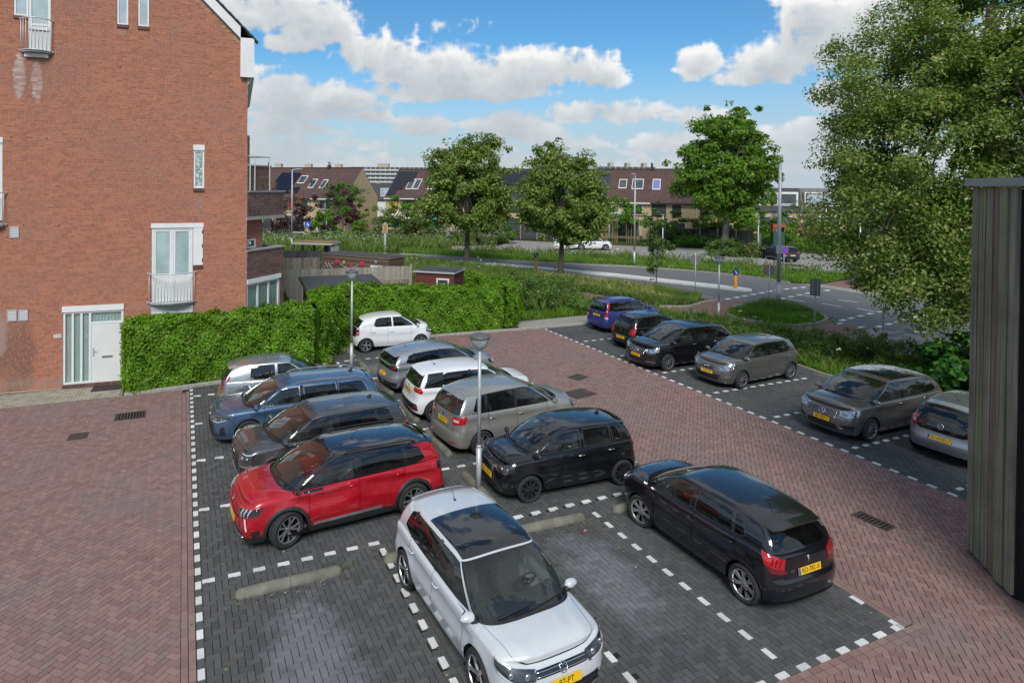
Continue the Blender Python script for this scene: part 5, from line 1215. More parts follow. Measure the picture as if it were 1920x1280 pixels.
def clip_half(poly, a, b):
 """keep the part of a convex polygon left of the line a->b"""
 out = []; n = len(poly)
 s = [(b[0]-a[0])*(p[1]-a[1])-(b[1]-a[1])*(p[0]-a[0]) for p in poly]
 for i in range(n):
  p, q, sp, sq = poly[i], poly[(i+1) % n], s[i], s[(i+1) % n]
  if sp >= 0: out.append(p)
  if (sp >= 0) != (sq >= 0):
   t = sp/(sp-sq); out.append((p[0]+(q[0]-p[0])*t, p[1]+(q[1]-p[1])*t))
 return out
def herringbone(poly, angle, gap=0.0075):
 """stones (4 corners each) of a herringbone field cut to a convex outline, plus cut edge stones"""
 ca, sa = math.cos(R(angle)), math.sin(R(angle)); rot = lambda x, y: (x*ca-y*sa, x*sa+y*ca); inv = np.array(poly) @ np.array([[ca, -sa], [sa, ca]])
 lo = np.floor(inv.min(0)/S_).astype(int)-2; hi = np.ceil(inv.max(0)/S_).astype(int)+2
 I, J = np.meshgrid(np.arange(lo[0], hi[0]), np.arange(lo[1], hi[1]), indexing='ij'); k = (I-J) % 4
 g = gap/2; quads = []
 for kk, w, h in ((0, 2, 1), (3, 1, 2)):
  i, j = I[k == kk], J[k == kk]; x0, y0 = i*S_+g, j*S_+g; x1, y1 = (i+w)*S_-g, (j+h)*S_-g
  quads.append(np.stack([np.stack([x0, y0], -1), np.stack([x1, y0], -1), np.stack([x1, y1], -1), np.stack([x0, y1], -1)], 1))
 Q = np.concatenate(quads); Q = Q @ np.array([[ca, sa], [-sa, ca]])
 ins = in_poly(Q, poly); full = ins.all(1); part = ins.any(1) & ~full
 cut = []
 area = sum(poly[i][0]*poly[(i+1) % len(poly)][1]-poly[(i+1) % len(poly)][0]*poly[i][1] for i in range(len(poly)))
 pl = list(poly) if area > 0 else list(poly)[::-1]
 for q in Q[part]:
  c = [tuple(p) for p in q]
  for a, b in zip(pl, pl[1:]+pl[:1]):
   c = clip_half(c, a, b)
   if len(c) < 3: break
  if len(c) >= 3: cut.append(c)
 return Q[full], cut
def border(p0, p1, across, n=1, gap=0.0075, length=2*S_, depth=S_):
 """a straight course of stones along p0->p1"""
 d = np.subtract(p1, p0); L = np.hypot(*d); d = d/L; nrm = np.array([-d[1], d[0]])*across; m = int(L/length); g = gap/2; Q = []
 for k in range(m):
  a = np.array(p0)+d*(k*length+g); b = np.array(p0)+d*((k+1)*length-g)
  Q.append([a+nrm*g, b+nrm*g, b+nrm*(depth-g), a+nrm*(depth-g)])
 return np.array(Q)
def stones_mesh(name, Q, z=0.0, depth=0.035, cuts=(), rough=1.0):
 """one mesh of many stones: top face with a small arris, and sides"""
 Q = np.asarray(Q, float).reshape(-1, 4, 2); n = len(Q)
 c = Q.mean(1, keepdims=True); dz = RNG.normal(0, 0.0014*rough, (n, 1)); tl = RNG.normal(0, 0.004*rough, (n, 2))
 top = c + (Q-c)*(1-0.0035/np.maximum(np.linalg.norm(Q-c, axis=2, keepdims=True), 1e-4))
 zt = z+dz+((top-c)*tl[:, None]).sum(-1)
 V = np.zeros((n, 8, 3)); V[:, :4, :2] = top; V[:, :4, 2] = zt; V[:, 4:, :2] = Q; V[:, 4:, 2] = z-depth
 a = np.cross(Q[:, 1]-Q[:, 0], Q[:, 2]-Q[:, 1]) < 0
 F = np.array([(0, 1, 2, 3), (4, 5, 1, 0), (5, 6, 2, 1), (6, 7, 3, 2), (7, 4, 0, 3)])
 Fq = np.repeat(F[None], n, 0); Fq[a] = Fq[a][:, :, ::-1]
 quads = (Fq + (np.arange(n)*8)[:, None, None]).reshape(-1, 4)
 if not len(cuts): return fast_mesh(name, V.reshape(-1, 3), quads)
 verts = [tuple(v) for v in V.reshape(-1, 3)]; faces = [tuple(int(i) for i in f) for f in quads]
 for c_ in cuts:
  o = len(verts); m = len(c_); verts += [(x, y, z+0.0005) for x, y in c_]+[(x, y, z-depth) for x, y in c_]
  faces.append(tuple(range(o, o+m))); faces += [(o+m+i, o+m+(i+1) % m, o+(i+1) % m, o+i) for i in range(m)]
 me = bpy.data.meshes.new(name); me.from_pydata(verts, [], faces); return me
HALF_W = 0.845
def in_view(C, margin=0.0):
 """ground points inside the photographed field"""
 F = np.array([math.sin(YAW), math.cos(YAW)]); Rt = np.array([math.cos(YAW), -math.sin(YAW)])
 d = C @ F; r = C @ Rt; px = CPX+FPX*r/np.maximum(d, 0.1); py = CPY-FPX*math.tan(PITCH)+FPX*CAMH/np.maximum(d, 0.1)
 return (d > 1) & (px > -margin) & (px < 1920+margin) & (py < 1280+margin), d
CARBOX = []          # filled with car footprints so that the nearest single stones are ones that show
def lay(host, piece, Q, mat, cuts=(), singles=300, z=0.0):
 Q = np.asarray(Q); C = Q.mean(1); vis, d = in_view(C, -8)
 for (cx, cy, hd, hl, hw) in CARBOX:
  dx, dy = C[:, 0]-cx, C[:, 1]-cy; lx = dx*math.cos(hd)+dy*math.sin(hd); ly = -dx*math.sin(hd)+dy*math.cos(hd); vis &= ~((abs(lx) < hl) & (abs(ly) < hw))
 order = np.argsort(np.where(vis, d, 1e6))[:singles]; rest = np.setdiff1d(np.arange(len(Q)), order)
 link_mesh(piece+'s', stones_mesh(piece+'s', Q[rest], z, cuts=cuts), mat, host, kind='stuff')
 base = {}
 for k in order:
  q = Q[k]; e = q[1]-q[0]; f = q[3]-q[0]; key = (round(float(np.hypot(*e)), 3), round(float(np.hypot(*f)), 3))
  if key not in base:
   w, h = key; base[key] = stones_mesh(piece, [[(-w/2, -h/2), (w/2, -h/2), (w/2, h/2), (-w/2, h/2)]], 0.0, rough=0); base[key].materials.append(mat)
  o = bpy.data.objects.new(piece, base[key]); COL.objects.link(o); o.parent = host
  o.location = (C[k][0], C[k][1], z+random.gauss(0, 0.0012)); o.rotation_euler = (random.gauss(0, 0.004), random.gauss(0, 0.004), math.atan2(e[1], e[0]))
XL, XM, XR = 0.20, 10.45, 15.95
def pave():
 # left red yard
 red = sheet('red_paving', [(-10, 3), (XL-0.22, 3), (XL-0.22, 22.62), (-10, 22.95)], -0.016, JOINT)
 Q, cuts = herringbone([(-9, 5.5), (XL-0.22, 5.5), (XL-0.22, 22.62), (-9, 22.9)], 45)
 B = border((XL-0.006, 5.5), (XL-0.006, 22.6), 1, depth=S_); B2 = border((XL-0.006-S_, 5.5+S_), (XL-0.006-S_, 22.5), 1, depth=S_)
 sheet('joint_bed', [(XL-0.23, 3), (XL, 3), (XL, 22.62), (XL-0.23, 22.62)], -0.0165, JOINT, red)
 # aisle and the strip in front of the corner bays
 sheet('aisle_bed', [(XM, 6.18), (XR, 6.18), (XR, 26.1), (XM, 26.35)], -0.0155, JOINT, red)
 sheet('front_bed', [(XL-0.22, 1.5), (25, 1.5), (25, 4), (XR, 6.18), (XL-0.22, 6.18)], -0.0162, JOINT, red)
 Q2, c2 = herringbone([(XM+2*S_, 5.9688), (XR-S_, 5.9688), (XR-S_, 26.1), (XM+2*S_, 26.35)], 45)
 Q3, c3 = herringbone([(XL, 3.2), (XR, 3.2), (XR, 6.18-2*S_), (XL, 6.18-2*S_)], 45)
 b = [border((XM+2*S_-0.002, 6.2), (XM+2*S_-0.002, 26.3), 1), border((XM+S_-0.002, 6.2), (XM+S_-0.002, 26.3), 1), border((XR, 5.97), (XR, 26.1), 1), border((XL, 6.18-S_), (XM+0.43, 6.18-S_), 1), border((XL, 6.18-2*S_), (XM+0.43, 6.18-2*S_), 1)]
 lay(red, 'paver', np.concatenate([Q, B, B2, Q2, Q3]+b), PAVE_RED, list(cuts)+list(c2)+list(c3))
 # grey bays
 grey = sheet('grey_paving', [(XL, 6.18), (XM, 6.18), (XM, 26.35), (5.6, 26.4), (5.6, 23.4), (XL, 22.75)], -0.0158, JOINT)
 sheet('verge_bays_bed', [(XR, 4.5), (21.5, 4.5), (21.5, 16), (22.6, 20), (22.6, 26.0), (XR, 26.1)], -0.0152, JOINT, grey)
 Gs, cutg = [], []
 for pl in ([(XL+S_, 6.18+S_), (XM-S_, 6.18+S_), (XM-S_, 22.75), (XL+S_, 22.75)], [(5.3, 22.75), (XM-S_, 22.75), (XM-S_, 26.35), (5.6, 26.4)], [(XR+S_, 4.5), (21.45, 4.5), (21.45, 16), (XR+S_, 16)], [(XR+S_, 16), (21.45, 16), (22.6, 20), (22.6, 26.0), (XR+S_, 26.1)]):
  q, c = herringbone(pl, 0); Gs.append(q); cutg += list(c)
 # border courses: white stones set at intervals among the grey
 white = []; greyb = []
 def course(Q, test):
  for k, q in enumerate(Q): (white if test(k) else greyb).append(q)
 L = border((XL+S_, 5.9), (XL+S_, 22.7), 1); course(L, lambda k: k % 2 == 0)
 L = border((XL+S_, 6.18), (XM, 6.18), 1); course(L, lambda k: k % 2 == 1)
 L = border((XM, 6.18), (XM, 26.3), 1); course(L, lambda k: k % 3 == 0)
 L = border((XR+S_, 4.6), (XR+S_, 26.0), 1); course(L, lambda k: k % 2 == 0)
 def dashes_x(y, x0, x1):
  x = x0
  while x+2*S_ < x1: white.append([(x, y), (x+2*S_, y), (x+2*S_, y+S_), (x, y+S_)]); x += 4*S_
 def dashes_y(x, y0, y1, w=1):
  y = y0
  while y+2*S_ < y1: white.append([(x, y), (x+w*S_, y), (x+w*S_, y+2*S_), (x, y+2*S_)]); y += 4*S_
 k = lambda v, o: o+round((v-o)/S_)*S_
 ox, oy = XL+2*S_, 6.18+2*S_
 for y in (11.52, 14.10, 16.64, 19.22, 21.75): dashes_x(y, XL+S_+0.01, 3.7 if y < 12 else 5.9)
 for y in (11.33, 13.93, 16.43, 18.95, 21.45, 23.96): dashes_x(y, 5.75 if y > 12 else 6.32, XM-0.25)
 dashes_y(3.42, 6.5, 11.50); dashes_y(5.72, 6.5, 11.2); dashes_y(7.93, 6.5, 11.32); dashes_y(5.42, 22.9, 24.2)
 for y in (8.55, 11.00, 13.40, 15.76, 18.21, 20.66, 23.19): dashes_x(y, XR+4*S_-0.02, 20.95)
 W = np.array([np.array(q) for q in white])
 # field stones that would sit under a white one give way to it
 def drop(Q):
  c = Q.mean(1); keep = np.ones(len(Q), bool); mn, mx = W.min(1), W.max(1)
  for a, b in zip(mn, mx): keep &= ~((c[:, 0] > a[0]+0.01) & (c[:, 0] < b[0]-0.01) & (c[:, 1] > a[1]+0.01) & (c[:, 1] < b[1]-0.01))
  return Q[keep]
 lay(grey, 'paver', np.concatenate([drop(q) for q in Gs]+[np.array(greyb)]), PAVE_GREY, cutg)
 vis, d = in_view(W.mean(1), 0); order = np.argsort(np.where(vis, d, 1e6)); sg = order[:300]
 meshes = {}
 for i in sg:
  q = W[i]; w, h = abs(q[:, 0].max()-q[:, 0].min()), abs(q[:, 1].max()-q[:, 1].min()); key = (round(w, 3), round(h, 3))
  if key not in meshes: meshes[key] = stones_mesh('marking_paver', [[(-w/2, -h/2), (w/2, -h/2), (w/2, h/2), (-w/2, h/2)]], 0, rough=0); meshes[key].materials.append(PAVE_WHITE)
  o = bpy.data.objects.new('marking_paver', meshes[key]); COL.objects.link(o); o.parent = grey; c = q.mean(0); o.location = (c[0], c[1], 0.005)
 if len(order) > 300: link_mesh('marking_pavers', stones_mesh('marking_pavers', W[order[300:]], 0.005), PAVE_WHITE, grey, kind='stuff')
 # pale footway along the wall
 pale = sheet('footway', [(-10, 22.96), (-5.1, 22.80), (-1.75, 22.66), (-1.7, 24.06), (-10, 24.7)], -0.014, JOINT)
 b = [border((-9.6, 22.98+0.2113*k*0.5+k*0.0), (-1.75+0.0, 22.66+0.2113*k*0.5), 1, length=0.2113) for k in range(0, 13)]
 Qp = np.concatenate([q[: len(q)] + np.array([(k % 2)*S_, 0]) for k, q in enumerate(b)])
 ok = in_poly(Qp, [(-10, 22.96), (-5.1, 22.80), (-1.7, 22.60), (-1.7, 24.08), (-10, 24.7)]).all(1); lay(pale, 'paver', Qp[ok], PAVE_PALE, singles=120)
def kerb(name, pts, w=0.12, h=0.10, mat=None, label=None, seg=1.0):
 """kerbstones laid end to end"""
 mb = MB(); P = [np.array(p, float) for p in pts]
 t = [0]
 for a, b in zip(P[:-1], P[1:]): t.append(t[-1]+np.hypot(*(b-a)))
 n = max(1, int(t[-1]/seg)); X = np.interp(np.linspace(0, t[-1], n+1), t, [p[0] for p in P]); Y = np.interp(np.linspace(0, t[-1], n+1), t, [p[1] for p in P])
 root = bpy.data.objects.new(name, None); COL.objects.link(root); root['kind'] = 'structure'
 for i in range(n):
  a, b = np.array([X[i], Y[i]]), np.array([X[i+1], Y[i+1]]); L = np.hypot(*(b-a)); ang = math.atan2(*(b-a)[::-1]); M = Matrix.Translation((*a, 0)) @ Matrix.Rotation(ang, 4, 'Z')
  q = MB(); hh = h+random.gauss(0, 0.004); q.add([tuple(M @ Vector(v)) for v in [(0.004, -w/2, -0.1), (L-0.004, -w/2, -0.1), (L-0.004, w/2, -0.1), (0.004, w/2, -0.1), (0.004, -w/2, hh-0.02), (L-0.004, -w/2, hh-0.02), (L-0.004, -w/2+0.02, hh), (0.004, -w/2+0.02, hh), (L-0.004, w/2, hh), (0.004, w/2, hh)]],
     [(0,1,5,4), (4,5,6,7), (7,6,8,9), (2,3,9,8), (0,4,7,9,3), (1,2,8,6,5)])
  q.obj('kerbstone', mat or CONC, root)
 return root
# ------------------------------------------------------------------ the brick apartment building on the left
WHITE_PVC = simple('white_frame', (0.70, 0.71, 0.70), 0.4, var=0.06, scale=3)
WHITE_DOOR = simple('white_door', (0.66, 0.67, 0.655), 0.45, var=0.05, scale=2)
ZINC = simple('white_steel', (0.58, 0.59, 0.60), 0.45, metal=0.2, var=0.1, scale=6)
GALV = simple('galvanised_steel', (0.46, 0.47, 0.48), 0.45, metal=0.3, var=0.18, scale=5)
GREYPAINT = simple('grey_paint', (0.40, 0.41, 0.42), 0.5, var=0.08)
def brick_stain(N, geo, c, p):
 """lime bloom under the upper balcony and at the foot of the wall, damp patch low on the left"""
 tc = N.new('ShaderNodeNewGeometry'); sp = N.new('ShaderNodeSeparateXYZ'); N.l.new(tc.outputs['Position'], sp.inputs[0]); X, Z = sp.outputs[0], sp.outputs[2]
 n = N.noise(tc.outputs['Position'], 5.5, 6, 0.7); n2 = N.noise(tc.outputs['Position'], 1.6, 5, 0.6)
 def blob(cx, cz, rx, rz, lo=-0.1, hi=0.8, k=1.8, nn=None):
  dx = N.math('MULTIPLY', N.math('SUBTRACT', X, cx), 1/rx); dz = N.math('MULTIPLY', N.math('SUBTRACT', Z, cz), 1/rz)
  v = N.math('SUBTRACT', 1.0, N.math('ADD', N.math('MULTIPLY', dx, dx), N.math('MULTIPLY', dz, dz)))
  return N.maprange(N.math('ADD', v, N.math('MULTIPLY', N.math('SUBTRACT', nn or n, 0.5), k)), lo, hi)
 c = N.mix(N.math('MULTIPLY', blob(-4.6, 10.2, 0.75, 0.95, 0.1, 1.0), 0.5), c, (0.13, 0.07, 0.055))
 bl = N.math('ADD', 0.25, N.math('MULTIPLY', geo.outputs['Random Per Island'], 0.75))
 for a in ((-4.92, 10.25, 0.20, 0.80, 0.0, 0.6), (-4.42, 10.15, 0.18, 0.78, 0.0, 0.6)): c = N.mix(N.math('MULTIPLY', blob(*a), bl), c, (0.60, 0.55, 0.55))
 c = N.mix(N.math('MULTIPLY', blob(-5.0, 1.1, 0.75, 1.5, 0.1, 0.7, 1.2, n2), 0.6), c, (0.11, 0.05, 0.045))
 c = N.mix(N.math('MULTIPLY', blob(-5.55, 1.9, 0.42, 0.9, 0.1, 0.8, 1.2, n2), 0.7), c, (0.34, 0.27, 0.25))
 for a in ((-1.95, 12.0, 0.25, 0.35), (0.48, 6.2, 0.25, 0.6), (-0.4, 2.6, 2.0, 0.25), (-4.6, 0.25, 3.0, 0.28)): c = N.mix(N.math('MULTIPLY', blob(*a, 0.2, 1.2), 0.45), c, (0.30, 0.24, 0.20))
 v = N.noise(tc.outputs['Position'], 0.45, 4, 0.55); c = N.mix(N.maprange(v, 0.46, 0.70, 0, 0.5), c, (0.30, 0.14, 0.10))
 return c
BRICK = pieces('red_brick', [(0.0, (0.31, 0.108, 0.068)), (0.3, (0.36, 0.126, 0.076)), (0.6, (0.40, 0.142, 0.084)), (0.85, (0.45, 0.165, 0.090)), (1.0, (0.33, 0.135, 0.095))], gscale=45, grain=0.5, extra=brick_stain, rough=0.9)
BRICK_BROWN = pieces('brown_brick', [(0.0, (0.10, 0.058, 0.046)), (0.5, (0.15, 0.082, 0.064)), (1.0, (0.20, 0.105, 0.082))], gscale=45, grain=0.5, big=0.75, bigscale=1.4, bigcol=(0.055, 0.045, 0.038), rough=0.92)
MORTAR = simple('mortar', (0.36, 0.255, 0.185), 0.95, var=0.2, scale=8, bump=0.3, bscale=60)
MORTARB = simple('dark_mortar', (0.24, 0.20, 0.17), 0.95, var=0.25, scale=8)
SILLBRICK = pieces('sill_brick', [(0.0, (0.10, 0.05, 0.045)), (1.0, (0.17, 0.085, 0.07))], gscale=40)
ROOFTILE = pieces('roof_tile_dark', [(0.0, (0.045, 0.040, 0.038)), (1.0, (0.085, 0.075, 0.070))], gscale=30)
WINGLASS = None
def window_glass(name, col, refl=1.6, rough=0.02):
 """pane with a dim room or net curtain close behind it: dark glossy surface"""
 m, N, p, out = mat_new(name); tc = N.new('ShaderNodeTexCoord'); n = N.noise(tc.outputs['Object'], 1.3, 4, 0.5)
 c = N.ramp(n, [(0.3, tuple(v*0.75 for v in col)), (0.7, tuple(v*1.2 for v in col))]); N.l.new(c, p.inputs['Base Color']); N.put(p, Roughness=rough)
 p.inputs['Specular IOR Level'].default_value = 0.8; return m
PANE = window_glass('window_pane', (0.06, 0.075, 0.08))
PANE_FROST = window_glass('frosted_pane', (0.36, 0.47, 0.47), rough=0.12)
PANE_PALE = window_glass('pale_pane', (0.40, 0.47, 0.50), rough=0.05)
PANE_SKY = window_glass('sky_pane', (0.10, 0.14, 0.20), rough=0.0)
CLEARPANE = thin_glass('clear_pane', (0.80, 0.86, 0.84), ior=1.45, dirt=0.03)
CURTAIN = simple('net_curtain', (0.66, 0.70, 0.71), 0.9, var=0.1, scale=4)
def brick_face(host, rects, w, h, holes, z0, singles, mat, mortar, top=None, x0=0.0, left=0.0, name='brick', L=0.21, H=0.056, J=0.013, proud=0.010, M=None):
 """courses of single bricks on the plane y=0 (outside is -y), from x=left to x0, with openings left out"""
 out = []; r = 0; z = z0
 rng = random.Random(5)
 while z+H <= h:
  x = left-rng.random()*(L+J)
  while x < x0:
   a, b = max(x, left), min(x+L, x0)
   segs = [(a, b)] if b-a > 0.03 else []
   for (hx0, hx1, hz0, hz1) in holes:
    if z+H > hz0+0.01 and z < hz1-0.01:
     ns = []
     for (s, e) in segs:
      if e <= hx0 or s >= hx1: ns.append((s, e)); continue
      if s < hx0-0.02: ns.append((s, hx0))
      if e > hx1+0.02: ns.append((hx1, e))
     segs = ns
   for s, e in segs:
    if top is None or (z+H < top(s) and z+H < top(e)): out.append((s, e, z, z+H))
   x += L+J
  z += H+J; r += 1
 return out
def bricks_mesh(name, B, proud=0.004, back=0.004):
 B = np.asarray(B, float); n = len(B); V = np.zeros((n, 8, 3)); e = 0.001
 j = RNG.normal(0, 0.0007, n)
 for k, (sx, sz) in enumerate(((0, 0), (1, 0), (1, 1), (0, 1))):
  x = np.where(sx, B[:, 1], B[:, 0]); z = np.where(sz, B[:, 3], B[:, 2])
  V[:, k, 0] = x + (e if not sx else -e); V[:, k, 2] = z + (e if not sz else -e); V[:, k, 1] = -proud+j
  V[:, 4+k, 0] = x; V[:, 4+k, 2] = z; V[:, 4+k, 1] = back
 F = np.array([(0, 1, 2, 3), (4, 5, 1, 0), (5, 6, 2, 1), (6, 7, 3, 2), (7, 4, 0, 3)])
 return fast_mesh(name, V.reshape(-1, 3), (F[None]+(np.arange(n)*8)[:, None, None]).reshape(-1, 4))
def lay_bricks(host, B, mat, singles, pref):
 B = np.array(B); d = np.array([pref((b[0]+b[1])/2, (b[2]+b[3])/2) for b in B]); order = np.argsort(d)[:singles]; rest = np.setdiff1d(np.arange(len(B)), order)
 if len(rest): link_mesh('bricks', bricks_mesh('bricks', B[rest]), mat, host, kind='stuff')
 cache = {}
 for k in order:
  w = round(float(B[k][1]-B[k][0]), 2); h = B[k][3]-B[k][2]
  if w not in cache: cache[w] = bricks_mesh('brick', [(-w/2, w/2, -h/2, h/2)]); cache[w].materials.append(mat)
  o = bpy.data.objects.new('brick', cache[w]); COL.objects.link(o); o.parent = host; o.location = ((B[k][0]+B[k][1])/2, random.gauss(0, 0.0007), (B[k][2]+B[k][3])/2)
def wall_with_holes(name, x0, x1, z0, z1, holes, mat, parent, y=0.0, reveal=0.12):
 xs = sorted({x0, x1, *[min(max(v, x0), x1) for h in holes for v in h[:2]]}); zs = sorted({z0, z1, *[min(max(v, z0), z1) for h in holes for v in h[2:]]}); mb = MB()
 for a, b in zip(xs[:-1], xs[1:]):
  for c, d in zip(zs[:-1], zs[1:]):
   if not any(h[0] <= (a+b)/2 <= h[1] and h[2] <= (c+d)/2 <= h[3] for h in holes): mb.add([(a, y, c), (b, y, c), (b, y, d), (a, y, d)], [(0, 1, 2, 3)])
 for a, b, c, d in holes:
  mb.add([(a, y, c), (b, y, c), (b, y, d), (a, y, d), (a, y+reveal, c), (b, y+reveal, c), (b, y+reveal, d), (a, y+reveal, d)], [(0, 4, 5, 1), (1, 5, 6, 2), (2, 6, 7, 3), (3, 7, 4, 0)])
 return mb.obj(name, mat, parent)
def frame_bars(mb, x0, x1, z0, z1, w, y0, y1, mull=(), trans=()):
 """outer frame and bars of a window, butted end to end"""
 mb.box(x0, x0+w, y0, y1, z0, z1); mb.box(x1-w, x1, y0, y1, z0, z1)
 mb.box(x0+w, x1-w, y0, y1, z0, z0+w); mb.box(x0+w, x1-w, y0, y1, z1-w, z1)
 for m in mull: mb.box(m-w/2, m+w/2, y0+0.004, y1-0.004, z0+w, z1-w)
 xs = [x0+w]+[v for m in mull for v in (m-w/2, m+w/2)]+[x1-w]
 for t in trans:
  for a, b in zip(xs[::2], xs[1::2]): mb.box(a, b, y0+0.006, y1-0.006, t-w/2, t+w/2)
def window_unit(parent, x0, x1, z0, z1, y=0.03, w=0.06, mull=(), pane=None, frame=None, name='window', panes=True, deep=0.05, curtain=False):
 mb = MB(); frame_bars(mb, x0, x1, z0, z1, w, y, y+deep, mull); f = mb.obj(name, frame or WHITE_PVC, parent)
 xs = [x0+w]+[v for m in mull for v in (m-w/2, m+w/2)]+[x1-w]
 for a, b in zip(xs[::2], xs[1::2]):
  p = MB(); p.box(a, b, y+deep*0.5, y+deep*0.5+0.006, z0+w, z1-w); p.obj('pane', pane or PANE, f)
 return f
def drapes(parent, x0, x1, z0, z1, y, folds=7, mat=None):
 n = folds*6; xs = np.linspace(x0, x1, n+1); mb = MB()
 mb.grid([[(x, y+0.018*math.sin(k*2*math.pi/6+0.4*math.sin(k)), z) for k, x in enumerate(xs)] for z in (z0, z1)]); return mb.obj('curtain', mat or CURTAIN, parent, smooth=True)
def juliet(parent, x0, x1, z0, z1, bulge, n=9):
 """curved steel balcony rail with a half-moon floor"""
 g = pivot('juliet_balcony', parent)
 arc = lambda t, k=1.0: (x0+(x1-x0)*t, -0.06-bulge*k*math.sin(math.pi*t)**0.75)
 for z, r in ((z1, 0.020), (z0, 0.017)):
  mb = MB(); mb.tube([(*arc(t), z) for t in np.linspace(0, 1, 17)], r, 6); mb.obj('rail', ZINC, g, smooth=True)
 for k in range(n+1):
  t = k/n; a = arc(0.03+0.94*t); mb = MB(); mb.tube([(*a, z0), (*a, z1)], 0.011, 5); mb.obj('baluster', ZINC, g, smooth=True)
 for x in (x0, x1):
  for z in (z0, z1): mb = MB(); mb.tube([(x, 0.0, z), (x, -0.07, z)], 0.028, 8); mb.obj('bracket', ZINC, g)
 mb = MB(); top = [arc(t, 0.9) for t in np.linspace(0.04, 0.96, 15)]; poly = top+[(top[-1][0], 0.0), (top[0][0], 0.0)]; mb.prism(poly, z0-0.06, z0-0.005); mb.obj('floor_slab', GREYPAINT, g)
 return g
def vent_grille(parent, x0, x1, z0, z1, n=6):
 g = MB(); frame_bars(g, x0, x1, z0, z1, 0.02, -0.03, 0.0); f = g.obj('vent', GREYPAINT, parent); b = MB(); b.box(x0+0.01, x1-0.01, -0.006, -0.003, z0+0.01, z1-0.01); b.obj('vent_back', PLASTIC, f)
 for k in range(n):
  z = z0+0.025+(z1-z0-0.05)*(k+0.2)/n; s = MB(); s.add([(x0+0.02, -0.028, z), (x1-0.02, -0.028, z), (x1-0.02, -0.008, z+(z1-z0)/n*0.75), (x0+0.02, -0.008, z+(z1-z0)/n*0.75)], [(0, 1, 2, 3)]); s.obj('louvre', GREYPAINT, f)
def brick_building():
 A = R(-4.24); root = thing('apartment_building', 'tall red brick apartment building with white front door and small curved balconies', 'building', (2.09, 23.74, 0), A)
 WL = -11.0
 holes = [(-5.775, -3.98, 0.10, 2.72), (-3.12, -1.80, 2.62, 5.45), (-1.80, -1.46, 3.97, 5.45), (-3.12, -1.78, 1.0, 2.62), (-1.79, -1.44, 6.60, 8.20), (-4.21, -3.87, 12.12, 13.9), (-3.57, -3.22, 12.12, 13.9),
    (-6.77, -6.15, 11.12, 13.9), (-7.18, -6.77, 12.17, 13.9), (-8.6, -7.48, 5.55, 8.27), (-9.9, -8.3, 1.0, 2.6), (-9.6, -8.9, 8.9, 10.6)]
 wall = wall_with_holes('wall', WL, 0.0, -0.05, 11.8, [h[:3]+(min(h[3], 11.8),) for h in holes if h[2] < 11.8], MORTAR, root)
 slope = lambda x: 11.82 - x*1.0                # barge line
 wall_with_holes('upper_wall', WL, -3.1, 11.8, 13.3, [(h[0], h[1], max(h[2], 11.8), 13.3) for h in holes if h[3] > 11.8], MORTAR, root)
 g = MB(); g.add([(-3.1, 0, 11.8), (0, 0, 11.8), (-1.5, 0, 13.3), (-3.1, 0, 13.3), (-6.2, 0, 18.0), (WL, 0, 13.5), (WL, 0, 13.3)], [(0, 1, 2, 3), (3, 2, 4, 5, 6)]); g.obj('gable', MORTAR, root)
 B = brick_face(wall, None, 0, 14.2, holes, 0.06, 0, BRICK, MORTAR, top=lambda x: slope(x)-0.05, x0=-0.005, left=WL)
 lay_bricks(wall, B, BRICK, 300, lambda x, z: ((x+5)**2*0.6+(z-4.4)**2) + (1000 if x < -7.5 else 0) + (200 if (x > -3.9 and z < 2.4) else 0))
 # side and back so that it stands as a body; pitched roof over it
 b = MB(); b.add([(0, 0, -0.05), (0, 9, -0.05), (0, 9, 11.6), (0, 0, 11.6)], [(0, 1, 2, 3)]); b.add([(WL, 9, -0.05), (0, 9, -0.05), (0, 9, 11.6), (-6.2, 9, 17.9), (WL, 9, 13)], [(0, 1, 2, 3, 4)]); b.add([(WL, 0, -0.05), (WL, 9, -0.05), (WL, 9, 13), (WL, 0, 13.0)], [(3, 2, 1, 0)]); b.obj('rear_walls', MORTARB, root)
 rf = MB(); rf.add([(0.25, -0.10, 11.98), (0.25, 9.1, 11.98), (-6.2, 9.1, 18.43), (-6.2, -0.10, 18.43)], [(0, 1, 2, 3)]); rf.add([(WL, -0.1, 13.3), (WL, 9.1, 13.3), (-6.2, 9.1, 18.55), (-6.2, -0.1, 18.55)], [(3, 2, 1, 0)]); roof = rf.obj('roof', ROOFTILE, root)
 for k in range(26):                          # verge tiles stepping up the gable
  t = k/26; x = 0.22-t*6.4; z = 12.05+t*6.4; m = MB(); m.box(-0.17, 0.17, -0.22, 0.12, -0.02, 0.03, Matrix.Translation((x, 0, z)) @ Matrix.Rotation(R(45+3), 4, 'Y')); m.obj('tile', ROOFTILE, roof)
 bb = MB(); bb.add([(-0.25, -0.16, 12.03), (-0.25, -0.16, 12.44), (-6.2, -0.16, 18.39), (-6.2, -0.16, 17.98), (-0.25, 0.0, 12.03), (-0.25, 0.0, 12.44), (-6.2, 0, 18.39), (-6.2, 0, 17.98)], [(0, 1, 2, 3), (1, 5, 6, 2), (0, 3, 7, 4)]); bb.obj('barge_board', WHITE_PVC, root)
 eb = MB(); eb.add([(-0.25, -0.17, 10.66), (0.22, -0.17, 10.66), (0.22, -0.17, 12.05), (-0.25, -0.17, 12.05), (-0.25, 9, 10.66), (0.22, 9, 10.66), (0.22, 9, 12.05), (-0.25, 9, 12.05)], [(0, 1, 2, 3), (1, 5, 6, 2), (0, 4, 5, 1), (3, 2, 6, 7), (0, 3, 7, 4)]); eb.obj('eaves_box', WHITE_PVC, root)
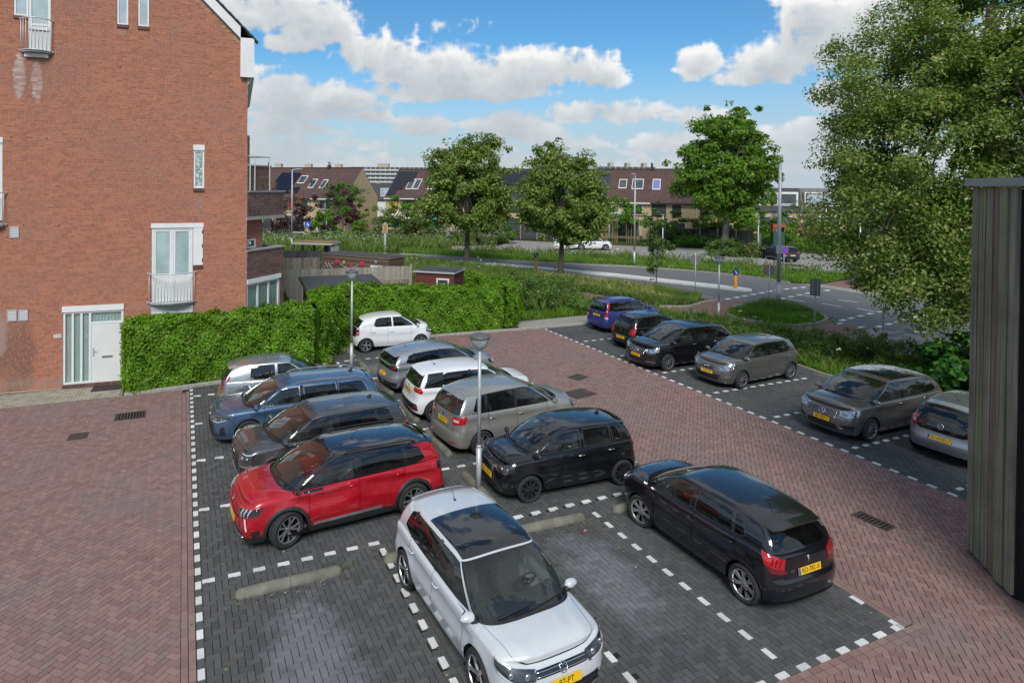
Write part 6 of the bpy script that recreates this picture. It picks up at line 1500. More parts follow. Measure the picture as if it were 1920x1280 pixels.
 sf = MB(); sf.add([(0.0, 0.0, 10.40), (0.21, 0.0, 10.655), (0.21, 9, 10.655), (0.0, 9, 10.40), (0, 0, 10.655), (0, 9, 10.655)], [(0, 3, 2, 1), (0, 1, 4)]); sf.obj('soffit', GREYPAINT, root)
 # front door unit
 d = MB(); frame_bars(d, -5.775, -3.98, 0.12, 2.54, 0.065, 0.02, 0.10, mull=(-5.494, -5.24, -4.985)); D = d.obj('door_frame', WHITE_PVC, root)
 hb = MB(); hb.box(-5.80, -3.965, -0.03, 0.08, 2.54, 2.735); hb.obj('shutter_box', WHITE_PVC, root)
 for a, b_ in ((-5.71, -5.527), (-5.46, -5.273), (-5.207, -5.018)):
  p = MB(); p.box(a, b_, 0.055, 0.061, 0.185, 2.475); p.obj('pane', CLEARPANE, D); drapes(D, a-0.01, b_+0.01, 0.185, 2.475, 0.10, 3)
 bk = MB(); bk.box(-5.775, -3.98, 0.17, 0.175, 0.1, 2.55); bk.obj('room_back', PLASTIC, D)
 tb = MB(); tb.box(-4.952, -4.045, 0.024, 0.096, 2.10, 2.165); tb.obj('transom', WHITE_PVC, D)
 p = MB(); p.box(-4.95, -4.045, 0.055, 0.061, 2.165, 2.475); p.obj('pane', CLEARPANE, D); drapes(D, -4.95, -4.045, 2.165, 2.475, 0.10, 9)
 p = MB(); p.box(-4.945, -4.05, 0.035, 0.080, 0.19, 2.095); door = p.obj('door', WHITE_DOOR, D)
 p = MB(); p.box(-4.905, -4.865, 0.012, 0.034, 1.02, 1.30); p.tube([(-4.885, 0.02, 1.20), (-4.885, -0.035, 1.20), (-4.79, -0.04, 1.20)], 0.011, 6); p.obj('handle', GALV, door)
 p = MB(); p.box(-4.64, -4.30, 0.020, 0.034, 0.93, 1.01); lb = p.obj('letterbox', GALV, door); p = MB(); p.box(-4.61, -4.33, 0.017, 0.0195, 0.955, 0.985); p.obj('letter_flap', PLASTIC, lb)
 th = pivot('threshold', root)
 for k in range(17): p = MB(); x = -5.78+k*0.107; p.box(x, x+0.099, -0.075, 0.10, 0.0, 0.105); p.obj('brick', SILLBRICK, th)
 # french window with its shutter leaf
 hd = MB(); hd.box(-3.135, -1.445, -0.025, 0.09, 5.30, 5.46); hd.obj('lintel', WHITE_PVC, root)
 f = MB(); frame_bars(f, -3.115, -1.805, 2.66, 5.30, 0.07, 0.02, 0.10, mull=(-2.455,)); F = f.obj('french_window', WHITE_PVC, root)
 for a, b_ in ((-3.045, -2.49), (-2.42, -1.875)):
  q = MB(); frame_bars(q, a+0.004, b_-0.004, 2.735, 5.225, 0.055, 0.035, 0.085, trans=(3.62,)); leaf = q.obj('window_leaf', WHITE_PVC, F)
  p = MB(); p.box(a+0.06, b_-0.06, 0.058, 0.064, 3.65, 5.17); p.obj('pane', PANE_FROST, leaf); p = MB(); p.box(a+0.06, b_-0.06, 0.050, 0.066, 2.79, 3.59); p.obj('panel', WHITE_DOOR, leaf)
 s = MB(); s.box(-1.79, -1.47, -0.02, 0.06, 3.98, 5.29); sh = s.obj('shutter_leaf', WHITE_PVC, root)
 for z in (4.15, 4.65, 5.15): q = MB(); q.box(-1.50, -1.475, -0.034, -0.02, z-0.06, z+0.06); q.obj('hinge', PLASTIC, sh)
 sill = pivot('brick_sill', root)
 for k in range(4): q = MB(); q.box(-1.80+k*0.085, -1.80+k*0.085+0.078, -0.05, 0.05, 3.86, 3.965); q.obj('brick', SILLBRICK, sill)
 juliet(root, -3.22, -1.70, 2.74, 3.74, 0.36, 14)
 # roller shutter below
 q = MB(); q.box(-3.12, -1.78, -0.05, 0.06, 2.34, 2.62); q.tube([(-3.11, -0.05, 2.36), (-1.79, -0.05, 2.36)], 0.05, 8); rs = q.obj('roller_shutter', GREYPAINT, root)
 for k in range(24): z = 2.30-k*0.055; q = MB(); q.add([(-3.08, 0.03, z), (-1.82, 0.03, z), (-1.82, 0.018, z-0.027), (-3.08, 0.018, z-0.027), (-1.82, 0.03, z-0.050), (-3.08, 0.03, z-0.050)], [(0, 3, 2, 1), (3, 5, 4, 2)]); q.obj('slat', WHITE_PVC, rs)
 # slim window
 q = MB(); q.box(-1.80, -1.43, -0.02, 0.08, 8.02, 8.21); q.obj('lintel', WHITE_PVC, root); w = window_unit(root, -1.785, -1.445, 6.68, 8.02, 0.02, 0.055, (), PANE_RIPPLE())
 for k in range(4): q = MB(); q.box(-1.79+k*0.089, -1.79+k*0.089+0.08, -0.06, 0.05, 6.57, 6.665); q.obj('brick', SILLBRICK, sill)
 # top windows
 for x0 in (-4.20, -3.56):
  window_unit(root, x0, x0+0.33, 12.20, 13.95, 0.02, 0.05, (), PANE_PALE)
  q = MB(); q.box(x0-0.01, x0+0.34, -0.05, 0.05, 12.09, 12.195); q.obj('sill', SILLBRICK, root)
 # upper balcony door and side window
 q = MB(); frame_bars(q, -6.765, -6.155, 11.12, 13.95, 0.07, 0.02, 0.09, trans=(11.98,)); F2 = q.obj('balcony_door', WHITE_PVC, root)
 p = MB(); p.box(-6.69, -6.23, 0.05, 0.056, 12.02, 13.9); p.obj('pane', PANE_FROST, F2); p = MB(); p.box(-6.69, -6.23, 0.045, 0.06, 11.19, 11.94); p.obj('panel', WHITE_DOOR, F2)
 window_unit(root, -7.175, -6.775, 12.22, 13.95, 0.02, 0.055, (), PANE_PALE); q = MB(); q.box(-7.19, -6.775, -0.05, 0.05, 12.12, 12.215); q.obj('sill', SILLBRICK, root)
 juliet(root, -6.98, -6.08, 11.10, 12.12, 0.33, 9)
 q = MB(); q.box(-6.86, -6.20, -0.12, 0.0, 10.90, 11.02); q.obj('balcony_beam', WHITE_PVC, root)
 # window cut by the left edge of view
 window_unit(root, -8.58, -7.49, 5.6, 8.10, 0.02, 0.07, (-8.04,), PANE_FROST); q = MB(); q.box(-8.6, -7.47, -0.02, 0.08, 8.10, 8.28); q.obj('lintel', WHITE_PVC, root)
 juliet(root, -8.75, -7.38, 5.48, 6.50, 0.34, 14)
 window_unit(root, -9.88, -8.32, 1.02, 2.58, 0.02, 0.07, (-9.1,), PANE); window_unit(root, -9.58, -8.92, 8.92, 10.58, 0.02, 0.07, (), PANE_PALE)
 for a in ((-7.28, -7.02, 5.03, 5.41), (-7.345, -7.075, 2.33, 2.71), (-7.035, -6.765, 2.33, 2.70)): vent_grille(root, *a)
 q = MB(); q.box(-6.03, -5.82, -0.022, -0.012, 1.715, 1.825); pl = q.obj('house_number', WHITE_PVC, root)
 text_obj('number_lettering', '144', 0.115, INK, pl, Matrix.Translation((-5.925, -0.0225, 1.77)) @ Matrix.Rotation(R(90), 4, 'X'))
 for (zr, xs) in ((10.72, np.arange(-6.0, -0.3, 0.945)), (8.26, np.arange(-7.25, -0.2, 0.985)), (5.40, np.arange(-6.9, -0.2, 0.99)), (2.86, (-0.3,)), (2.83, (-6.5, -3.25))):
  for x in xs:
   if any(h[0] < x < h[1] and h[2] < zr < h[3] for h in holes): continue
   q = MB(); q.box(x, x+0.016, -0.0118, 0.0, zr, zr+0.062); q.obj('weep_hole', PLASTIC, wall)
 mt = MB(); mt.box(-4.85, -3.95, -0.62, -0.10, 0.0, 0.014); tag(mt.obj('doormat', simple('mat_dark', (0.03, 0.026, 0.024), 0.95, var=0.3)), 'dark doormat lying before the white front door', 'doormat'); bpy.data.objects['doormat'].location = (2.09, 23.74, 0.004); bpy.data.objects['doormat'].rotation_euler = (0, 0, A)
 # ---- canted corner with its terraces (faces run at 45 degrees to the yard)
 wing = pivot('corner_wing', root, (0, 0, 0), (0, 0, R(45)-A))
 def canted(z0, z1, length, mat_cop=True, win=None, name='terrace'):
  hol = [win] if win else []
  w = wall_with_holes(name+'_wall', 0.0, length, z0, z1, hol, MORTARB, wing, 0.0)
  back = MB(); back.add([(length, 0, z0), (length, 2.2, z0), (length, 2.2, z1), (length, 0, z1)], [(0, 1, 2, 3)]); back.add([(0, 0.25, z1-0.02), (length-0.25, 0.25, z1-0.02), (length-0.25, 2.2, z1-0.02), (0, 2.2, z1-0.02)], [(0, 1, 2, 3)]); back.add([(0, 0, z0), (length, 0, z0), (length, 2.2, z0), (0, 2.2, z0)], [(3, 2, 1, 0)]); back.obj(name+'_body', MORTARB, wing)
  Bk = brick_face(w, None, 0, z1, hol, z0+0.02, 0, None, None, x0=length, left=0.03); link_mesh('bricks', bricks_mesh('bricks', Bk), BRICK_BROWN, w, kind='stuff')
  if mat_cop: c = MB(); c.box(0.02, length+0.04, -0.05, 0.26, z1, z1+0.05); c.box(length-0.22, length+0.04, 0.26, 2.2, z1, z1+0.05); c.obj('coping', CONC, wing)
  return w
 canted(0.0, 4.40, 2.16, win=(0.04, 1.92, 0.5, 3.36), name='bay')
 q = MB(); q.box(0.02, 1.96, -0.04, 0.06, 3.22, 3.38); q.obj('lintel', WHITE_PVC, wing)
 f = MB(); frame_bars(f, 0.04, 1.90, 0.55, 3.22, 0.07, 0.02, 0.10, mull=(0.66, 1.28)); W = f.obj('corner_window', WHITE_PVC, wing)
 for a, b_ in ((0.11, 0.62), (0.70, 1.24), (1.32, 1.83)): p = MB(); p.box(a, b_, 0.055, 0.061, 0.62, 3.15); p.obj('pane', CLEARPANE, W)
 drapes(W, 0.08, 1.86, 0.6, 3.18, 0.11, 11); q = MB(); q.box(0.04, 1.9, 0.24, 0.245, 0.5, 3.3); q.obj('room_back', PLASTIC, W)
 canted(5.66, 6.55, 2.16, name='balcony'); q = MB(); q.box(0.0, 2.18, -0.03, 2.2, 5.54, 5.655); q.obj('balcony_slab', CONC, wing)
 w2 = wall_with_holes('recessed_wall', 0.0, 1.30, 4.45, 5.54, [(0.12, 0.95, 4.46, 4.80)], MORTARB, wing, 0.35); Bk = brick_face(w2, None, 0, 5.5, [(0.12, 0.95, 4.46, 4.80)], 4.47, 0, None, None, x0=1.28, left=0.02)
 bo = link_mesh('bricks', bricks_mesh('bricks', Bk), BRICK, w2, kind='stuff'); bo.location = (0, 0.35, 0); window_unit(wing, 0.14, 0.93, 4.46, 4.80, 0.36, 0.06, (0.5,), PANE)
 q = MB(); q.box(1.30, 1.305, 0.35, 2.2, 4.45, 5.54); q.box(0, 1.3, 2.0, 2.2, 4.45, 5.54); q.obj('recess_side', MORTARB, wing)
 canted(6.62, 7.50, 1.28, name='upper_terrace')
 rail = pivot('terrace_rail', wing)
 for x in (0.10, 0.36, 1.2): q = MB(); q.tube([(x, -0.05, 6.6), (x, -0.05, 7.86)], 0.022, 6); q.obj('post', ZINC, rail)
 q = MB(); q.tube([(0.0, -0.05, 7.86), (1.25, -0.05, 7.86), (1.25, 1.4, 7.86)], 0.02, 6); q.obj('rail', ZINC, rail)
 q = MB(); q.box(0.0, 0.13, 0.0, 1.8, 7.5, 8.6); st = q.obj('side_pier', MORTARB, wing); Bk = brick_face(st, None, 0, 8.58, [], 7.6, 0, None, None, x0=0.13, left=0.0, L=0.10); link_mesh('bricks', bricks_mesh('bricks', Bk), BRICK_BROWN, st, kind='stuff')
 return root
def PANE_RIPPLE():
 if 'ripple_pane' in MATS: return MATS['ripple_pane']
 m, N, p, out = mat_new('ripple_pane'); tc = N.new('ShaderNodeTexCoord'); n = N.noise(tc.outputs['Object'], 9, 3, 0.5, 1.5)
 N.l.new(N.ramp(n, [(0.35, (0.10, 0.15, 0.14)), (0.5, (0.30, 0.38, 0.37)), (0.65, (0.60, 0.66, 0.66))]), p.inputs['Base Color']); N.put(p, Roughness=0.1)
 b = N.new('ShaderNodeBump'); N.put(b, Strength=0.8, Distance=0.03, Height=n); N.l.new(b.outputs[0], p.inputs['Normal']); return m
# ------------------------------------------------------------------ vegetation
def leaf_mat(name, stops, trans=0.35, rough=0.45, clump=(0.75, 1.25), cscale=0.8, spec=0.35):
 m = bpy.data.materials.new(name); m.use_nodes = True; m.node_tree.nodes.clear(); N = NT(m.node_tree)
 out = N.new('ShaderNodeOutputMaterial'); p = N.new('ShaderNodeBsdfPrincipled'); tr = N.new('ShaderNodeBsdfTranslucent'); mx = N.new('ShaderNodeMixShader')
 geo = N.new('ShaderNodeNewGeometry'); c = N.ramp(geo.outputs['Random Per Island'], stops)
 n = N.noise(geo.outputs['Position'], cscale, 3, 0.6)
 c = N.mix(1.0, c, N.ramp(n, [(0.3, (clump[0],)*3), (0.7, (clump[1],)*3)]), 'MULTIPLY')
 N.l.new(c, p.inputs['Base Color']); N.put(p, Roughness=rough); p.inputs['Specular IOR Level'].default_value = spec
 c2 = N.mix(1.0, c, (1.25, 1.35, 0.55), 'MULTIPLY'); N.l.new(c2, tr.inputs[0]); mx.inputs[0].default_value = trans
 N.l.new(p.outputs[0], mx.inputs[1]); N.l.new(tr.outputs[0], mx.inputs[2]); N.l.new(mx.outputs[0], out.inputs[0]); MATS[name] = m; return m
def bark_mat(name, a, b):
 m, N, p, out = mat_new(name); tc = N.new('ShaderNodeNewGeometry'); mp = N.new('ShaderNodeMapping'); N.l.new(tc.outputs['Position'], mp.inputs[0]); mp.inputs['Scale'].default_value = (6, 6, 1.2)
 n = N.noise(mp.outputs[0], 4, 6, 0.7); N.l.new(N.ramp(n, [(0.3, a), (0.7, b)]), p.inputs['Base Color']); N.put(p, Roughness=0.95)
 bn = N.new('ShaderNodeBump'); N.put(bn, Strength=0.8, Distance=0.03, Height=n); N.l.new(bn.outputs[0], p.inputs['Normal']); return m
L_LIME = leaf_mat('lime_leaf', [(0.0, (0.105, 0.175, 0.028)), (0.45, (0.155, 0.235, 0.038)), (0.70, (0.21, 0.285, 0.055)), (0.86, (0.31, 0.36, 0.105)), (1.0, (0.45, 0.46, 0.20))], trans=0.42)
L_LIMEDK = leaf_mat('lime_leaf_deep', [(0.0, (0.055, 0.115, 0.026)), (0.6, (0.090, 0.175, 0.034)), (0.85, (0.14, 0.22, 0.05)), (1.0, (0.27, 0.31, 0.12))])
L_MAPLE = leaf_mat('maple_leaf', [(0.0, (0.075, 0.17, 0.018)), (0.6, (0.135, 0.26, 0.027)), (1.0, (0.23, 0.35, 0.04))], trans=0.42, clump=(0.7, 1.35))
L_IVY = leaf_mat('ivy_leaf', [(0.0, (0.095, 0.23, 0.012)), (0.5, (0.138, 0.29, 0.015)), (0.85, (0.19, 0.35, 0.020)), (1.0, (0.28, 0.41, 0.03))], rough=0.42, clump=(0.62, 1.3), cscale=1.9)
L_IVYTOP = L_IVY
L_SHRUB = leaf_mat('shrub_leaf', [(0.0, (0.07, 0.15, 0.028)), (0.6, (0.11, 0.21, 0.04)), (1.0, (0.17, 0.27, 0.06))], clump=(0.65, 1.3), cscale=1.2)
L_SHRUB2 = leaf_mat('olive_shrub_leaf', [(0.0, (0.10, 0.15, 0.035)), (0.6, (0.155, 0.21, 0.05)), (1.0, (0.24, 0.24, 0.08))], clump=(0.65, 1.3), cscale=1.0)
L_BRIGHT = leaf_mat('bright_shrub_leaf', [(0.0, (0.080, 0.196, 0.017)), (0.6, (0.123, 0.268, 0.020)), (1.0, (0.203, 0.362, 0.029))], cscale=1.2)
L_YELLOW = leaf_mat('yellow_leaf', [(0.0, (0.300, 0.330, 0.015)), (1.0, (0.460, 0.440, 0.020))])
L_PURPLE = leaf_mat('purple_leaf', [(0.0, (0.046, 0.018, 0.026)), (0.6, (0.078, 0.031, 0.039)), (1.0, (0.130, 0.058, 0.058))], trans=0.2)
L_GREYG = leaf_mat('grey_poplar_leaf', [(0.0, (0.090, 0.126, 0.084)), (1.0, (0.180, 0.216, 0.156))])
L_BIG = leaf_mat('broad_leaf', [(0.0, (0.032, 0.109, 0.017)), (0.6, (0.052, 0.167, 0.023)), (1.0, (0.094, 0.232, 0.036))], rough=0.35)
L_RUST = leaf_mat('rust_shrub_leaf', [(0.0, (0.102, 0.084, 0.030)), (0.5, (0.192, 0.108, 0.048)), (1.0, (0.264, 0.132, 0.072))], trans=0.2)
L_LAV = leaf_mat('lavender_leaf', [(0.0, (0.110, 0.143, 0.083)), (0.5, (0.209, 0.220, 0.220)), (1.0, (0.352, 0.330, 0.396))], trans=0.2)
G_GRASS = leaf_mat('grass_blade', [(0.0, (0.085, 0.195, 0.018)), (0.6, (0.13, 0.265, 0.026)), (0.9, (0.19, 0.31, 0.04)), (1.0, (0.28, 0.30, 0.09))], trans=0.35, clump=(0.65, 1.3), cscale=0.7)
G_LONG = leaf_mat('long_grass_blade', [(0.0, (0.095, 0.185, 0.03)), (0.5, (0.14, 0.235, 0.045)), (0.85, (0.21, 0.26, 0.075)), (1.0, (0.36, 0.34, 0.17))], trans=0.35, clump=(0.65, 1.3), cscale=0.8)
G_DRY = leaf_mat('dry_grass_blade', [(0.0, (0.174, 0.203, 0.051)), (0.4, (0.319, 0.290, 0.109)), (1.0, (0.500, 0.435, 0.217))], trans=0.3)
G_FLOWER = simple('white_umbel', (0.62, 0.62, 0.55), 0.8)
BARK = bark_mat('bark', (0.055, 0.047, 0.038), (0.15, 0.13, 0.105))
BARKG = bark_mat('grey_bark', (0.10, 0.092, 0.08), (0.24, 0.22, 0.19))
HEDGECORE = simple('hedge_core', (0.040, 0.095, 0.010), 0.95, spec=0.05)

def unit(v): return v/(np.linalg.norm(v, axis=-1, keepdims=True)+1e-9)
def leaves(P, Nrm, size, width=0.62, droop=0.25, fold=0.18, rng=None):
 """kite-shaped folded leaves at points P facing Nrm; returns vertices and quads"""
 rng = rng or RNG; n = len(P); s = np.broadcast_to(size, (n,))*rng.uniform(0.65, 1.3, n)
 t = unit(np.cross(Nrm, rng.normal(size=(n, 3)))); t[:, 2] -= droop; t = unit(t); b = unit(np.cross(Nrm, t)); nn = unit(np.cross(t, b))
 V = np.empty((n, 4, 3)); h = s[:, None]
 V[:, 0] = P - t*h*0.5; V[:, 2] = P + t*h*0.5; V[:, 1] = P - b*h*width*0.5 + nn*h*fold + t*h*-0.06; V[:, 3] = P + b*h*width*0.5 + nn*h*fold + t*h*-0.06
 return V.reshape(-1, 3), np.arange(n*4).reshape(n, 4)
def crown_mesh(name, lobes, n_leaves, size, mat, parent, clumps=120, crad=0.55, up=0.6, hollow=0.55, rng=None, flat=0.7, width=0.62, spray=0.16):
 """leaf clumps gathered towards the skin of several ellipsoids"""
 rng = rng or RNG; lobes = np.array(lobes, float); vol = (lobes[:, 3]*lobes[:, 4]*lobes[:, 5])**(2/3); k = rng.choice(len(lobes), clumps, p=vol/vol.sum())
 d = unit(rng.normal(size=(clumps, 3))); r = hollow+(1-hollow)*rng.random(clumps)**0.7; r *= rng.uniform(0.85, 1.10, clumps); spr = rng.random(clumps) < spray; r[spr] = rng.uniform(1.02, 1.30, spr.sum())
 C = lobes[k, :3]+d*r[:, None]*lobes[k, 3:6]
 # drop clumps buried deep inside another lobe
 q = np.stack([(((C-l[:3])/l[3:6])**2).sum(1) for l in lobes], 1); keep = q.min(1) > 0.22; C, d, spr = C[keep], d[keep], spr[keep]
 w = rng.uniform(0.5, 1.5, len(C)); w[spr] *= 0.28; w /= w.sum(); cnt = rng.multinomial(n_leaves, w); idx = np.repeat(np.arange(len(C)), cnt); m = len(idx)
 cr = crad*rng.uniform(0.6, 1.35, len(C)); cr[spr] *= 0.55
 off = unit(rng.normal(size=(m, 3)))*(rng.random(m)**0.45)[:, None]; off[:, 2] *= flat
 P = C[idx]+off*cr[idx][:, None]
 Nn = unit(off*0.7 + d[idx]*0.4 + np.array([0, 0, up]) + rng.normal(size=(m, 3))*0.45)
 V, Q = leaves(P, Nn, size, width, rng=rng); me = fast_mesh(name, V, Q); return link_mesh(name, me, mat, parent), C
def branchy(parent, base_r, trunk_top, C, mat, n=16, rng=None, lean=(0, 0), fork=0.45):
 rng = rng or RNG; mb = MB(); H = trunk_top
 pts = [(lean[0]*t+0.04*math.sin(5*t), lean[1]*t+0.04*math.cos(4*t), H*t) for t in np.linspace(0, 1, 8)]
 mb.tube([(p[0], p[1], p[2]-0.1 if i == 0 else p[2]) for i, p in enumerate(pts)], [base_r*1.35]+[base_r*(1-0.6*t) for t in np.linspace(0.1, 1, 7)], 10)
 tr = mb.obj('trunk', mat, parent, smooth=True)
 lb = MB()
 for c in C[rng.choice(len(C), min(n, len(C)), replace=False)]:
  t = rng.uniform(fork, 0.98); s = Vector((lean[0]*t, lean[1]*t, H*t)); e = Vector(c)
  mid = (s+e)/2+Vector((0, 0, 0.12*(e-s).length)); r0 = base_r*(1-0.6*t)*0.55
  q = [s*(1-u)**2+mid*(2*u*(1-u))+e*u*u for u in np.linspace(0, 1, 6)]; lb.tube(q, [r0*(1-0.85*u) for u in np.linspace(0, 1, 6)], 5, False)
 lb.obj('limb', mat, parent, smooth=True); return tr
def tree(name, label, x, y, base_r, trunk_top, lobes, n_leaves, size, mat, clumps, crad, cat='tree', group=None, bark=None, limbs=18, seed=1, lean=(0, 0), **kw):
 rng = np.random.default_rng(seed); root = thing(name, label, cat, (x, y, 0), 0, group)
 cr, C = crown_mesh('crown', lobes, n_leaves, size, mat, root, clumps, crad, rng=rng, **kw); branchy(root, base_r, trunk_top, C, bark or BARK, limbs, rng, lean); return root
def bush(label, x, y, lobes, n, size, mat, name='bush', cat='bush', crad=0.4, clumps=40, group=None, seed=3, stems=5, core=False, **kw):
 rng = np.random.default_rng(seed); root = thing(name, label, cat, (x, y, 0), 0, group)
 cr, C = crown_mesh('foliage', lobes, n, size, mat, root, clumps, crad, rng=rng, hollow=kw.pop('hollow', 0.45), **kw); lb = MB()
 for c in C[rng.choice(len(C), min(stems, len(C)), replace=False)]: lb.tube([(c[0]*0.15, c[1]*0.15, -0.05), (c[0]*0.5, c[1]*0.5, c[2]*0.5), tuple(c)], [0.035, 0.025, 0.01], 5, False)
 lb.obj('stem', BARK, root); return root
def hedge(name, label, path, w, hfun, n_per_m2, size, mat, seed=5, end_caps=True):
 """clipped hedge along a polyline: solid dark core under a coat of overlapping leaves"""
 rng = np.random.default_rng(seed); P = np.array(path, float); seg = np.diff(P, axis=0); Ls = np.hypot(seg[:, 0], seg[:, 1]); T = np.concatenate([[0], np.cumsum(Ls)]); root = thing(name, label, 'hedge', (P[0][0], P[0][1], 0))
 o0 = np.array([P[0][0], P[0][1], 0]); n = 0
 def frame(t):
  k = np.clip(np.searchsorted(T, t, 'right')-1, 0, len(seg)-1); u = (t-T[k])/Ls[k]; c = P[k]+seg[k]*u[:, None]; d = seg[k]/Ls[k][:, None]
  return c, d, np.stack([-d[:, 1], d[:, 0]], 1)
 tot = T[-1]; H = lambda t: hfun(t/tot)
 allP, allN = [], []
 bump = lambda a, b: 0.08*np.sin(a*2.3+b*3.1)+0.07*np.sin(a*5.1-b*4.0)+0.045*np.sin(a*9.7+b*8.3)
 for side in (1, -1):
  m = int(tot*2.3*n_per_m2*(1 if side == -1 else 0.6)); t = rng.uniform(0, tot, m); z = rng.random(m); c, d, nn = frame(t); hh = H(t); zz = z*hh
  off = (w/2 - 0.10*(z**6) + bump(t, zz) + rng.normal(0, 0.045, m))*side
  p = np.column_stack([c+nn*off[:, None], zz]); nv = np.column_stack([nn*side, np.full(m, 0.35)]) + rng.normal(size=(m, 3))*0.42; allP.append(p); allN.append(nv)
 m = int(tot*w*n_per_m2*1.5); t = rng.uniform(0, tot, m); s = rng.uniform(-1, 1, m); c, d, nn = frame(t); zz = H(t) - 0.07*np.abs(s)**4 + bump(t, s) + rng.normal(0, 0.05, m)
 allP.append(np.column_stack([c+nn*(s*w/2)[:, None], zz])); allN.append(np.column_stack([nn*s[:, None]*0.4, np.ones(m)])+rng.normal(size=(m, 3))*0.4)
 for e, sg in ((0.0, -1), (tot, 1)):
  m = int(w*2.3*n_per_m2); z = rng.random(m); s = rng.uniform(-1, 1, m); c, d, nn = frame(np.full(m, min(max(e, 1e-4), tot-1e-4))); zz = z*H(np.full(m, e))
  p = np.column_stack([c+nn*(s*w/2)[:, None]+d*(sg*(0.04+rng.normal(0, 0.05, m)-0.12*s**4))[:, None], zz]); allP.append(p); allN.append(np.column_stack([d*sg, np.full(m, 0.3)])+rng.normal(size=(m, 3))*0.42)
 Pt = np.concatenate(allP)-o0; Nn = unit(np.concatenate(allN)); V, Q = leaves(Pt, Nn, size, 0.8, droop=0.5, fold=0.12, rng=rng); link_mesh('foliage', fast_mesh('foliage', V, Q), mat, root)
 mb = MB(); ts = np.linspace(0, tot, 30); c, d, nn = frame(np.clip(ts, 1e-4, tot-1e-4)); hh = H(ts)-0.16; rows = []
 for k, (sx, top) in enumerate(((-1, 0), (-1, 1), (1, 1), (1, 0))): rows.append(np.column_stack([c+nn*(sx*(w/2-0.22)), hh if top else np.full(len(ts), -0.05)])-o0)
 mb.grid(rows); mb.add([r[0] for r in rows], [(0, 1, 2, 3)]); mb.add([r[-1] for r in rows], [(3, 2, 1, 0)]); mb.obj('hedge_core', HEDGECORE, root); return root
def grass(name, label, poly, dens, h0, h1, mat, width=0.018, seed=9, flowers=0, flower_h=(0.6, 1.1), patch=None, z0=-0.03):
 """blades scattered over a patch of ground, one mesh"""
 rng = np.random.default_rng(seed); pl = np.array(poly); lo, hi = pl.min(0), pl.max(0); n = int((hi-lo).prod()*dens); P = rng.uniform(lo, hi, (n, 2)); P = P[in_poly(P, poly)]; n = len(P)
 # tussocks: taller where a slow wave is high
 f = 0.5+0.25*np.sin(P[:, 0]*1.7+P[:, 1]*0.9)+0.25*np.sin(P[:, 0]*0.6-P[:, 1]*1.9+1.3)+rng.normal(0, 0.22, n); f = np.clip(f, 0, 1.2)
 h = h0+(h1-h0)*f; a = rng.uniform(0, 2*math.pi, n); lean = rng.uniform(0.1, 0.6, n)*h; w = width*rng.uniform(0.6, 1.4, n)
 b = np.column_stack([np.cos(a), np.sin(a)]); s = np.column_stack([-np.sin(a), np.cos(a)])
 V = np.zeros((n, 4, 3)); V[:, 0, :2] = P-s*w[:, None]/2; V[:, 1, :2] = P+s*w[:, None]/2; V[:, :2, 2] = z0
 V[:, 2, :2] = P+b*(lean*0.35)[:, None]+s*w[:, None]*0.35; V[:, 2, 2] = z0+h*0.6; V[:, 3, :2] = P+b*lean[:, None]; V[:, 3, 2] = z0+h
 me = fast_mesh(name, V.reshape(-1, 3), np.arange(n*4).reshape(n, 4)[:, [0, 1, 2, 3]]); o = link_mesh(name, me, mat); o['kind'] = 'stuff'; o['label'] = label; o['category'] = 'grass'
 if flowers:
  m = flowers; Pf = rng.uniform(lo, hi, (m*4, 2)); Pf = Pf[in_poly(Pf, poly)][:m]; m = len(Pf); z = rng.uniform(*flower_h, m); heads, nn = [], []
  k = 5; Pc = np.repeat(np.column_stack([Pf, z]), k, 0)+rng.normal(0, 0.05, (m*k, 3))*(1, 1, 0.3); V, Q = leaves(Pc, unit(np.array([0, 0, 1.0])+rng.normal(size=(m*k, 3))*0.4), 0.07, 0.9, 0, 0, rng)
  f_ = link_mesh('flower_heads', fast_mesh('flower_heads', V, Q), G_FLOWER, o); f_['kind'] = 'stuff'
 return o

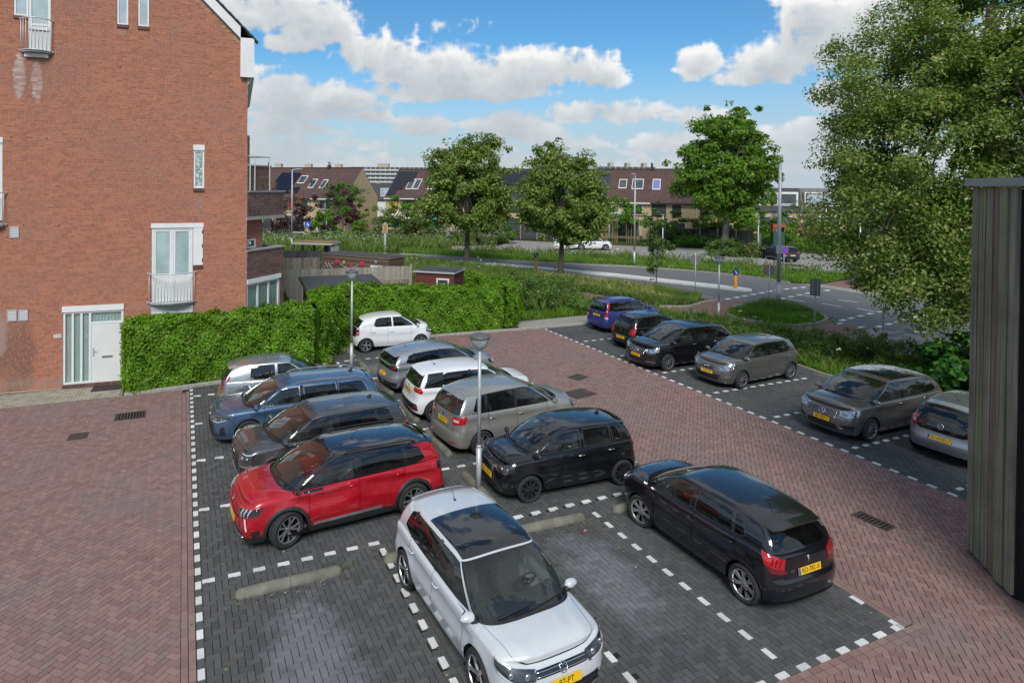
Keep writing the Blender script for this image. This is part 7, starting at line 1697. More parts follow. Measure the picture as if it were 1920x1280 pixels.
def vegetation():
 # clipped ivy hedges round the garden
 hedge('ivy_hedge', 'bright green ivy hedge from the white front door to the first lamp post', [(-1.75, 23.35), (0.9, 23.75), (2.8, 23.85), (4.4, 24.1), (5.15, 24.9), (5.3, 25.6)], 1.15, lambda t: 2.18+0.12*np.sin(t*6)*0.4+0.25*t**3, 1000, 0.085, L_IVY, 5)
 hedge('ivy_hedge', 'long bright green ivy hedge behind the white city car, curving back at its right end', [(4.9, 25.4), (6.5, 26.3), (10.5, 27.15), (14.1, 27.3), (15.0, 27.8), (15.3, 29.0), (15.0, 30.6), (14.3, 32.4)], 1.15, lambda t: np.interp(t, [0, .12, .25, .4, .6, .7, 1], [2.45, 2.55, 2.28, 2.04, 1.90, 1.88, 1.85]), 900, 0.088, L_IVY, 6)
 # the two street limes, the maple, the sapling
 lobesA = [(0, 0, 6.3, 3.6, 3.6, 3.1), (-1.2, 0.3, 8.6, 2.2, 2.2, 2.2), (0.9, -0.2, 8.9, 2.1, 2.1, 2.1), (-2.4, 0, 5.2, 1.9, 1.9, 1.5), (2.5, 0.2, 5.4, 1.9, 1.9, 1.6), (0, -1, 4.6, 2.6, 2.4, 1.2)]
 tree('lime_tree', 'round crowned lime tree left of its twin, on the verge beyond the dark red shed', 21.7, 47.6, 0.24, 7.5, lobesA, 30000, 0.27, L_LIME, 300, 0.78, seed=11, group='lime trees along the road')
 lobesB = [(0, 0, 5.9, 3.2, 3.2, 2.7), (-0.6, 0.3, 8.2, 2.1, 2.1, 1.7), (1.0, -0.2, 7.6, 2.0, 2.0, 1.7), (-2.0, 0, 5.0, 1.6, 1.6, 1.3), (2.2, 0.2, 4.7, 1.7, 1.7, 1.4), (0.7, -0.8, 3.9, 2.0, 2.0, 1.1)]
 tree('lime_tree', 'round crowned lime tree right of its twin, with the orange bollard beside its trunk', 25.75, 39.7, 0.21, 7.2, lobesB, 30000, 0.24, L_LIME, 300, 0.68, seed=12, group='lime trees along the road', lean=(0.2, 0))
 lobesC = [(0, 0, 8.6, 5.0, 5.0, 4.4), (-2.8, 0.2, 7.4, 3.0, 3.0, 2.4), (2.6, -0.3, 8.2, 2.8, 2.8, 2.6), (-0.8, 0, 12.4, 2.8, 2.8, 3.0), (1.9, 0.4, 12.8, 2.5, 2.5, 2.9), (3.2, 0, 11.4, 2.0, 2.0, 1.6), (-3.4, 0, 10.6, 1.6, 1.6, 1.2), (0, -1.0, 4.8, 2.6, 2.6, 2.0)]
 tree('maple_tree', 'tall ragged maple with bright green crown standing by the far car park', 53.5, 50.5, 0.36, 12.5, lobesC, 34000, 0.36, L_MAPLE, 330, 0.95, seed=13, bark=BARKG, limbs=34, lean=(0.6, 0), spray=0.3)
 tree('sapling', 'slender young tree tied to a stake in the dry grass verge', 28.3, 32.3, 0.045, 4.2, [(0, 0, 3.0, 0.75, 0.75, 0.9), (0.1, 0, 4.1, 0.6, 0.6, 0.9), (0.75, 0, 2.9, 0.5, 0.4, 0.35), (-0.3, 0, 1.9, 0.45, 0.45, 0.45)], 2600, 0.15, L_LIMEDK, 42, 0.28, seed=14, limbs=16, bark=BARK)
 # the big lime close by on the right
 lobesR = [(0, 0, 8.0, 4.3, 4.3, 4.2), (-2.9, 1.0, 8.2, 2.5, 2.9, 2.4), (-3.5, 1.5, 6.0, 2.1, 2.5, 2.3), (-3.9, 1.5, 4.9, 1.5, 1.8, 1.4), (-2.6, 1.6, 11.0, 2.4, 2.8, 2.5), (0.3, 0.5, 13.0, 3.4, 3.4, 3.2), (-1.6, -1.2, 4.6, 2.6, 2.4, 2.2), (-3.2, 0.2, 3.4, 1.6, 1.6, 1.3), (0.6, -2.6, 7.0, 3.0, 2.8, 3.0), (-0.2, -2.2, 3.2, 2.2, 1.6, 1.7), (1.5, 1.0, 16.0, 3.0, 3.0, 2.4), (3.4, 0, 10.0, 3.0, 3.0, 3.2), (-1.0, -1.8, 10.2, 2.4, 2.2, 2.4)]
 tree('lime_tree', 'great lime tree with pale flowering clumps, filling the right side above the timber wall', 26.6, 13.2, 0.40, 13.5, lobesR, 215000, 0.13, L_LIME, 1250, 0.72, seed=15, limbs=34, hollow=0.6, spray=0.06)
 # shrubs between the hedge and the violet car
 bush('wild shrub with white flowers at the end of the ivy hedge', 18.6, 30.2, [(0, 0, 0.9, 1.7, 1.9, 1.1), (1.6, -1.0, 0.7, 1.3, 1.3, 0.9), (-0.9, 2.0, 1.0, 1.3, 1.8, 1.1), (1.8, 1.5, 0.7, 1.6, 1.8, 0.9)], 9500, 0.12, L_SHRUB, 'wild_shrub', crad=0.42, clumps=110, seed=21)
 grass('shrub_flowers', 'scattered white bindweed in the wild shrub', [(17.4, 28.8), (20.5, 28.8), (20.5, 32), (17.4, 32)], 60, 0.6, 1.2, G_LONG, 0.02, 31, flowers=9, flower_h=(1.1, 1.7))
 for k, (x, y, r) in enumerate(((23.0, 20.6, 0.8), (24.0, 22.2, 0.9), (23.1, 17.0, 0.7), (24.9, 20.2, 0.8), (23.6, 24.4, 0.8), (22.9, 14.6, 0.7))):
  bush('low leafy weed clump in the verge grass behind the parked cars', x, y, [(0, 0, 0.25, r, r, 0.42)], 1500, 0.10, L_SHRUB, 'weed_clump', 'weeds', crad=0.28, clumps=26, group='weed clumps in the verge', seed=200+k)
 # verge right of the bays: long grass with two low shrubs and a broad-leaved one
 bush('rusty tipped low shrub in the verge, left of its neighbour', 24.4, 17.9, [(0, 0, 0.5, 1.3, 1.2, 0.75), (1.0, -0.8, 0.5, 1.1, 1.1, 0.7)], 4600, 0.10, L_SHRUB2, 'low_shrub', crad=0.35, clumps=60, seed=22)
 bush('rusty tipped low shrub in the verge, right of its neighbour', 25.2, 15.6, [(0, 0, 0.5, 1.2, 1.3, 0.8), (0.8, -1.0, 0.45, 1.0, 1.0, 0.7)], 4200, 0.10, L_SHRUB2, 'low_shrub', crad=0.35, clumps=55, seed=23)
 bush('dark glossy broad leaved bush beside the grey family hatchback', 23.6, 11.9, [(0, 0, 1.0, 1.5, 1.7, 1.15), (-0.8, -1.6, 0.9, 1.3, 1.3, 1.1), (0.6, 1.2, 0.8, 1.3, 1.2, 0.9)], 4200, 0.25, L_BIG, 'broad_leaved_bush', crad=0.4, clumps=80, seed=24, width=0.85)
 V = [(21.7, 8), (28, 8), (27.1, 18.4), (26.8, 19.6), (26.2, 22.0), (25.1, 24.6), (23.9, 27.2), (23.0, 30), (22.6, 27), (22.9, 22), (22.2, 19), (21.75, 16)]
 grass('verge_grass', 'lush green grass in the verge behind the parked cars', V, 700, 0.10, 0.34, G_GRASS, 0.022, 32)
 grass('verge_tall_grass', 'pale seeding grass in the verge behind the parked cars', V, 40, 0.3, 0.7, G_LONG, 0.012, 33, flowers=14, flower_h=(0.7, 1.1))
 grass('verge_dry_grass', 'dry yellow grass round the sapling', [(23.2, 39.6), (23.7, 35.2), (24.9, 32.2), (25.3, 28.6), (26.6, 27.9), (28.6, 28.8), (29.4, 29.6), (28.4, 33.6), (26.7, 37.8), (25.0, 42.0)], 600, 0.18, 0.55, G_LONG, 0.016, 34)
 grass('verge_dry_grass_tops', 'straw coloured grass heads round the sapling', [(23.4, 39.6), (23.9, 35.2), (25.3, 32.2), (25.9, 29.4), (27.2, 29.2), (28.2, 33.2), (26.5, 37.4), (24.9, 41.5)], 45, 0.4, 0.75, G_DRY, 0.011, 35)
 grass('verge_corner_grass', 'rough grass between the hedge and the road', [(17.4, 37.5), (18.6, 33), (22, 33.6), (22.2, 36.6), (23.2, 38.5), (24.6, 42), (22.2, 47.6), (18.4, 53.5), (15.5, 57), (14, 50)], 260, 0.25, 0.75, G_LONG, 0.022, 36, flowers=60, flower_h=(0.6, 1.0))
 grass('shrub_foot_grass', 'grass at the foot of the wild shrub', [(15.8, 27.9), (22.0, 28.0), (22.2, 34), (18.6, 34), (17.4, 31)], 260, 0.12, 0.45, G_GRASS, 0.018, 37)
 ISL = [(27.2, 25.5), (29.3, 26.8), (32.0, 27.0), (33.0, 25.6), (31.8, 23.4), (30.9, 22.5), (29.5, 22.0), (27.8, 22.15), (27.15, 23.3), (26.8, 24.4)]
 grass('island_grass', 'short green grass on the traffic island with the tall lamp post', ISL, 700, 0.10, 0.28, G_GRASS, 0.020, 38)
 grass('island_weeds', 'darker weeds along the far edge of the traffic island', [(29.5, 26.6), (32.0, 26.8), (32.8, 25.6), (31.7, 23.8), (31.0, 25.2)], 200, 0.22, 0.5, G_LONG, 0.018, 39)
 # leaf litter and grit blown against kerbs and stops
 rng = np.random.default_rng(77); pts = []
 for (x0, y0, x1, y1, n, s) in ((5.4, 24.2, 7.6, 26.1, 90, 0.25), (7.4, 26.0, 15.2, 26.2, 130, 0.16), (0.0, 22.7, 4.7, 23.1, 60, 0.12), (21.3, 8, 21.5, 25.5, 130, 0.25), (6.3, 11.9, 6.4, 25.8, 170, 0.18), (0.8, 10.8, 2.7, 10.8, 40, 0.14), (6.1, 10.65, 10, 10.65, 70, 0.16), (0.5, 6.5, 10, 22, 220, 1.5), (10.8, 4, 15.8, 26, 120, 2.0), (-7, 9, 0, 22, 110, 2.0)):
  t = rng.random(n); pts.append(np.column_stack([x0+(x1-x0)*t+rng.normal(0, s, n), y0+(y1-y0)*rng.random(n) if s > 1 else y0+(y1-y0)*t+rng.normal(0, s, n), np.full(n, 0.006)]))
 P = np.concatenate(pts); V_, Q_ = leaves(P, unit(np.array([0, 0, 1.0])+rng.normal(size=(len(P), 3))*0.12), 0.05, 0.7, 0, 0.05, rng); lt = link_mesh('leaf_litter', fast_mesh('leaf_litter', V_, Q_), leaf_mat('dry_leaf', [(0, (0.10, 0.06, 0.03)), (0.6, (0.22, 0.14, 0.06)), (0.85, (0.30, 0.25, 0.12)), (1, (0.5, 0.48, 0.42))], trans=0.05)); lt['kind'] = 'stuff'
 # beyond the road
 FV = [(20.4, 59.6), (24.4, 55.3), (27.7, 51.0), (31.4, 47.6), (35.9, 43.8), (38.8, 39.9), (40.5, 36.0), (40.8, 32.6), (42.4, 31.5), (47.4, 32.4), (50.2, 33.6), (48.3, 35.2), (46.8, 38.8), (44.2, 44.0), (40.5, 48.6), (35.8, 52.8), (30.8, 57.6), (26.3, 60.3), (21, 64)]
 grass('road_verge_grass', 'mown green grass along the far side of the road', FV, 150, 0.12, 0.32, G_GRASS, 0.05, 40)
 grass('road_verge_weeds', 'tall pale weeds along the inner edge of the far verge', [(26.3, 60.3), (30.8, 57.6), (35.8, 52.8), (40.5, 48.6), (44.2, 44.0), (46.8, 38.8), (48.3, 35.2), (46.4, 35.0), (44.8, 38.4), (42.4, 42.8), (38.8, 46.8), (34.4, 50.8), (29.5, 55.4), (25.5, 58.8)], 26, 0.35, 0.95, G_LONG, 0.05, 41, flowers=420, flower_h=(0.5, 1.0))
 WILD = [(8, 64), (19.5, 60.5), (21, 64), (26.3, 60.6), (26.3, 66), (31, 64.5), (24, 72), (14, 78), (4, 80), (3, 70)]
 grass('wild_meadow', 'tall flowering meadow behind the bus shelter', WILD, 34, 0.6, 1.35, G_LONG, 0.055, 42, flowers=900, flower_h=(0.9, 1.6))
 # garden shrubs and small trees in front of the terraced houses, left to right
 def B(label, x, y, rx, rz, mat, n=2200, size=0.26, seed=50, name='garden_shrub', flat=0.9, cat='bush', **k): bush(label, x, y, [(0, 0, rz*0.9, rx, rx, rz), (rx*0.5, -rx*0.3, rz*0.7, rx*0.7, rx*0.7, rz*0.75), (-rx*0.55, rx*0.2, rz*0.75, rx*0.7, rx*0.7, rz*0.8)], int(n*1.8), size*0.95, mat, name, cat, crad=0.5, clumps=60, seed=seed, **k)
 B('dome shaped fresh green bush right of the round blue sign', 17.2, 73.0, 3.0, 2.4, L_BRIGHT, 3600, 0.24, 51)
 B('dark purple leaved shrub above the green dome bush', 17.0, 79.5, 3.3, 3.6, L_PURPLE, 3600, 0.26, 52)
 B('smaller dark purple shrub behind the street lamp pole', 11.6, 77.0, 1.6, 2.8, L_PURPLE, 1700, 0.24, 53)
 tree('garden_tree', 'feathery green garden tree in front of the gable', 20.0, 85.0, 0.13, 5.5, [(0, 0, 5.8, 2.6, 2.6, 1.8), (1.5, 0, 5.0, 1.8, 1.8, 1.4), (-1.3, 0, 5.0, 1.6, 1.6, 1.3)], 3600, 0.26, L_SHRUB, 60, 0.6, seed=54)
 B('spreading olive green shrub in the middle of the garden hedge', 22.5, 70.0, 3.0, 2.3, L_SHRUB2, 3600, 0.24, 55)
 B('tall leafy shrub reaching up to the gable foot', 24.2, 74.0, 2.8, 3.2, L_BRIGHT, 3600, 0.24, 56)
 B('green shrub beside the small grey garden gate', 28.8, 73.0, 2.0, 1.3, L_SHRUB, 1600, 0.24, 57)
 B('wide shrub below the left lime tree', 30.8, 66.8, 2.8, 2.1, L_SHRUB2, 3000, 0.24, 58)
 B('rounded shrub at the corner of the far car park', 34.6, 66.6, 1.9, 1.5, L_SHRUB, 1800, 0.22, 59)
 B('reddish brown shrub by the left house wall', 12.0, 82.5, 2.2, 4.2, L_RUST, 1500, 0.26, 49)
 tree('bamboo_clump', 'tall bamboo with bare golden stems at the back of the far car park', 49.0, 63.2, 0.03, 4.0, [(0, 0, 3.6, 3.0, 1.2, 1.7), (-2.2, 0.8, 3.4, 1.8, 1.0, 1.5), (2.0, -0.6, 3.3, 1.8, 1.0, 1.5)], 3800, 0.28, L_BRIGHT, 70, 0.55, cat='bamboo', seed=60, limbs=6)
 cane = MB(); rr = random.Random(4)
 for k in range(34):
  x, y = rr.uniform(-3.4, 3.2), rr.uniform(-0.6, 0.6); y -= x*0.3; cane.tube([(x, y, -0.05), (x+rr.uniform(-.15, .15), y, 2.0), (x+rr.uniform(-.4, .4), y, 4.2)], [0.035, 0.03, 0.015], 5, False)
 cane.obj('cane', simple('bamboo_cane', (0.30, 0.24, 0.09), 0.6), bpy.data.objects['bamboo_clump'])
 B('dense green shrub left of the far fence', 53.8, 60.0, 2.2, 2.4, L_SHRUB, 2600, 0.25, 61)
 B('low clipped shrub in front of the dark slatted fence', 56.5, 54.6, 2.0, 0.8, L_SHRUB, 1600, 0.2, 62)
 B('second low shrub in front of the dark slatted fence', 55.0, 56.9, 2.0, 0.7, L_BRIGHT, 1500, 0.2, 63)
 B('low shrub round the maple trunk', 50.4, 47.4, 1.5, 0.9, L_SHRUB, 1700, 0.2, 64)
 B('small clipped bush left of the dark blue car', 52.2, 45.6, 1.0, 0.75, L_SHRUB2, 1200, 0.18, 65)
 B('olive garden tree behind the maple', 60.5, 57.5, 3.4, 3.0, L_SHRUB2, 3600, 0.28, 66)
 B('bright climbing shrub over the fence behind the dark blue car', 60.6, 49.6, 1.9, 2.0, L_BRIGHT, 2600, 0.22, 67)
 B('leafy bush behind the green cabinet', 64.0, 55.0, 3.0, 3.0, L_SHRUB, 3200, 0.28, 68)
 B('low ground cover bed with white flowers beside the far path', 62.6, 46.2, 2.0, 0.8, L_BRIGHT, 2200, 0.2, 69, 'ground_cover_bed')
 B('second low bed of ground cover beside the far path', 66.5, 47.5, 2.4, 0.9, L_SHRUB, 2200, 0.2, 70, 'ground_cover_bed')
 B('rust coloured low shrubs along the far path', 78.0, 60.0, 4.0, 1.3, L_RUST, 2600, 0.28, 71)
 B('grey lavender coloured bush beyond the far path', 82.0, 64.5, 3.6, 2.4, L_LAV, 2600, 0.28, 72)
 B('dark green bush by the far house', 82.0, 71.0, 3.4, 3.6, L_SHRUB, 2600, 0.32, 73)
 B('round clipped shrub by the white van', 53.0, 33.6, 1.4, 1.1, L_SHRUB2, 1500, 0.18, 74)
 tree('poplar_tree', 'distant grey green poplar behind the far houses', 125, 122, 0.3, 14, [(0, 0, 13.5, 3.2, 3.2, 5.0), (-2.5, 0, 10, 2.6, 2.6, 3.5), (2.5, 0, 10, 2.6, 2.6, 3.4)], 3000, 0.55, L_GREYG, 70, 1.1, seed=75)
 tree('yellow_tree', 'bright yellow leaved tree seen between the two terraces', 33, 118, 0.2, 4.5, [(0, 0, 4.9, 2.8, 2.8, 2.6), (2.5, 0, 3.8, 1.6, 1.6, 1.5)], 1700, 0.5, L_YELLOW, 40, 0.9, seed=76)
 tree('green_tree', 'green tree just left of the yellow leaved tree', 31.5, 128, 0.2, 6, [(0, 0, 6.6, 2.8, 2.8, 3.0)], 1500, 0.5, L_LIMEDK, 36, 0.9, seed=77)
 for k, (x, y, h, r, lb) in enumerate([(98, 84, 7, 5, 'left'), (112, 78, 8, 6, 'middle'), (100, 62, 6, 5, 'near'), (120, 60, 9, 7, 'right')]):
  tree('distant_tree', 'far off dark tree behind the great lime, the %s one' % lb, x, y, 0.25, h*0.7, [(0, 0, h*0.62, r, r, h*0.42), (r*0.6, 0, h*0.5, r*0.6, r*0.6, h*0.3)], 1800, 0.55, L_LIMEDK, 50, 1.2, seed=80+k, group='trees beyond the great lime')
# ------------------------------------------------------------------ terraced houses, sheds, fences
BEIGE = pieces('beige_brick_wall', [(0.0, (0.46, 0.35, 0.20)), (1.0, (0.50, 0.385, 0.225))], gscale=18, grain=0.35, big=0.3, bigscale=0.5, bigcol=(0.40, 0.31, 0.19), bump=0.2)
def tiled(name, a, b, c, w=0.30, h=0.33):
 m, N, p, out = mat_new(name); tc = N.new('ShaderNodeTexCoord'); br = N.new('ShaderNodeTexBrick'); mp = N.new('ShaderNodeMapping'); N.l.new(tc.outputs['UV'], mp.inputs[0]); N.l.new(mp.outputs[0], br.inputs[0])
 br.offset = 0.0; N.put(br, Scale=1.0, Color1=(*a, 1), Color2=(*b, 1), Mortar=(*c, 1), Mortar_Size=0.02, Brick_Width=w, Row_Height=h)
 n = N.noise(tc.outputs['Object'], 0.6, 5, 0.65); N.l.new(N.mix(N.maprange(n, 0.45, 0.75, 0, 0.35), br.outputs[0], (0.16, 0.12, 0.09)), p.inputs['Base Color']); N.put(p, Roughness=0.85)
 bn = N.new('ShaderNodeBump'); N.put(bn, Strength=0.7, Distance=0.03, Height=br.outputs['Fac']); bn.invert = True; N.l.new(bn.outputs[0], p.inputs['Normal']); return m
TILE_BROWN = tiled('brown_roof_tiles', (0.085, 0.046, 0.042), (0.110, 0.060, 0.052), (0.042, 0.024, 0.022))
TILE_DARK = tiled('slate_roof_tiles', (0.040, 0.040, 0.048), (0.055, 0.054, 0.062), (0.018, 0.018, 0.02))
SOLAR = simple('solar_panel', (0.010, 0.012, 0.022), 0.18, spec=0.6, var=0.2, scale=2)
DARKFRAME = simple('dark_frame', (0.035, 0.030, 0.028), 0.5)
ROOFFELT = simple('roof_felt', (0.055, 0.056, 0.060), 0.9, var=0.3, scale=4, bump=0.3)
GREENCLOTH = simple('green_awning', (0.01, 0.30, 0.23), 0.8)
def uv_quad(me, sx, sy):
 uv = me.uv_layers.new(name='UVMap')
 for pl in me.polygons:
  vs = [me.vertices[i].co for i in pl.vertices]; o = vs[0]; ux = (vs[1]-vs[0]).normalized(); n = pl.normal; uy = n.cross(ux)
  for li, v in zip(pl.loop_indices, vs): uv.data[li].uv = ((v-o).dot(ux), (v-o).dot(uy))
def roof_quad(name, P, mat, parent):
 me = bpy.data.meshes.new(name); me.from_pydata(P, [], [tuple(range(len(P)))]); uv_quad(me, 1, 1); return link_mesh(name, me, mat, parent)
def terrace(name, label, origin, heading, n, w, depth, eave, ridge, group, dark=(), fits=None, left_gable=False, chim=True, vary=0):
 """row of houses; local x runs along the front, -y faces the viewer. Each house is a thing of its own"""
 rng = random.Random(vary); out = []
 M0 = Matrix.Translation((*origin, 0)) @ Matrix.Rotation(R(heading), 4, 'Z')
 for k in range(n):
  p = M0 @ Vector((k*w, 0, 0)); spec = fits(k) if fits else {}
  h = thing('terraced_house', label(k), 'house', p, R(heading), group)
  wm = MB(); wm.add([(0, 0, -0.1), (w, 0, -0.1), (w, 0, eave), (0, 0, eave)], [(0, 1, 2, 3)]); wm.add([(0, depth, -0.1), (w, depth, -0.1), (w, depth, eave), (0, depth, eave)], [(3, 2, 1, 0)])
  for x in (0.01, w-0.01): wm.add([(x, 0, -0.1), (x, depth, -0.1), (x, depth, eave), (x, depth/2, ridge), (x, 0, eave)], [(0, 1, 2, 3, 4)])
  wm.obj('wall', BEIGE, h)
  sl = (ridge-eave)/(depth/2); e = 0.35; tm = TILE_DARK if k in dark else TILE_BROWN
  rf = roof_quad('roof', [(0, -e, eave-e*sl+0.06), (w, -e, eave-e*sl+0.06), (w, depth/2, ridge+0.06), (0, depth/2, ridge+0.06)], tm, h); b = roof_quad('rear_roof', [(0, depth/2, ridge+0.06), (w, depth/2, ridge+0.06), (w, depth+e, eave-e*sl+0.06), (0, depth+e, eave-e*sl+0.06)], tm, h)
  g = MB(); g.box(0.0, w-0.02, -e-0.14, -e+0.0, eave-e*sl-0.12, eave-e*sl+0.04); g.obj('gutter', DARKFRAME if k % 3 else WHITE_PVC, h)
  rd = MB(); rd.tube([(0, depth/2, ridge+0.07), (w, depth/2, ridge+0.07)], 0.10, 6); rd.obj('ridge_tile', tm, h)
  def on_roof(x0, x1, t0, t1, off=0.05):       # t: 0 at the eave, 1 at the ridge
   L = []; nl = math.hypot(depth/2, ridge-eave); ny, nz = -(ridge-eave)/nl, (depth/2)/nl
   for x, t in ((x0, t0), (x1, t0), (x1, t1), (x0, t1)): L.append((x, depth/2*t+ny*off, eave+(ridge-eave)*t+0.06+nz*off))
   return L
  def slab(nm, x0, x1, t0, t1, o0, o1, mat, par):
   a, b = on_roof(x0, x1, t0, t1, o0), on_roof(x0, x1, t0, t1, o1); m = MB(); m.add(a+b, [(4, 5, 6, 7), (0, 1, 5, 4), (1, 2, 6, 5), (2, 3, 7, 6), (3, 0, 4, 7)]); return m.obj(nm, mat, par)
  for (x0, x1, t0, t1) in spec.get('roofwin', []):
   f = slab('roof_window', x0, x1, t0, t1, -0.02, 0.10, DARKFRAME if spec.get('dk') else WHITE_PVC, h); slab('pane', x0+0.08, x1-0.08, t0+0.025, t1-0.025, 0.07, 0.115, spec.get('rpane', PANE), f)
  for (x0, x1, t0, t1) in spec.get('solar', []):
   nx = max(1, int(round((x1-x0)/1.05)))
   for q in range(nx): slab('solar_panel', x0+(x1-x0)*q/nx+0.01, x0+(x1-x0)*(q+1)/nx-0.01, t0, t1, 0.08, 0.12, SOLAR, h)
  for (x0, x1, z0, z1, mull, fm, pm) in spec.get('win', []):
   window_unit(h, x0, x1, z0, z1, -0.05, 0.08, mull, pm, fm, deep=0.07); s = MB(); s.box(x0-0.05, x1+0.05, -0.12, 0.0, z0-0.08, z0-0.005); s.obj('sill', DARKFRAME, h)
  if 'awning' in spec:
   c, x0, x1, z, d_ = spec['awning']
   a = MB(); a.add([(x0, -0.05, z), (x1, -0.05, z), (x1, -d_, z-0.75), (x0, -d_, z-0.75), (x1, -d_, z-0.95), (x0, -d_, z-0.95)], [(0, 1, 2, 3), (3, 2, 4, 5)]); ao = a.obj('awning', {'stripe': WHITE_PVC, 'yellow': simple('yellow_awning', (0.55, 0.42, 0.12), 0.8)}.get(c, c) if isinstance(c, str) else c, h)
   if c == 'stripe' or c == 'yellow':
    ns = 14
    for q in range(ns):
     if q % 2: s = MB(); xa, xb = x0+(x1-x0)*q/ns, x0+(x1-x0)*(q+1)/ns; s.add([(xa, -0.05, z+0.008), (xb, -0.05, z+0.008), (xb, -d_-0.004, z-0.742), (xa, -d_-0.004, z-0.742), (xb, -d_-0.006, z-0.95), (xa, -d_-0.006, z-0.95)], [(0, 1, 2, 3), (3, 2, 4, 5)]); s.obj('awning_stripe', simple('awning_stripe_brown', (0.12, 0.10, 0.07), 0.8), ao)
  if spec.get('canopy'):
   x0, x1, z, d_ = spec['canopy']; c = MB(); c.box(x0, x1, -d_, -0.02, z, z+0.18); co = c.obj('canopy', GREYPAINT, h)
   for x in (x0+0.1, x1-0.1): q = MB(); q.box(x-0.05, x+0.05, -d_+0.05, -d_+0.15, 0, z); q.obj('post', WHITE_PVC, co)
  # garden doors on the ground floor
  window_unit(h, 0.9, w-1.2, 0.15, 2.3, -0.04, 0.09, (w*0.45,), PANE, WHITE_PVC, deep=0.06)
  if spec.get('pipe'): q = MB(); q.tube([(0.1, -0.08, 0), (0.1, -0.08, eave-0.2)], 0.05, 6); q.obj('downpipe', WHITE_PVC, h)
  if chim and (k % 2 == 0): c = MB(); c.box(w-0.35, w+0.0, depth/2-0.3, depth/2+0.35, ridge-0.2, ridge+0.45); c.tube([(w-0.25, depth/2, ridge+0.45), (w-0.25, depth/2, ridge+1.0)], 0.08, 6); c.tube([(w-0.1, depth/2+0.1, ridge+0.45), (w-0.1, depth/2+0.1, ridge+0.9)], 0.07, 6); c.obj('chimney', DARKFRAME, rf)
  out.append(h)
 return out
WEATHERED = pieces('weathered_boards', [(0.0, (0.16, 0.135, 0.105)), (0.5, (0.235, 0.205, 0.165)), (1.0, (0.30, 0.27, 0.22))], gscale=25, grain=0.55)
PALEBOARD = pieces('pale_grey_boards', [(0.0, (0.26, 0.245, 0.20)), (1.0, (0.36, 0.34, 0.285))], gscale=25, grain=0.5)
BROWNBOARD = pieces('brown_boards', [(0.0, (0.13, 0.075, 0.045)), (1.0, (0.22, 0.13, 0.075))], gscale=20, grain=0.6)
REDBOARD = pieces('dark_red_boards', [(0.0, (0.105, 0.032, 0.026)), (1.0, (0.155, 0.050, 0.038))], gscale=20, grain=0.6)
SHEDBOARD = pieces('shed_boards', [(0.0, (0.10, 0.062, 0.042)), (0.5, (0.15, 0.09, 0.06)), (1.0, (0.20, 0.13, 0.09))], gscale=14, grain=0.7)
DARKBOARD = pieces('charcoal_boards', [(0.0, (0.035, 0.036, 0.040)), (1.0, (0.060, 0.060, 0.066))], gscale=20, grain=0.4)
def board_fence(name, label, p0, p1, h, bw, mat, post=None, gap=0.012, horizontal=False, alt=0.0, cat='fence', z0=0.0, post_every=1.8, post_h=0.1):
 d = np.subtract(p1, p0); L = float(np.hypot(*d)); root = thing(name, label, cat, (*p0, 0), math.atan2(d[1], d[0])); meshes = {}
 if horizontal:
  n = int(h/bw)
  for k in range(n): m = MB(); m.box(0, L, -0.012, 0.012, z0+k*bw, z0+(k+1)*bw-gap); m.obj('board', mat, root)
 else:
  n = int(L/bw); m = MB(); m.box(-bw/2+gap/2, bw/2-gap/2, -0.011, 0.011, z0, z0+h); me = bpy.data.meshes.new('board'); me.from_pydata(m.v, [], m.f); me.materials.append(mat)
  for k in range(n): o = bpy.data.objects.new('board', me); COL.objects.link(o); o.parent = root; o.location = ((k+0.5)*bw, alt*(1 if k % 2 else -1), random.gauss(0, 0.012)); o.rotation_euler = (0, random.gauss(0, 0.004), 0)
  for z in (z0+0.35, z0+h-0.35): m = MB(); m.box(0, L, 0.014+abs(alt), 0.055+abs(alt), z-0.04, z+0.04); m.obj('cross_rail', mat, root)
 if post:
  for k in range(int(L/post_every)+1): x = min(k*post_every, L); m = MB(); m.box(x-0.05, x+0.05, -0.05, 0.05, 0, z0+h+post_h); m.obj('post', post, root)
 return root
def shed(name, label, p0, heading, w, d, h, mat, roofmat=None, trim=WHITE_PVC, slope=0.0, bh=0.14, win=None, over=0.15, roofs=None):
 root = thing(name, label, 'shed', (*p0, 0), R(heading)); n = int(h/bh)
 for k in range(n):
  for (x0, x1, y0, y1) in ((0, w, -0.012, 0.012), (0, w, d-0.012, d+0.012)): m = MB(); m.box(x0+0.03, x1-0.03, y0, y1, k*bh, (k+1)*bh-0.008); m.obj('board', mat, root)
  for x in (0, w): m = MB(); m.box(x-0.012, x+0.012, 0.014, d-0.014, k*bh, (k+1)*bh-0.008); m.obj('board', mat, root)
 for x in (0, w):
  for y in (0, d): m = MB(); m.box(x-0.035, x+0.035, y-0.035, y+0.035, 0, h); m.obj('corner_post', mat, root)
 m = MB(); m.box(0.03, w-0.03, 0.03, d-0.03, 0.05, h-0.05); m.obj('lining', PLASTIC, root)
 m = MB(); m.add([(-over, -over, h), (w+over, -over, h), (w+over, d+over, h+slope), (-over, d+over, h+slope), (-over, -over, h+0.10), (w+over, -over, h+0.10), (w+over, d+over, h+slope+0.10), (-over, d+over, h+slope+0.10)], [(0, 3, 2, 1), (0, 1, 5, 4), (1, 2, 6, 5), (2, 3, 7, 6), (3, 0, 4, 7)]); ro = m.obj('roof_edge', trim, root)
 m = MB(); i = -over+0.05; m.add([(i, i, h+0.104), (w-i, i, h+0.104), (w-i, d-i, h+slope+0.104), (i, d-i, h+slope+0.104)], [(0, 1, 2, 3)]); m.obj('roof_felt', roofmat or ROOFFELT, ro)
 return root
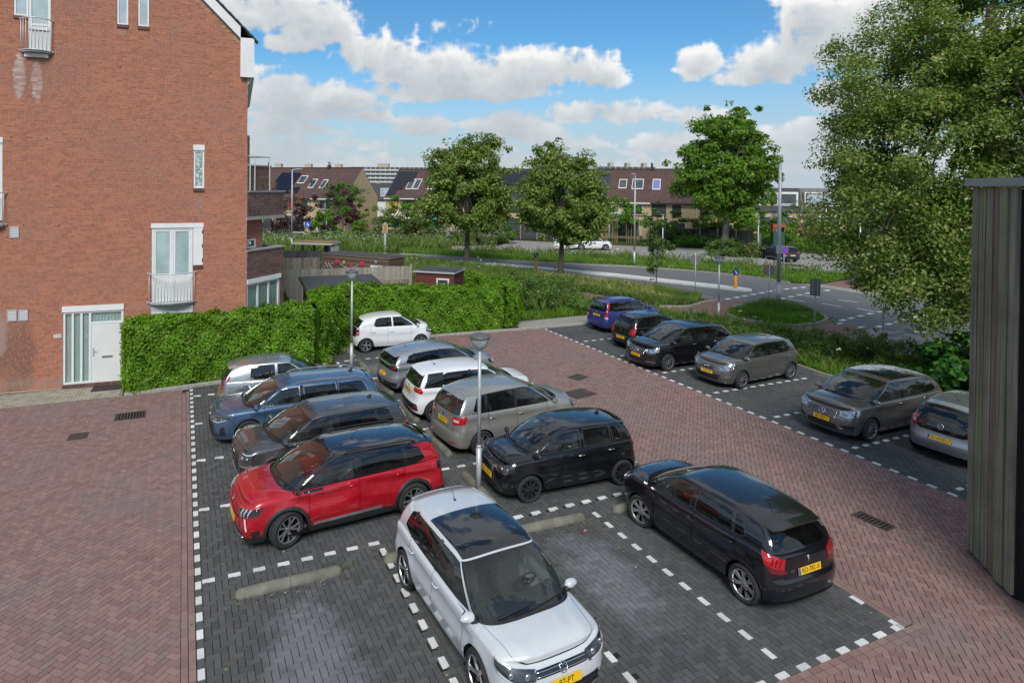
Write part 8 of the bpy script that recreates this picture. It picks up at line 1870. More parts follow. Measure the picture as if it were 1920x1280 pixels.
def flat_block(name, label, x, y, heading, w, h, d, floors, bays, group=None):
 root = thing(name, label, 'apartment block', (x, y, 0), R(heading), group); m = MB(); m.box(0, w, 0, d, 0, h); m.obj('wall', simple('far_concrete', (0.34, 0.34, 0.34), 0.9, var=0.1, scale=0.2), root)
 fh = h/floors; s = MB(); wd = MB()
 for k in range(floors):
  s.box(-0.2, w+0.2, -1.0, 0.0, k*fh+fh*0.02, k*fh+fh*0.40)
  for b in range(bays): x0 = w*b/bays; wd.box(x0+0.3, x0+w/bays-0.3, -0.10, 0.02, k*fh+fh*0.42, k*fh+fh*0.95)
 o = s.obj('balcony_band', simple('far_white', (0.55, 0.55, 0.54), 0.9), root); o['kind'] = 'stuff'; o = wd.obj('windows', PANE, root); o['kind'] = 'stuff'
 for q in range(3): m = MB(); x0 = w*(0.15+0.33*q); m.box(x0, x0+w*0.07, d*0.3, d*0.7, h, h+2.6); m.obj('roof_plant_room', simple('far_tan', (0.40, 0.35, 0.28), 0.9), root)
 return root
def background():
 def fitsL(k):    # left terrace, house 0 farthest left
  d = dict(win=[(0.8, 1.9, 3.2, 4.5, (), WHITE_PVC, PANE), (2.6, 4.7, 3.2, 4.55, (3.65,), WHITE_PVC, PANE)], pipe=True)
  k += 3
  if k == 4: d.update(roofwin=[(0.9, 1.75, 0.24, 0.52)], solar=[(3.4, 5.48, 0.10, 0.46), (3.0, 5.48, 0.46, 0.80)])
  elif k == 5: d.update(solar=[(0.02, 2.6, 0.06, 0.28), (0.02, 1.1, 0.28, 0.80)], roofwin=[(1.5, 2.7, 0.42, 0.70), (3.9, 4.75, 0.26, 0.58)], win=[(0.4, 2.5, 3.2, 4.55, (1.45,), WHITE_PVC, PANE), (3.5, 4.9, 3.2, 4.55, (), WHITE_PVC, PANE)])
  elif k == 6: d.update(roofwin=[(0.3, 1.1, 0.26, 0.56)], win=[(1.2, 3.2, 3.2, 4.55, (2.2,), WHITE_PVC, PANE)])
  return d
 def pt(lat, dep): F = np.array([math.sin(YAW), math.cos(YAW)]); Rt = np.array([math.cos(YAW), -math.sin(YAW)]); return tuple(F*dep+Rt*lat)
 hd = math.degrees(-YAW)-21; dirx = np.array([math.cos(R(hd)), math.sin(R(hd))])
 e1 = np.array(pt(-15.1, 88.0)); o1 = e1-dirx*5.5*4
 LT = {1: 'beige house of the left terrace with one small roof window', 2: 'beige house of the left terrace with stepped solar panels', 3: 'end house of the left terrace with broad bare gable'}
 hs = terrace('t', lambda k: LT.get(k, 'beige brown roofed house of the left terrace, hidden behind the apartment corner'), tuple(o1), hd, 4, 5.5, 9.6, 5.05, 9.2, 'left terrace of houses', fits=fitsL, vary=1)
 b = hs[2]
 rs = MB(); rs.box(1.62, 2.25, -0.075, -0.055, 3.35, 4.4); rs.obj('red_window_poster', simple('poster_red', (0.60, 0.02, 0.02), 0.6), b)
 def fitsR(k):
  d = dict(win=[(0.5, 1.6, 3.2, 4.5, (), DARKFRAME, PANE), (2.3, 4.6, 3.15, 4.55, (3.45,), DARKFRAME, PANE)])
  if k == 0: d.update(solar=[(0.2, 3.6, 0.50, 0.90), (0.2, 2.4, 0.24, 0.50), (0.2, 1.5, 0.02, 0.24)], roofwin=[(2.9, 3.9, 0.24, 0.62), (4.0, 5.0, 0.24, 0.62)], awning=('stripe', 1.6, 5.2, 2.7, 1.6), win=[(1.1, 2.2, 3.2, 4.4, (), DARKFRAME, simple('yellow_blind', (0.50, 0.30, 0.06), 0.7)), (3.0, 5.0, 3.1, 4.5, (4.0,), DARKFRAME, PANE)], pipe=True)
  elif k == 1: d.update(solar=[(0.2, 3.6, 0.62, 0.92)], roofwin=[(0.9, 1.8, 0.24, 0.62), (1.9, 2.8, 0.24, 0.62)], awning=(GREENCLOTH, 0.4, 4.6, 2.7, 1.6))
  elif k == 3: d.update(solar=[(0.1, 5.4, 0.42, 0.92)], roofwin=[(1.0, 2.0, 0.28, 0.58)])
  elif k == 4: d.update(solar=[(0.1, 5.4, 0.25, 0.92)], roofwin=[(0.6, 1.6, 0.28, 0.58)])
  elif k == 6: d.update(roofwin=[(1.25, 2.3, 0.35, 0.65), (3.0, 4.5, 0.33, 0.66)], canopy=(0.5, 4.5, 2.4, 2.5), win=[(0.5, 1.6, 3.2, 4.45, (), WHITE_PVC, PANE_PALE), (2.4, 4.6, 3.1, 4.5, (3.5,), WHITE_PVC, PANE)])
  elif k == 7: d.update(roofwin=[(0.08, 1.1, 0.32, 0.66)], rpane=simple('blue_blind', (0.16, 0.20, 0.42), 0.3), win=[(0.15, 1.95, 3.1, 4.55, (1.1,), DARKFRAME, PANE), (2.7, 3.8, 3.1, 4.5, (), DARKFRAME, DARKFRAME)], canopy=(0.2, 3.4, 2.3, 2.6))
  elif k == 8: d.update(awning=('yellow', 0.1, 3.2, 2.9, 2.0), solar=[(0.6, 1.6, 0.05, 0.95)], pipe=True)
  return d
 RT = {0: 'house at the left end of the right terrace with stepped solar panels and striped awning', 1: 'house of the right terrace with green awning', 2: 'house of the right terrace behind the left lime tree', 3: 'house of the right terrace whose roof is half solar panels', 4: 'house of the right terrace with roof wholly under solar panels', 5: 'dark slate roofed house of the right terrace',
    6: 'brown roofed house of the right terrace beside the dark slate roof', 7: 'house of the right terrace with two roof windows behind the street lamp', 8: 'end house of the right terrace with yellow striped awning beside the maple'}
 e2 = np.array(pt(-10.5, 97.0)); terrace('t', lambda k: RT[k], tuple(e2), hd, 9, 5.6, 9.6, 5.05, 9.25, 'right terrace of houses', dark=(3, 4, 5), fits=fitsR, vary=2)
 # far mansard houses at the right, partly behind the lamp and the great lime
 for k, (lat, dep, col, lb) in enumerate(((45.9, 96.0, ROOFFELT, 'dark mansard roofed house right of the tall lamp post'), (52.8, 96.0, simple('grey_mansard', (0.16, 0.145, 0.135), 0.9, var=0.2, scale=1), 'grey mansard roofed house touching the great lime'))):
  p = pt(lat, dep); h = thing('mansard_house', lb, 'house', (*p, 0), R(math.degrees(-YAW)-10), 'far mansard houses'); w = 6.8
  m = MB(); m.box(0, w, 0, 9, -0.1, 3.4); m.obj('wall', BEIGE, h); m = MB(); m.add([(0, -0.3, 3.3), (w, -0.3, 3.3), (w, 0.9, 6.9), (0, 0.9, 6.9), (0, 9, 6.9), (w, 9, 6.9), (w, 9, 3.3), (0, 9, 3.3)], [(0, 1, 2, 3), (3, 2, 5, 4), (1, 6, 5, 2), (0, 3, 4, 7)]); m.obj('roof', col, h)
  m = MB(); m.box(0.8, w-0.5, -0.15, 0.9, 4.2, 6.3); dm = m.obj('dormer', WHITE_PVC, h); window_unit(h, 1.0, w-0.7, 4.4, 6.1, -0.24, 0.12, (w*0.5,), PANE if k == 0 else PANE_PALE, WHITE_PVC if k == 0 else simple('brown_frame', (0.12, 0.05, 0.035), 0.6), deep=0.08); window_unit(h, 0.8, w-1.0, 0.9, 2.6, -0.06, 0.1, (w*0.4,), PANE, WHITE_PVC)
 flat_block('apartment_block', 'long pale apartment slab on the horizon between the terraces', *pt(-68, 420), math.degrees(-YAW)-4, 110, 18.4, 12, 7, 34, 'far apartment blocks')
 flat_block('apartment_block', 'small pale apartment block just above the terrace roofs by the right lime', *pt(96, 400), math.degrees(-YAW)+6, 34, 19.6, 12, 7, 9, 'far apartment blocks')
 flat_block('apartment_block', 'low apartment block on the horizon above the left terrace', *pt(-130, 420), math.degrees(-YAW)-2, 62, 17.6, 12, 6, 20, 'far apartment blocks')
 lw = thing('white_house', 'small white house with grey roof between the two terraces', 'house', (*pt(-16.0, 112), 0), math.radians(math.degrees(-YAW)+5)); m = MB(); m.box(0, 9, 0, 8, 0, 4.2); m.obj('wall', WHITE_PVC, lw); m = MB(); m.add([(-0.3, -0.4, 4.1), (9.3, -0.4, 4.1), (9.3, 4, 7.0), (-0.3, 4, 7.0), (9.3, 8.4, 4.1), (-0.3, 8.4, 4.1)], [(0, 1, 2, 3), (3, 2, 4, 5), (1, 4, 2), (0, 3, 5)]); m.obj('roof', ROOFFELT, lw); window_unit(lw, 3.0, 5.2, 4.7, 6.2, 0.4, 0.1, (), PANE_PALE, WHITE_PVC)
 # garden fences and sheds behind the ivy hedge
 board_fence('board_fence', 'pale grey vertical board fence behind the ivy hedge', (4.6, 35.4), (12.4, 34.75), 2.12, 0.16, PALEBOARD, post=CONC, alt=0.012, post_every=1.92)
 board_fence('board_fence', 'brown board fence beside the brick corner bay', (4.15, 27.4), (4.55, 35.2), 1.95, 0.17, BROWNBOARD, alt=0.012)
 board_fence('board_fence', 'short lower board fence beside the dark red shed', (9.1, 32.1), (11.2, 31.95), 1.8, 0.16, WEATHERED, alt=0.01)
 board_fence('board_fence', 'weathered board fence left of the long brown shed', (6.0, 41.9), (8.45, 41.8), 2.0, 0.18, WEATHERED, post=WEATHERED)
 board_fence('board_fence', 'black screen fence behind the weathered fence', (6.3, 44.8), (8.9, 43.6), 2.2, 0.25, DARKBOARD)
 s = shed('garden_shed', 'open fronted shed with shallow dark felt roof peeping over the ivy hedge', (5.15, 27.7), -4, 3.1, 3.0, 2.12, BROWNBOARD, slope=0.14, over=0.25, trim=BROWNBOARD)
 s = shed('garden_shed', 'dark red boarded shed with flat felt roof at the end of the hedge', (11.2, 30.98), -41, 2.05, 1.75, 2.3, REDBOARD, over=0.1, trim=GREYPAINT)
 q = MB(); frame_bars(q, 1.15, 1.85, 1.25, 2.05, 0.08, -0.05, 0.02); f = q.obj('window', WHITE_PVC, s); p = MB(); p.box(1.23, 1.77, -0.02, -0.012, 1.33, 1.97); p.obj('pane', PANE, f)
 s = shed('long_shed', 'long brown boarded shed hung with pink paper flowers', (8.15, 39.8), -53, 5.1, 1.5, 2.42, SHEDBOARD, over=0.06, trim=WEATHERED, bh=0.16)
 q = MB(); q.box(3.75, 4.6, -0.04, -0.02, 1.25, 2.0); q.obj('white_board', WHITE_PVC, s)
 PINK = simple('pink_paper', (0.55, 0.02, 0.16), 0.7); YEL = simple('yellow_paper', (0.60, 0.45, 0.02), 0.7); CYAN = simple('cyan_paper', (0.05, 0.40, 0.60), 0.7)
 for x, z, r, mt in ((1.15, 2.02, 0.17, PINK), (3.1, 2.02, 0.17, PINK), (2.3, 1.72, 0.18, PINK), (1.7, 2.02, 0.11, YEL), (4.15, 2.2, 0.11, CYAN)):
  m = MB()
  for k in range(5): a = 2*math.pi*k/5; m.ball((x+r*0.55*math.cos(a), -0.05, z+r*0.55*math.sin(a)), (r*0.42, 0.03, r*0.42), 8, 5)
  m.ball((x, -0.07, z), (r*0.25, 0.03, r*0.25), 8, 5); m.obj('paper_flower', mt, s)
 m = MB()
 for k in range(14): m.ball((1.45+k*0.10, -0.04, 1.9-0.22*math.sin(math.pi*k/13)), 0.03, 6, 4)
 for k in range(10): m.ball((0.12+0.07*k, -0.04, 1.65+0.3*((k*7) % 4)/4), 0.04, 6, 4)
 o = m.obj('paper_garland', simple('white_paper', (0.65, 0.6, 0.6), 0.8), s); o['kind'] = 'stuff'
 board_fence('board_fence', 'dark slatted garden fence right of the bamboo', (54.4, 60.6), (60.2, 52.6), 1.9, 0.20, DARKBOARD, post=GREYPAINT, post_every=2.0, alt=0.012)
 board_fence('board_fence', 'black horizontal board fence behind the right lime tree', (38.0, 71.8), (44.4, 67.6), 2.1, 0.26, DARKBOARD, post=WEATHERED, horizontal=True, post_every=2.1)
 board_fence('board_fence', 'grey board fence running back from the black horizontal one', (36.6, 77), (38.0, 71.8), 2.0, 0.2, WEATHERED)
 board_fence('board_fence', 'dark grey fence behind the bus shelter', (6.5, 77.5), (13.0, 78.4), 2.2, 0.25, DARKBOARD, post=GREYPAINT)
 board_fence('garden_gate', 'small grey arched garden gate in the shrubs', (29.6, 71.2), (31.0, 70.6), 1.8, 0.2, WEATHERED, cat='gate')
 board_fence('board_fence', 'leaf grown wire fence behind the dark blue car', (58.3, 50.2), (64.0, 48.4), 1.6, 0.9, simple('fence_mesh', (0.05, 0.09, 0.03), 0.9), post=GALV, post_every=2.2)
def timber_wall():
 PL = [pieces('timber_%s' % n, [(0, a), (1, b)], gscale=9, grain=1.0, bump=0.8, rough=0.92, big=0.6, bigscale=0.7, bigcol=(0.11, 0.095, 0.075)) for n, a, b in (('grey', (0.23, 0.205, 0.165), (0.28, 0.25, 0.20)), ('green', (0.21, 0.215, 0.13), (0.26, 0.265, 0.165)), ('brown', (0.20, 0.15, 0.115), (0.24, 0.18, 0.14)))]
 for m in PL:      # long grain running up the board
  N = NT(m.node_tree); nz = [n for n in m.node_tree.nodes if n.type == 'TEX_NOISE' and n.inputs['Scale'].default_value > 5][0]; geo = [n for n in m.node_tree.nodes if n.type == 'NEW_GEOMETRY'][0]; mp = N.new('ShaderNodeMapping'); N.l.new(geo.outputs['Position'], mp.inputs[0]); mp.inputs['Scale'].default_value = (2.2, 2.2, 0.05); N.l.new(mp.outputs[0], nz.inputs['Vector'])
 a = np.array((13.81, 7.08)); b = np.array((12.86, 5.92)); d = b-a; L = float(np.hypot(*d)); ang = math.atan2(d[1], d[0])
 root = thing('timber_wall', 'tall weathered timber clad wall at the right edge with a zinc cap', 'wall', (*a, 0), ang)
 n = 6; w = L/n
 for k in range(n):
  m = MB(); x0, x1 = k*w+0.017, (k+1)*w-0.017; y = -0.022 if k != 4 else -0.05
  m.add([(x0, y, 0.06), (x1, y, 0.06), (x1, 0.03, 0.06), (x0, 0.03, 0.06), (x0, y, 6.93), (x1, y, 6.93), (x1, 0.03, 6.93), (x0, 0.03, 6.93)], [(0, 4, 5, 1), (1, 5, 6, 2), (3, 7, 4, 0), (4, 7, 6, 5)]); m.obj('plank', PL[(0, 1, 0, 2, 1, 0)[k]], root)
 m = MB(); m.box(0.0, L, 0.034, 0.5, 0.0, 6.9); m.box(-0.004, 0.03, 0.034, 3.0, 0.0, 6.9); m.obj('core', simple('dark_core', (0.012, 0.012, 0.012), 0.9), root)
 m = MB(); m.box(L-0.02, L+0.05, 0.10, 2.5, 0.0, 6.9); m.obj('dark_post', simple('dark_timber', (0.020, 0.019, 0.018), 0.85, var=0.4, scale=6, bump=0.6, bscale=12), root)
 m = MB(); m.box(L+0.05, L+1.6, 0.14, 0.3, 0.0, 6.9); m.obj('return_panel', simple('dark_timber', (0.020, 0.019, 0.018)), root)
 m = MB(); m.add([(-0.06, -0.12, 6.95), (L+0.02, -0.12, 6.95), (L+1.6, 0.02, 6.95), (L+1.6, 1.0, 6.95), (-0.06, 3.0, 6.95), (-0.06, -0.12, 7.10), (L+0.02, -0.12, 7.10), (L+1.6, 0.02, 7.10), (L+1.6, 1.0, 7.10), (-0.06, 3.0, 7.10)], [(0, 1, 6, 5), (1, 2, 7, 6), (4, 0, 5, 9), (5, 6, 7, 8, 9), (0, 4, 3, 2, 1)]); m.obj('cap', simple('zinc_cap', (0.30, 0.30, 0.30), 0.55, metal=0.3, var=0.15, scale=4), root)
# ------------------------------------------------------------------ lamps, signs, bollards and the like
def yard_lamp(label, x, y, h):
 root = thing('lamp_post', label, 'lamp post', (x, y, 0), 0, 'low lamp posts with bowl shades'); m = MB()
 m.tube([(0, 0, -0.05), (0, 0, 1.0)], 0.062, 12); m.tube([(0, 0, 1.0), (0, 0, 1.06)], [0.062, 0.045], 12); m.tube([(0, 0, 1.06), (0, 0, h-0.36)], [0.045, 0.036], 12); m.obj('pole', GALV, root, smooth=True)
 m = MB(); m.lathe([(0.036, h-0.40), (0.055, h-0.37), (0.06, h-0.34)], 14); m.obj('collar', GALV, root, smooth=True)
 m = MB(); m.lathe([(0.055, h-0.345), (0.10, h-0.335), (0.165, h-0.26), (0.205, h-0.16), (0.222, h-0.09)], 24)
 gm, N, p, out = mat_new('lamp_bowl_glass') if 'lamp_bowl_glass' not in MATS else (MATS['lamp_bowl_glass'],)+(None,)*3
 if N: N.put(p, Base_Color=(0.62, 0.64, 0.60, 1), Roughness=0.18); p.inputs['Transmission Weight'].default_value = 0.55; p.inputs['Alpha'].default_value = 0.92
 m.obj('bowl', gm, root, smooth=True)
 m = MB(); m.lathe([(0.228, h-0.10), (0.245, h-0.085), (0.24, h-0.06), (0.17, h-0.02), (0.09, h+0.0), (0.04, h+0.005), (0.035, h+0.022), (0.0, h+0.026)], 24); m.lathe([(0.228, h-0.10), (0.0, h-0.10)], 24); m.obj('hood', simple('lamp_hood', (0.10, 0.10, 0.105), 0.5, var=0.15), root, smooth=True)
 return root
def street_light(label, x, y, h, r0, r1, arm=(0.8, 0), head=True, name='street_light'):
 root = thing(name, label, 'street light', (x, y, 0), 0, 'tall street lights'); m = MB(); m.tube([(0, 0, -0.05), (0, 0, 1.2)], r0, 12); m.tube([(0, 0, 1.2), (0, 0, 1.3)], [r0, r0*0.8], 12); m.tube([(0, 0, 1.3), (0, 0, h)], [r0*0.8, r1], 12); m.obj('pole', GALV, root, smooth=True)
 if head:
  ax, ay = arm; m = MB(); m.tube([(0, 0, h-0.03), (ax*0.4, ay*0.4, h+0.05)], 0.035, 8); m.obj('arm', GALV, root); m = MB(); a = math.atan2(ay, ax); M = Matrix.Translation((ax*0.65, ay*0.65, h+0.06)) @ Matrix.Rotation(a, 4, 'Z'); m.box(-0.32, 0.32, -0.11, 0.11, -0.03, 0.03, M); m.box(-0.30, 0.05, -0.09, 0.09, 0.03, 0.07, M); m.obj('lantern', GREYPAINT, root)
 return root
def round_sign(label, x, y, h, face, heading, r=0.30, backs=True, name='road_sign', symbol=None, pole_r=0.03):
 root = thing(name, label, 'road sign', (x, y, 0), R(heading)); m = MB(); m.tube([(0, 0.03, -0.05), (0, 0.03, h)], pole_r, 8); m.obj('pole', GALV, root, smooth=True)
 d = MB(); d.lathe([(0, -0.012), (r, -0.012), (r, 0.012), (0, 0.012)], 28, 'y', Matrix.Translation((0, -0.015, h-r))); d.obj('disc', face, root)
 return root
def bollard(label, x, y):
 root = thing('bollard', label, 'bollard', (x, y, 0), R(-25), 'yellow traffic bollards'); m = MB(); m.lathe([(0.11, 0.0), (0.105, 0.95), (0, 0.95)], 14); m.obj('body', simple('signal_yellow', (0.72, 0.30, 0.01), 0.5, var=0.1), root, smooth=True)
 m = MB(); m.box(-0.13, 0.13, -0.05, 0.05, 0.95, 1.02); m.lathe([(0, -0.045), (0.19, -0.045), (0.21, 0.0), (0.19, 0.045), (0, 0.045)], 22, 'y', Matrix.Translation((0, 0, 1.16))); m.obj('head', PLASTIC, root)
 d = MB(); d.lathe([(0, -0.052), (0.155, -0.052), (0.155, -0.046)], 22, 'y', Matrix.Translation((0, 0, 1.16))); di = d.obj('blue_disc', simple('sign_blue', (0.01, 0.10, 0.52), 0.4), root)
 a = MB(); a.add([(-0.09, -0.055, 1.27), (-0.06, -0.055, 1.28), (0.07, -0.055, 1.08), (0.04, -0.055, 1.06)], [(0, 3, 2, 1)]); a.add([(0.09, -0.055, 1.04), (0.09, -0.055, 1.15), (-0.02, -0.055, 1.04)], [(0, 1, 2)]); a.obj('arrow', WHITEPR, di); return root
def stop_bar(label, p0, p1, seed):
 d = np.subtract(p1, p0); L = float(np.hypot(*d)); root = thing('wheel_stop', label, 'wheel stop', (*p0, 0), math.atan2(d[1], d[0]), 'concrete wheel stops'); rng = random.Random(seed); n = 2
 for k in range(n):
  x0, x1 = L*k/n+0.004, L*(k+1)/n-0.004; m = MB(); rows = []
  for i, t in enumerate((0, 0.015, 0.04, 0.075, 0.12, 0.3, 0.5, 0.7, 0.88, 0.925, 0.96, 0.985, 1)):
   x = x0+(x1-x0)*t; e = 1.0
   if k == 0: e = math.sqrt(max(0.05, 1-max(0, 1-t*9)**2))
   if k == n-1: e = min(e, math.sqrt(max(0.05, 1-max(0, 1-(1-t)*9)**2)))
   rows.append([(x, 0.105*e*math.cos(a)+rng.gauss(0, 0.002), 0.115*e*max(-0.3, math.sin(a))**1.0+rng.gauss(0, 0.002)+0.005) for a in np.linspace(-0.3, math.pi+0.3, 15)])
  m.grid(rows); m.add(rows[0], [tuple(range(15))]); m.add(rows[-1], [tuple(range(15))[::-1]]); m.obj('concrete_section', CONCMOSS, root, smooth=True, angle=60)
def drain(label, x, y, heading, w, l, frame=None, n=8, cat='drain cover', slots=True):
 root = thing('drain_cover', label, cat, (x, y, 0.0), R(heading)); IRON = simple('cast_iron', (0.075, 0.060, 0.052), 0.75, metal=0.3, var=0.35, scale=18)
 m = MB(); f = 0.05; frame_z = 0.008
 m.box(-l/2-f, l/2+f, -w/2-f, -w/2, -0.03, frame_z); m.box(-l/2-f, l/2+f, w/2, w/2+f, -0.03, frame_z); m.box(-l/2-f, -l/2, -w/2, w/2, -0.03, frame_z); m.box(l/2, l/2+f, -w/2, w/2, -0.03, frame_z); m.obj('surround', frame or IRON, root)
 m = MB(); m.box(-l/2, l/2, -w/2, w/2, -0.03, 0.0035); m.obj('pit', WELL if slots else IRON, root)
 for k in range(n):
  x0 = -l/2+l*(k+0.15)/n; q = MB(); q.box(x0, x0+l/n*0.55, -w/2+0.01, w/2-0.01, 0.0, 0.0075); q.obj('bar', IRON, root)
def flat_mark(name, polys, z=-0.029, mat=None):
 root = bpy.data.objects.new(name, None); COL.objects.link(root); root['kind'] = 'structure'
 for p in polys: m = MB(); m.add([(x, y, z) for x, y in p], [tuple(range(len(p)))]); o = m.obj('road_dash', mat or ROADWHITE, root)
def strip(a, b, w): d = np.subtract(b, a); d = d/np.hypot(*d); n = np.array([-d[1], d[0]])*w/2; return [tuple(a+n), tuple(b+n), tuple(b-n), tuple(a-n)] if True else None
def furniture():
 yard_lamp('lamp post with bowl shade beside the beige people carrier, nearest of the lamps', 6.12, 12.67, 3.56)
 yard_lamp('galvanised lamp post with bowl shade between the hedge and the blue estate car', 5.67, 22.54, 3.74)
 yard_lamp('galvanised lamp post with bowl shade in the verge behind the black family hatchback', 25.05, 23.98, 3.40)
 street_light('thick grey mast on the traffic island, tallest of the poles', 32.46, 26.57, 8.3, 0.135, 0.085, head=False); m = MB(); m.box(-0.16, 0.16, -0.08, 0.08, 3.0, 3.5); m.obj('control_box', GREYPAINT, bpy.data.objects['street_light'])
 street_light('white street light on the far verge right of the twin limes', 36.13, 44.05, 7.9, 0.10, 0.05, arm=(-0.6, -0.4)); street_light('pale street light pole beside the apartment corner', 10.17, 65.54, 8.3, 0.10, 0.06, arm=(1.0, -0.3))
 for x, y, h, lb in ((56.0, 48.4, 3.9, 'thin white lamp post left of the tall mast on the far car park'), (47.6, 53.4, 3.8, 'thin white lamp post behind the sapling'), (75.0, 54.6, 4.6, 'thin white lamp post by the far path'), (50.2, 33.6, 4.0, 'white lamp post left of the white van')):
  r = thing('path_lamp', lb, 'lamp post', (x, y, 0), 0, 'thin lamp posts of the far car park'); m = MB(); m.tube([(0, 0, 0), (0, 0, h)], [0.06, 0.045], 8); m.obj('pole', WHITE_PVC, r, smooth=True); m = MB(); m.lathe([(0.05, h), (0.17, h+0.04), (0.17, h+0.09), (0.0, h+0.12)], 12); m.obj('lantern', GREYPAINT, r)
 SG = simple('sign_back', (0.20, 0.205, 0.21), 0.5, metal=0.3)
 r = thing('sign_board', 'grey back of a double sheet road sign in the verge by the red path', 'road sign', (27.25, 20.33, 0), R(-52)); m = MB(); m.tube([(0, 0.05, -0.05), (0, 0.05, 2.62)], 0.04, 8); m.obj('pole', GALV, r, smooth=True); m = MB(); m.box(-0.21, 0.21, -0.02, 0.0, 1.86, 2.64); m.obj('sheet', SG, r); m = MB(); m.box(-0.20, 0.20, 0.09, 0.11, 1.84, 2.62); m.obj('sheet', SG, r)
 for x in (-0.1, 0.1): m = MB(); m.box(x-0.02, x+0.02, -0.032, -0.021, 1.88, 2.6); m.obj('stiffener', GALV, r)
 round_sign('round sign seen from its grey back on the dry grass verge', 29.77, 30.42, 2.62, SG, 150, 0.33)
 rs = round_sign('round sign with red rim behind the tall mast', 32.9, 27.6, 2.2, SG, 150, 0.33); m = MB(); m.tube([(0.32*math.cos(k*0.262), -0.015, 1.87+0.32*math.sin(k*0.262)) for k in range(25)], 0.022, 6, False); m.obj('red_rim', simple('sign_red', (0.55, 0.02, 0.03), 0.4), rs)
 rs = round_sign('no parking sign, blue with red rim, on the far verge', 41.6, 33.6, 2.55, simple('sign_red', (0.55, 0.02, 0.03), 0.4), -28, 0.31); m = MB(); m.lathe([(0, -0.032), (0.245, -0.032), (0.245, -0.02)], 24, 'y', Matrix.Translation((0, 0, 2.24))); m.obj('blue_field', MATS.get('sign_blue') or simple('sign_blue', (0.01, 0.10, 0.52), 0.4), rs)
 for s_ in (1,): m = MB(); m.box(-0.30, 0.30, -0.038, -0.033, -0.03, 0.03, Matrix.Translation((0, 0, 2.24)) @ Matrix.Rotation(R(45), 4, 'Y')); m.obj('diagonal_bar', MATS['sign_red'], rs)
 rs = round_sign('round blue footpath sign beside the dome shaped bush', 12.71, 70.68, 2.7, simple('sign_blue', (0.01, 0.10, 0.52), 0.4), -20, 0.36); m = MB(); m.box(-0.10, -0.02, -0.034, -0.028, 2.2, 2.52); m.box(0.04, 0.13, -0.034, -0.028, 2.15, 2.40); m.obj('figure_mark', WHITEPR, rs)
 r = thing('small_post', 'slim grey post in the pavement by the give way marks', 'post', (31.3, 19.75, 0)); m = MB(); m.tube([(0, 0, 0), (0, 0, 2.5)], 0.035, 8); m.obj('pole', GALV, r, smooth=True)
 bollard('yellow bollard with dark round head at the far tip of the white median', 26.68, 44.77); bollard('yellow bollard with blue arrow disc at the near tip of the white median', 34.45, 31.55)
 md = [(18.6, 55.6), (22.0, 51.0), (26.2, 45.9), (30.3, 39.3), (33.9, 31.4), (34.3, 30.75), (34.9, 30.6), (35.3, 31.0), (35.2, 31.8), (31.2, 40.3), (27.1, 46.6), (22.6, 51.8), (19.0, 56.4)]
 sheet('median', md, 0.07, simple('white_median', (0.58, 0.58, 0.56), 0.85, var=0.12, scale=3), thick=0.12)
 for i, (a, b, lb) in enumerate((((0.80, 10.94), (2.62, 10.96), 'mossy concrete wheel stop alone in the empty left corner bay'), ((3.38, 10.95), (5.15, 10.92), 'concrete wheel stop behind the rear wheel of the pale hatchback'), ((6.10, 10.88), (7.68, 10.83), 'concrete wheel stop at the head of the empty bay beside the pale hatchback'), ((8.38, 10.81), (9.95, 10.80), 'concrete wheel stop before the black hatchback in the corner bay'),
  ((6.17, 12.02), (6.15, 13.55), 'concrete wheel stop at the foot of the front lamp post'), ((6.24, 14.58), (6.24, 16.30), 'concrete wheel stop between the dark grey crossover and the beige people carrier'), ((6.27, 17.05), (6.27, 18.75), 'concrete wheel stop behind the blue estate car'), ((6.3, 19.6), (6.3, 21.25), 'concrete wheel stop behind the silver hatchback'), ((6.25, 22.2), (6.25, 23.85), 'concrete wheel stop right of the farther lamp post'), ((6.24, 24.4), (6.22, 26.0), 'concrete wheel stop behind the small white city car'))): stop_bar(lb, a, b, i)
 drain('rusty slotted drain near the white front door', -1.42, 20.66, 0, 0.52, 0.72, n=9); drain('small square drain in the red yard', -2.60, 19.50, 0, 0.36, 0.36, n=5, slots=False); drain('small dark drain cover in the red lane', 13.08, 18.95, 20, 0.40, 0.55, n=4, slots=False); drain('large dark manhole plate in the red lane', 12.10, 17.42, 12, 0.62, 0.85, n=3, slots=False, cat='manhole cover'); drain('black slotted drain in the red lane right of the black hatchback', 13.18, 8.45, -86, 0.26, 0.62, n=8)
 r = thing('bus_shelter', 'bus shelter with planted roof beyond the sheds', 'bus shelter', (7.9, 48.2, 0), R(-34))
 m = MB(); m.box(-0.1, 3.1, -0.9, 0.9, 2.38, 2.50); m.obj('roof', GREYPAINT, r); m = MB(); m.box(0.0, 3.0, -0.8, 0.8, 2.502, 2.56); m.obj('planted_roof', simple('sedum', (0.23, 0.15, 0.06), 0.95, var=0.4, scale=2), r)
 for x, y in ((0.05, -0.8), (0.05, 0.8), (1.0, 0.8), (1.9, 0.8), (2.95, 0.8), (2.95, -0.8)): m = MB(); m.box(x-0.06, x+0.06, y-0.06, y+0.06, 0, 2.35); m.obj('post', simple('shelter_grey', (0.06, 0.065, 0.07), 0.5), r)
 m = MB(); m.box(1.96, 2.89, 0.78, 0.80, 0.3, 2.2); m.obj('timetable_panel', simple('panel_grey', (0.10, 0.11, 0.115), 0.4), r); m = MB(); m.box(2.98, 3.03, -0.74, 0.74, 0.3, 2.25); ad = m.obj('end_panel', WHITE_PVC, r)
 m = MB(); m.box(0.4, 2.2, 0.5, 0.75, 0.45, 0.5); m.obj('bench', WEATHERED, r)
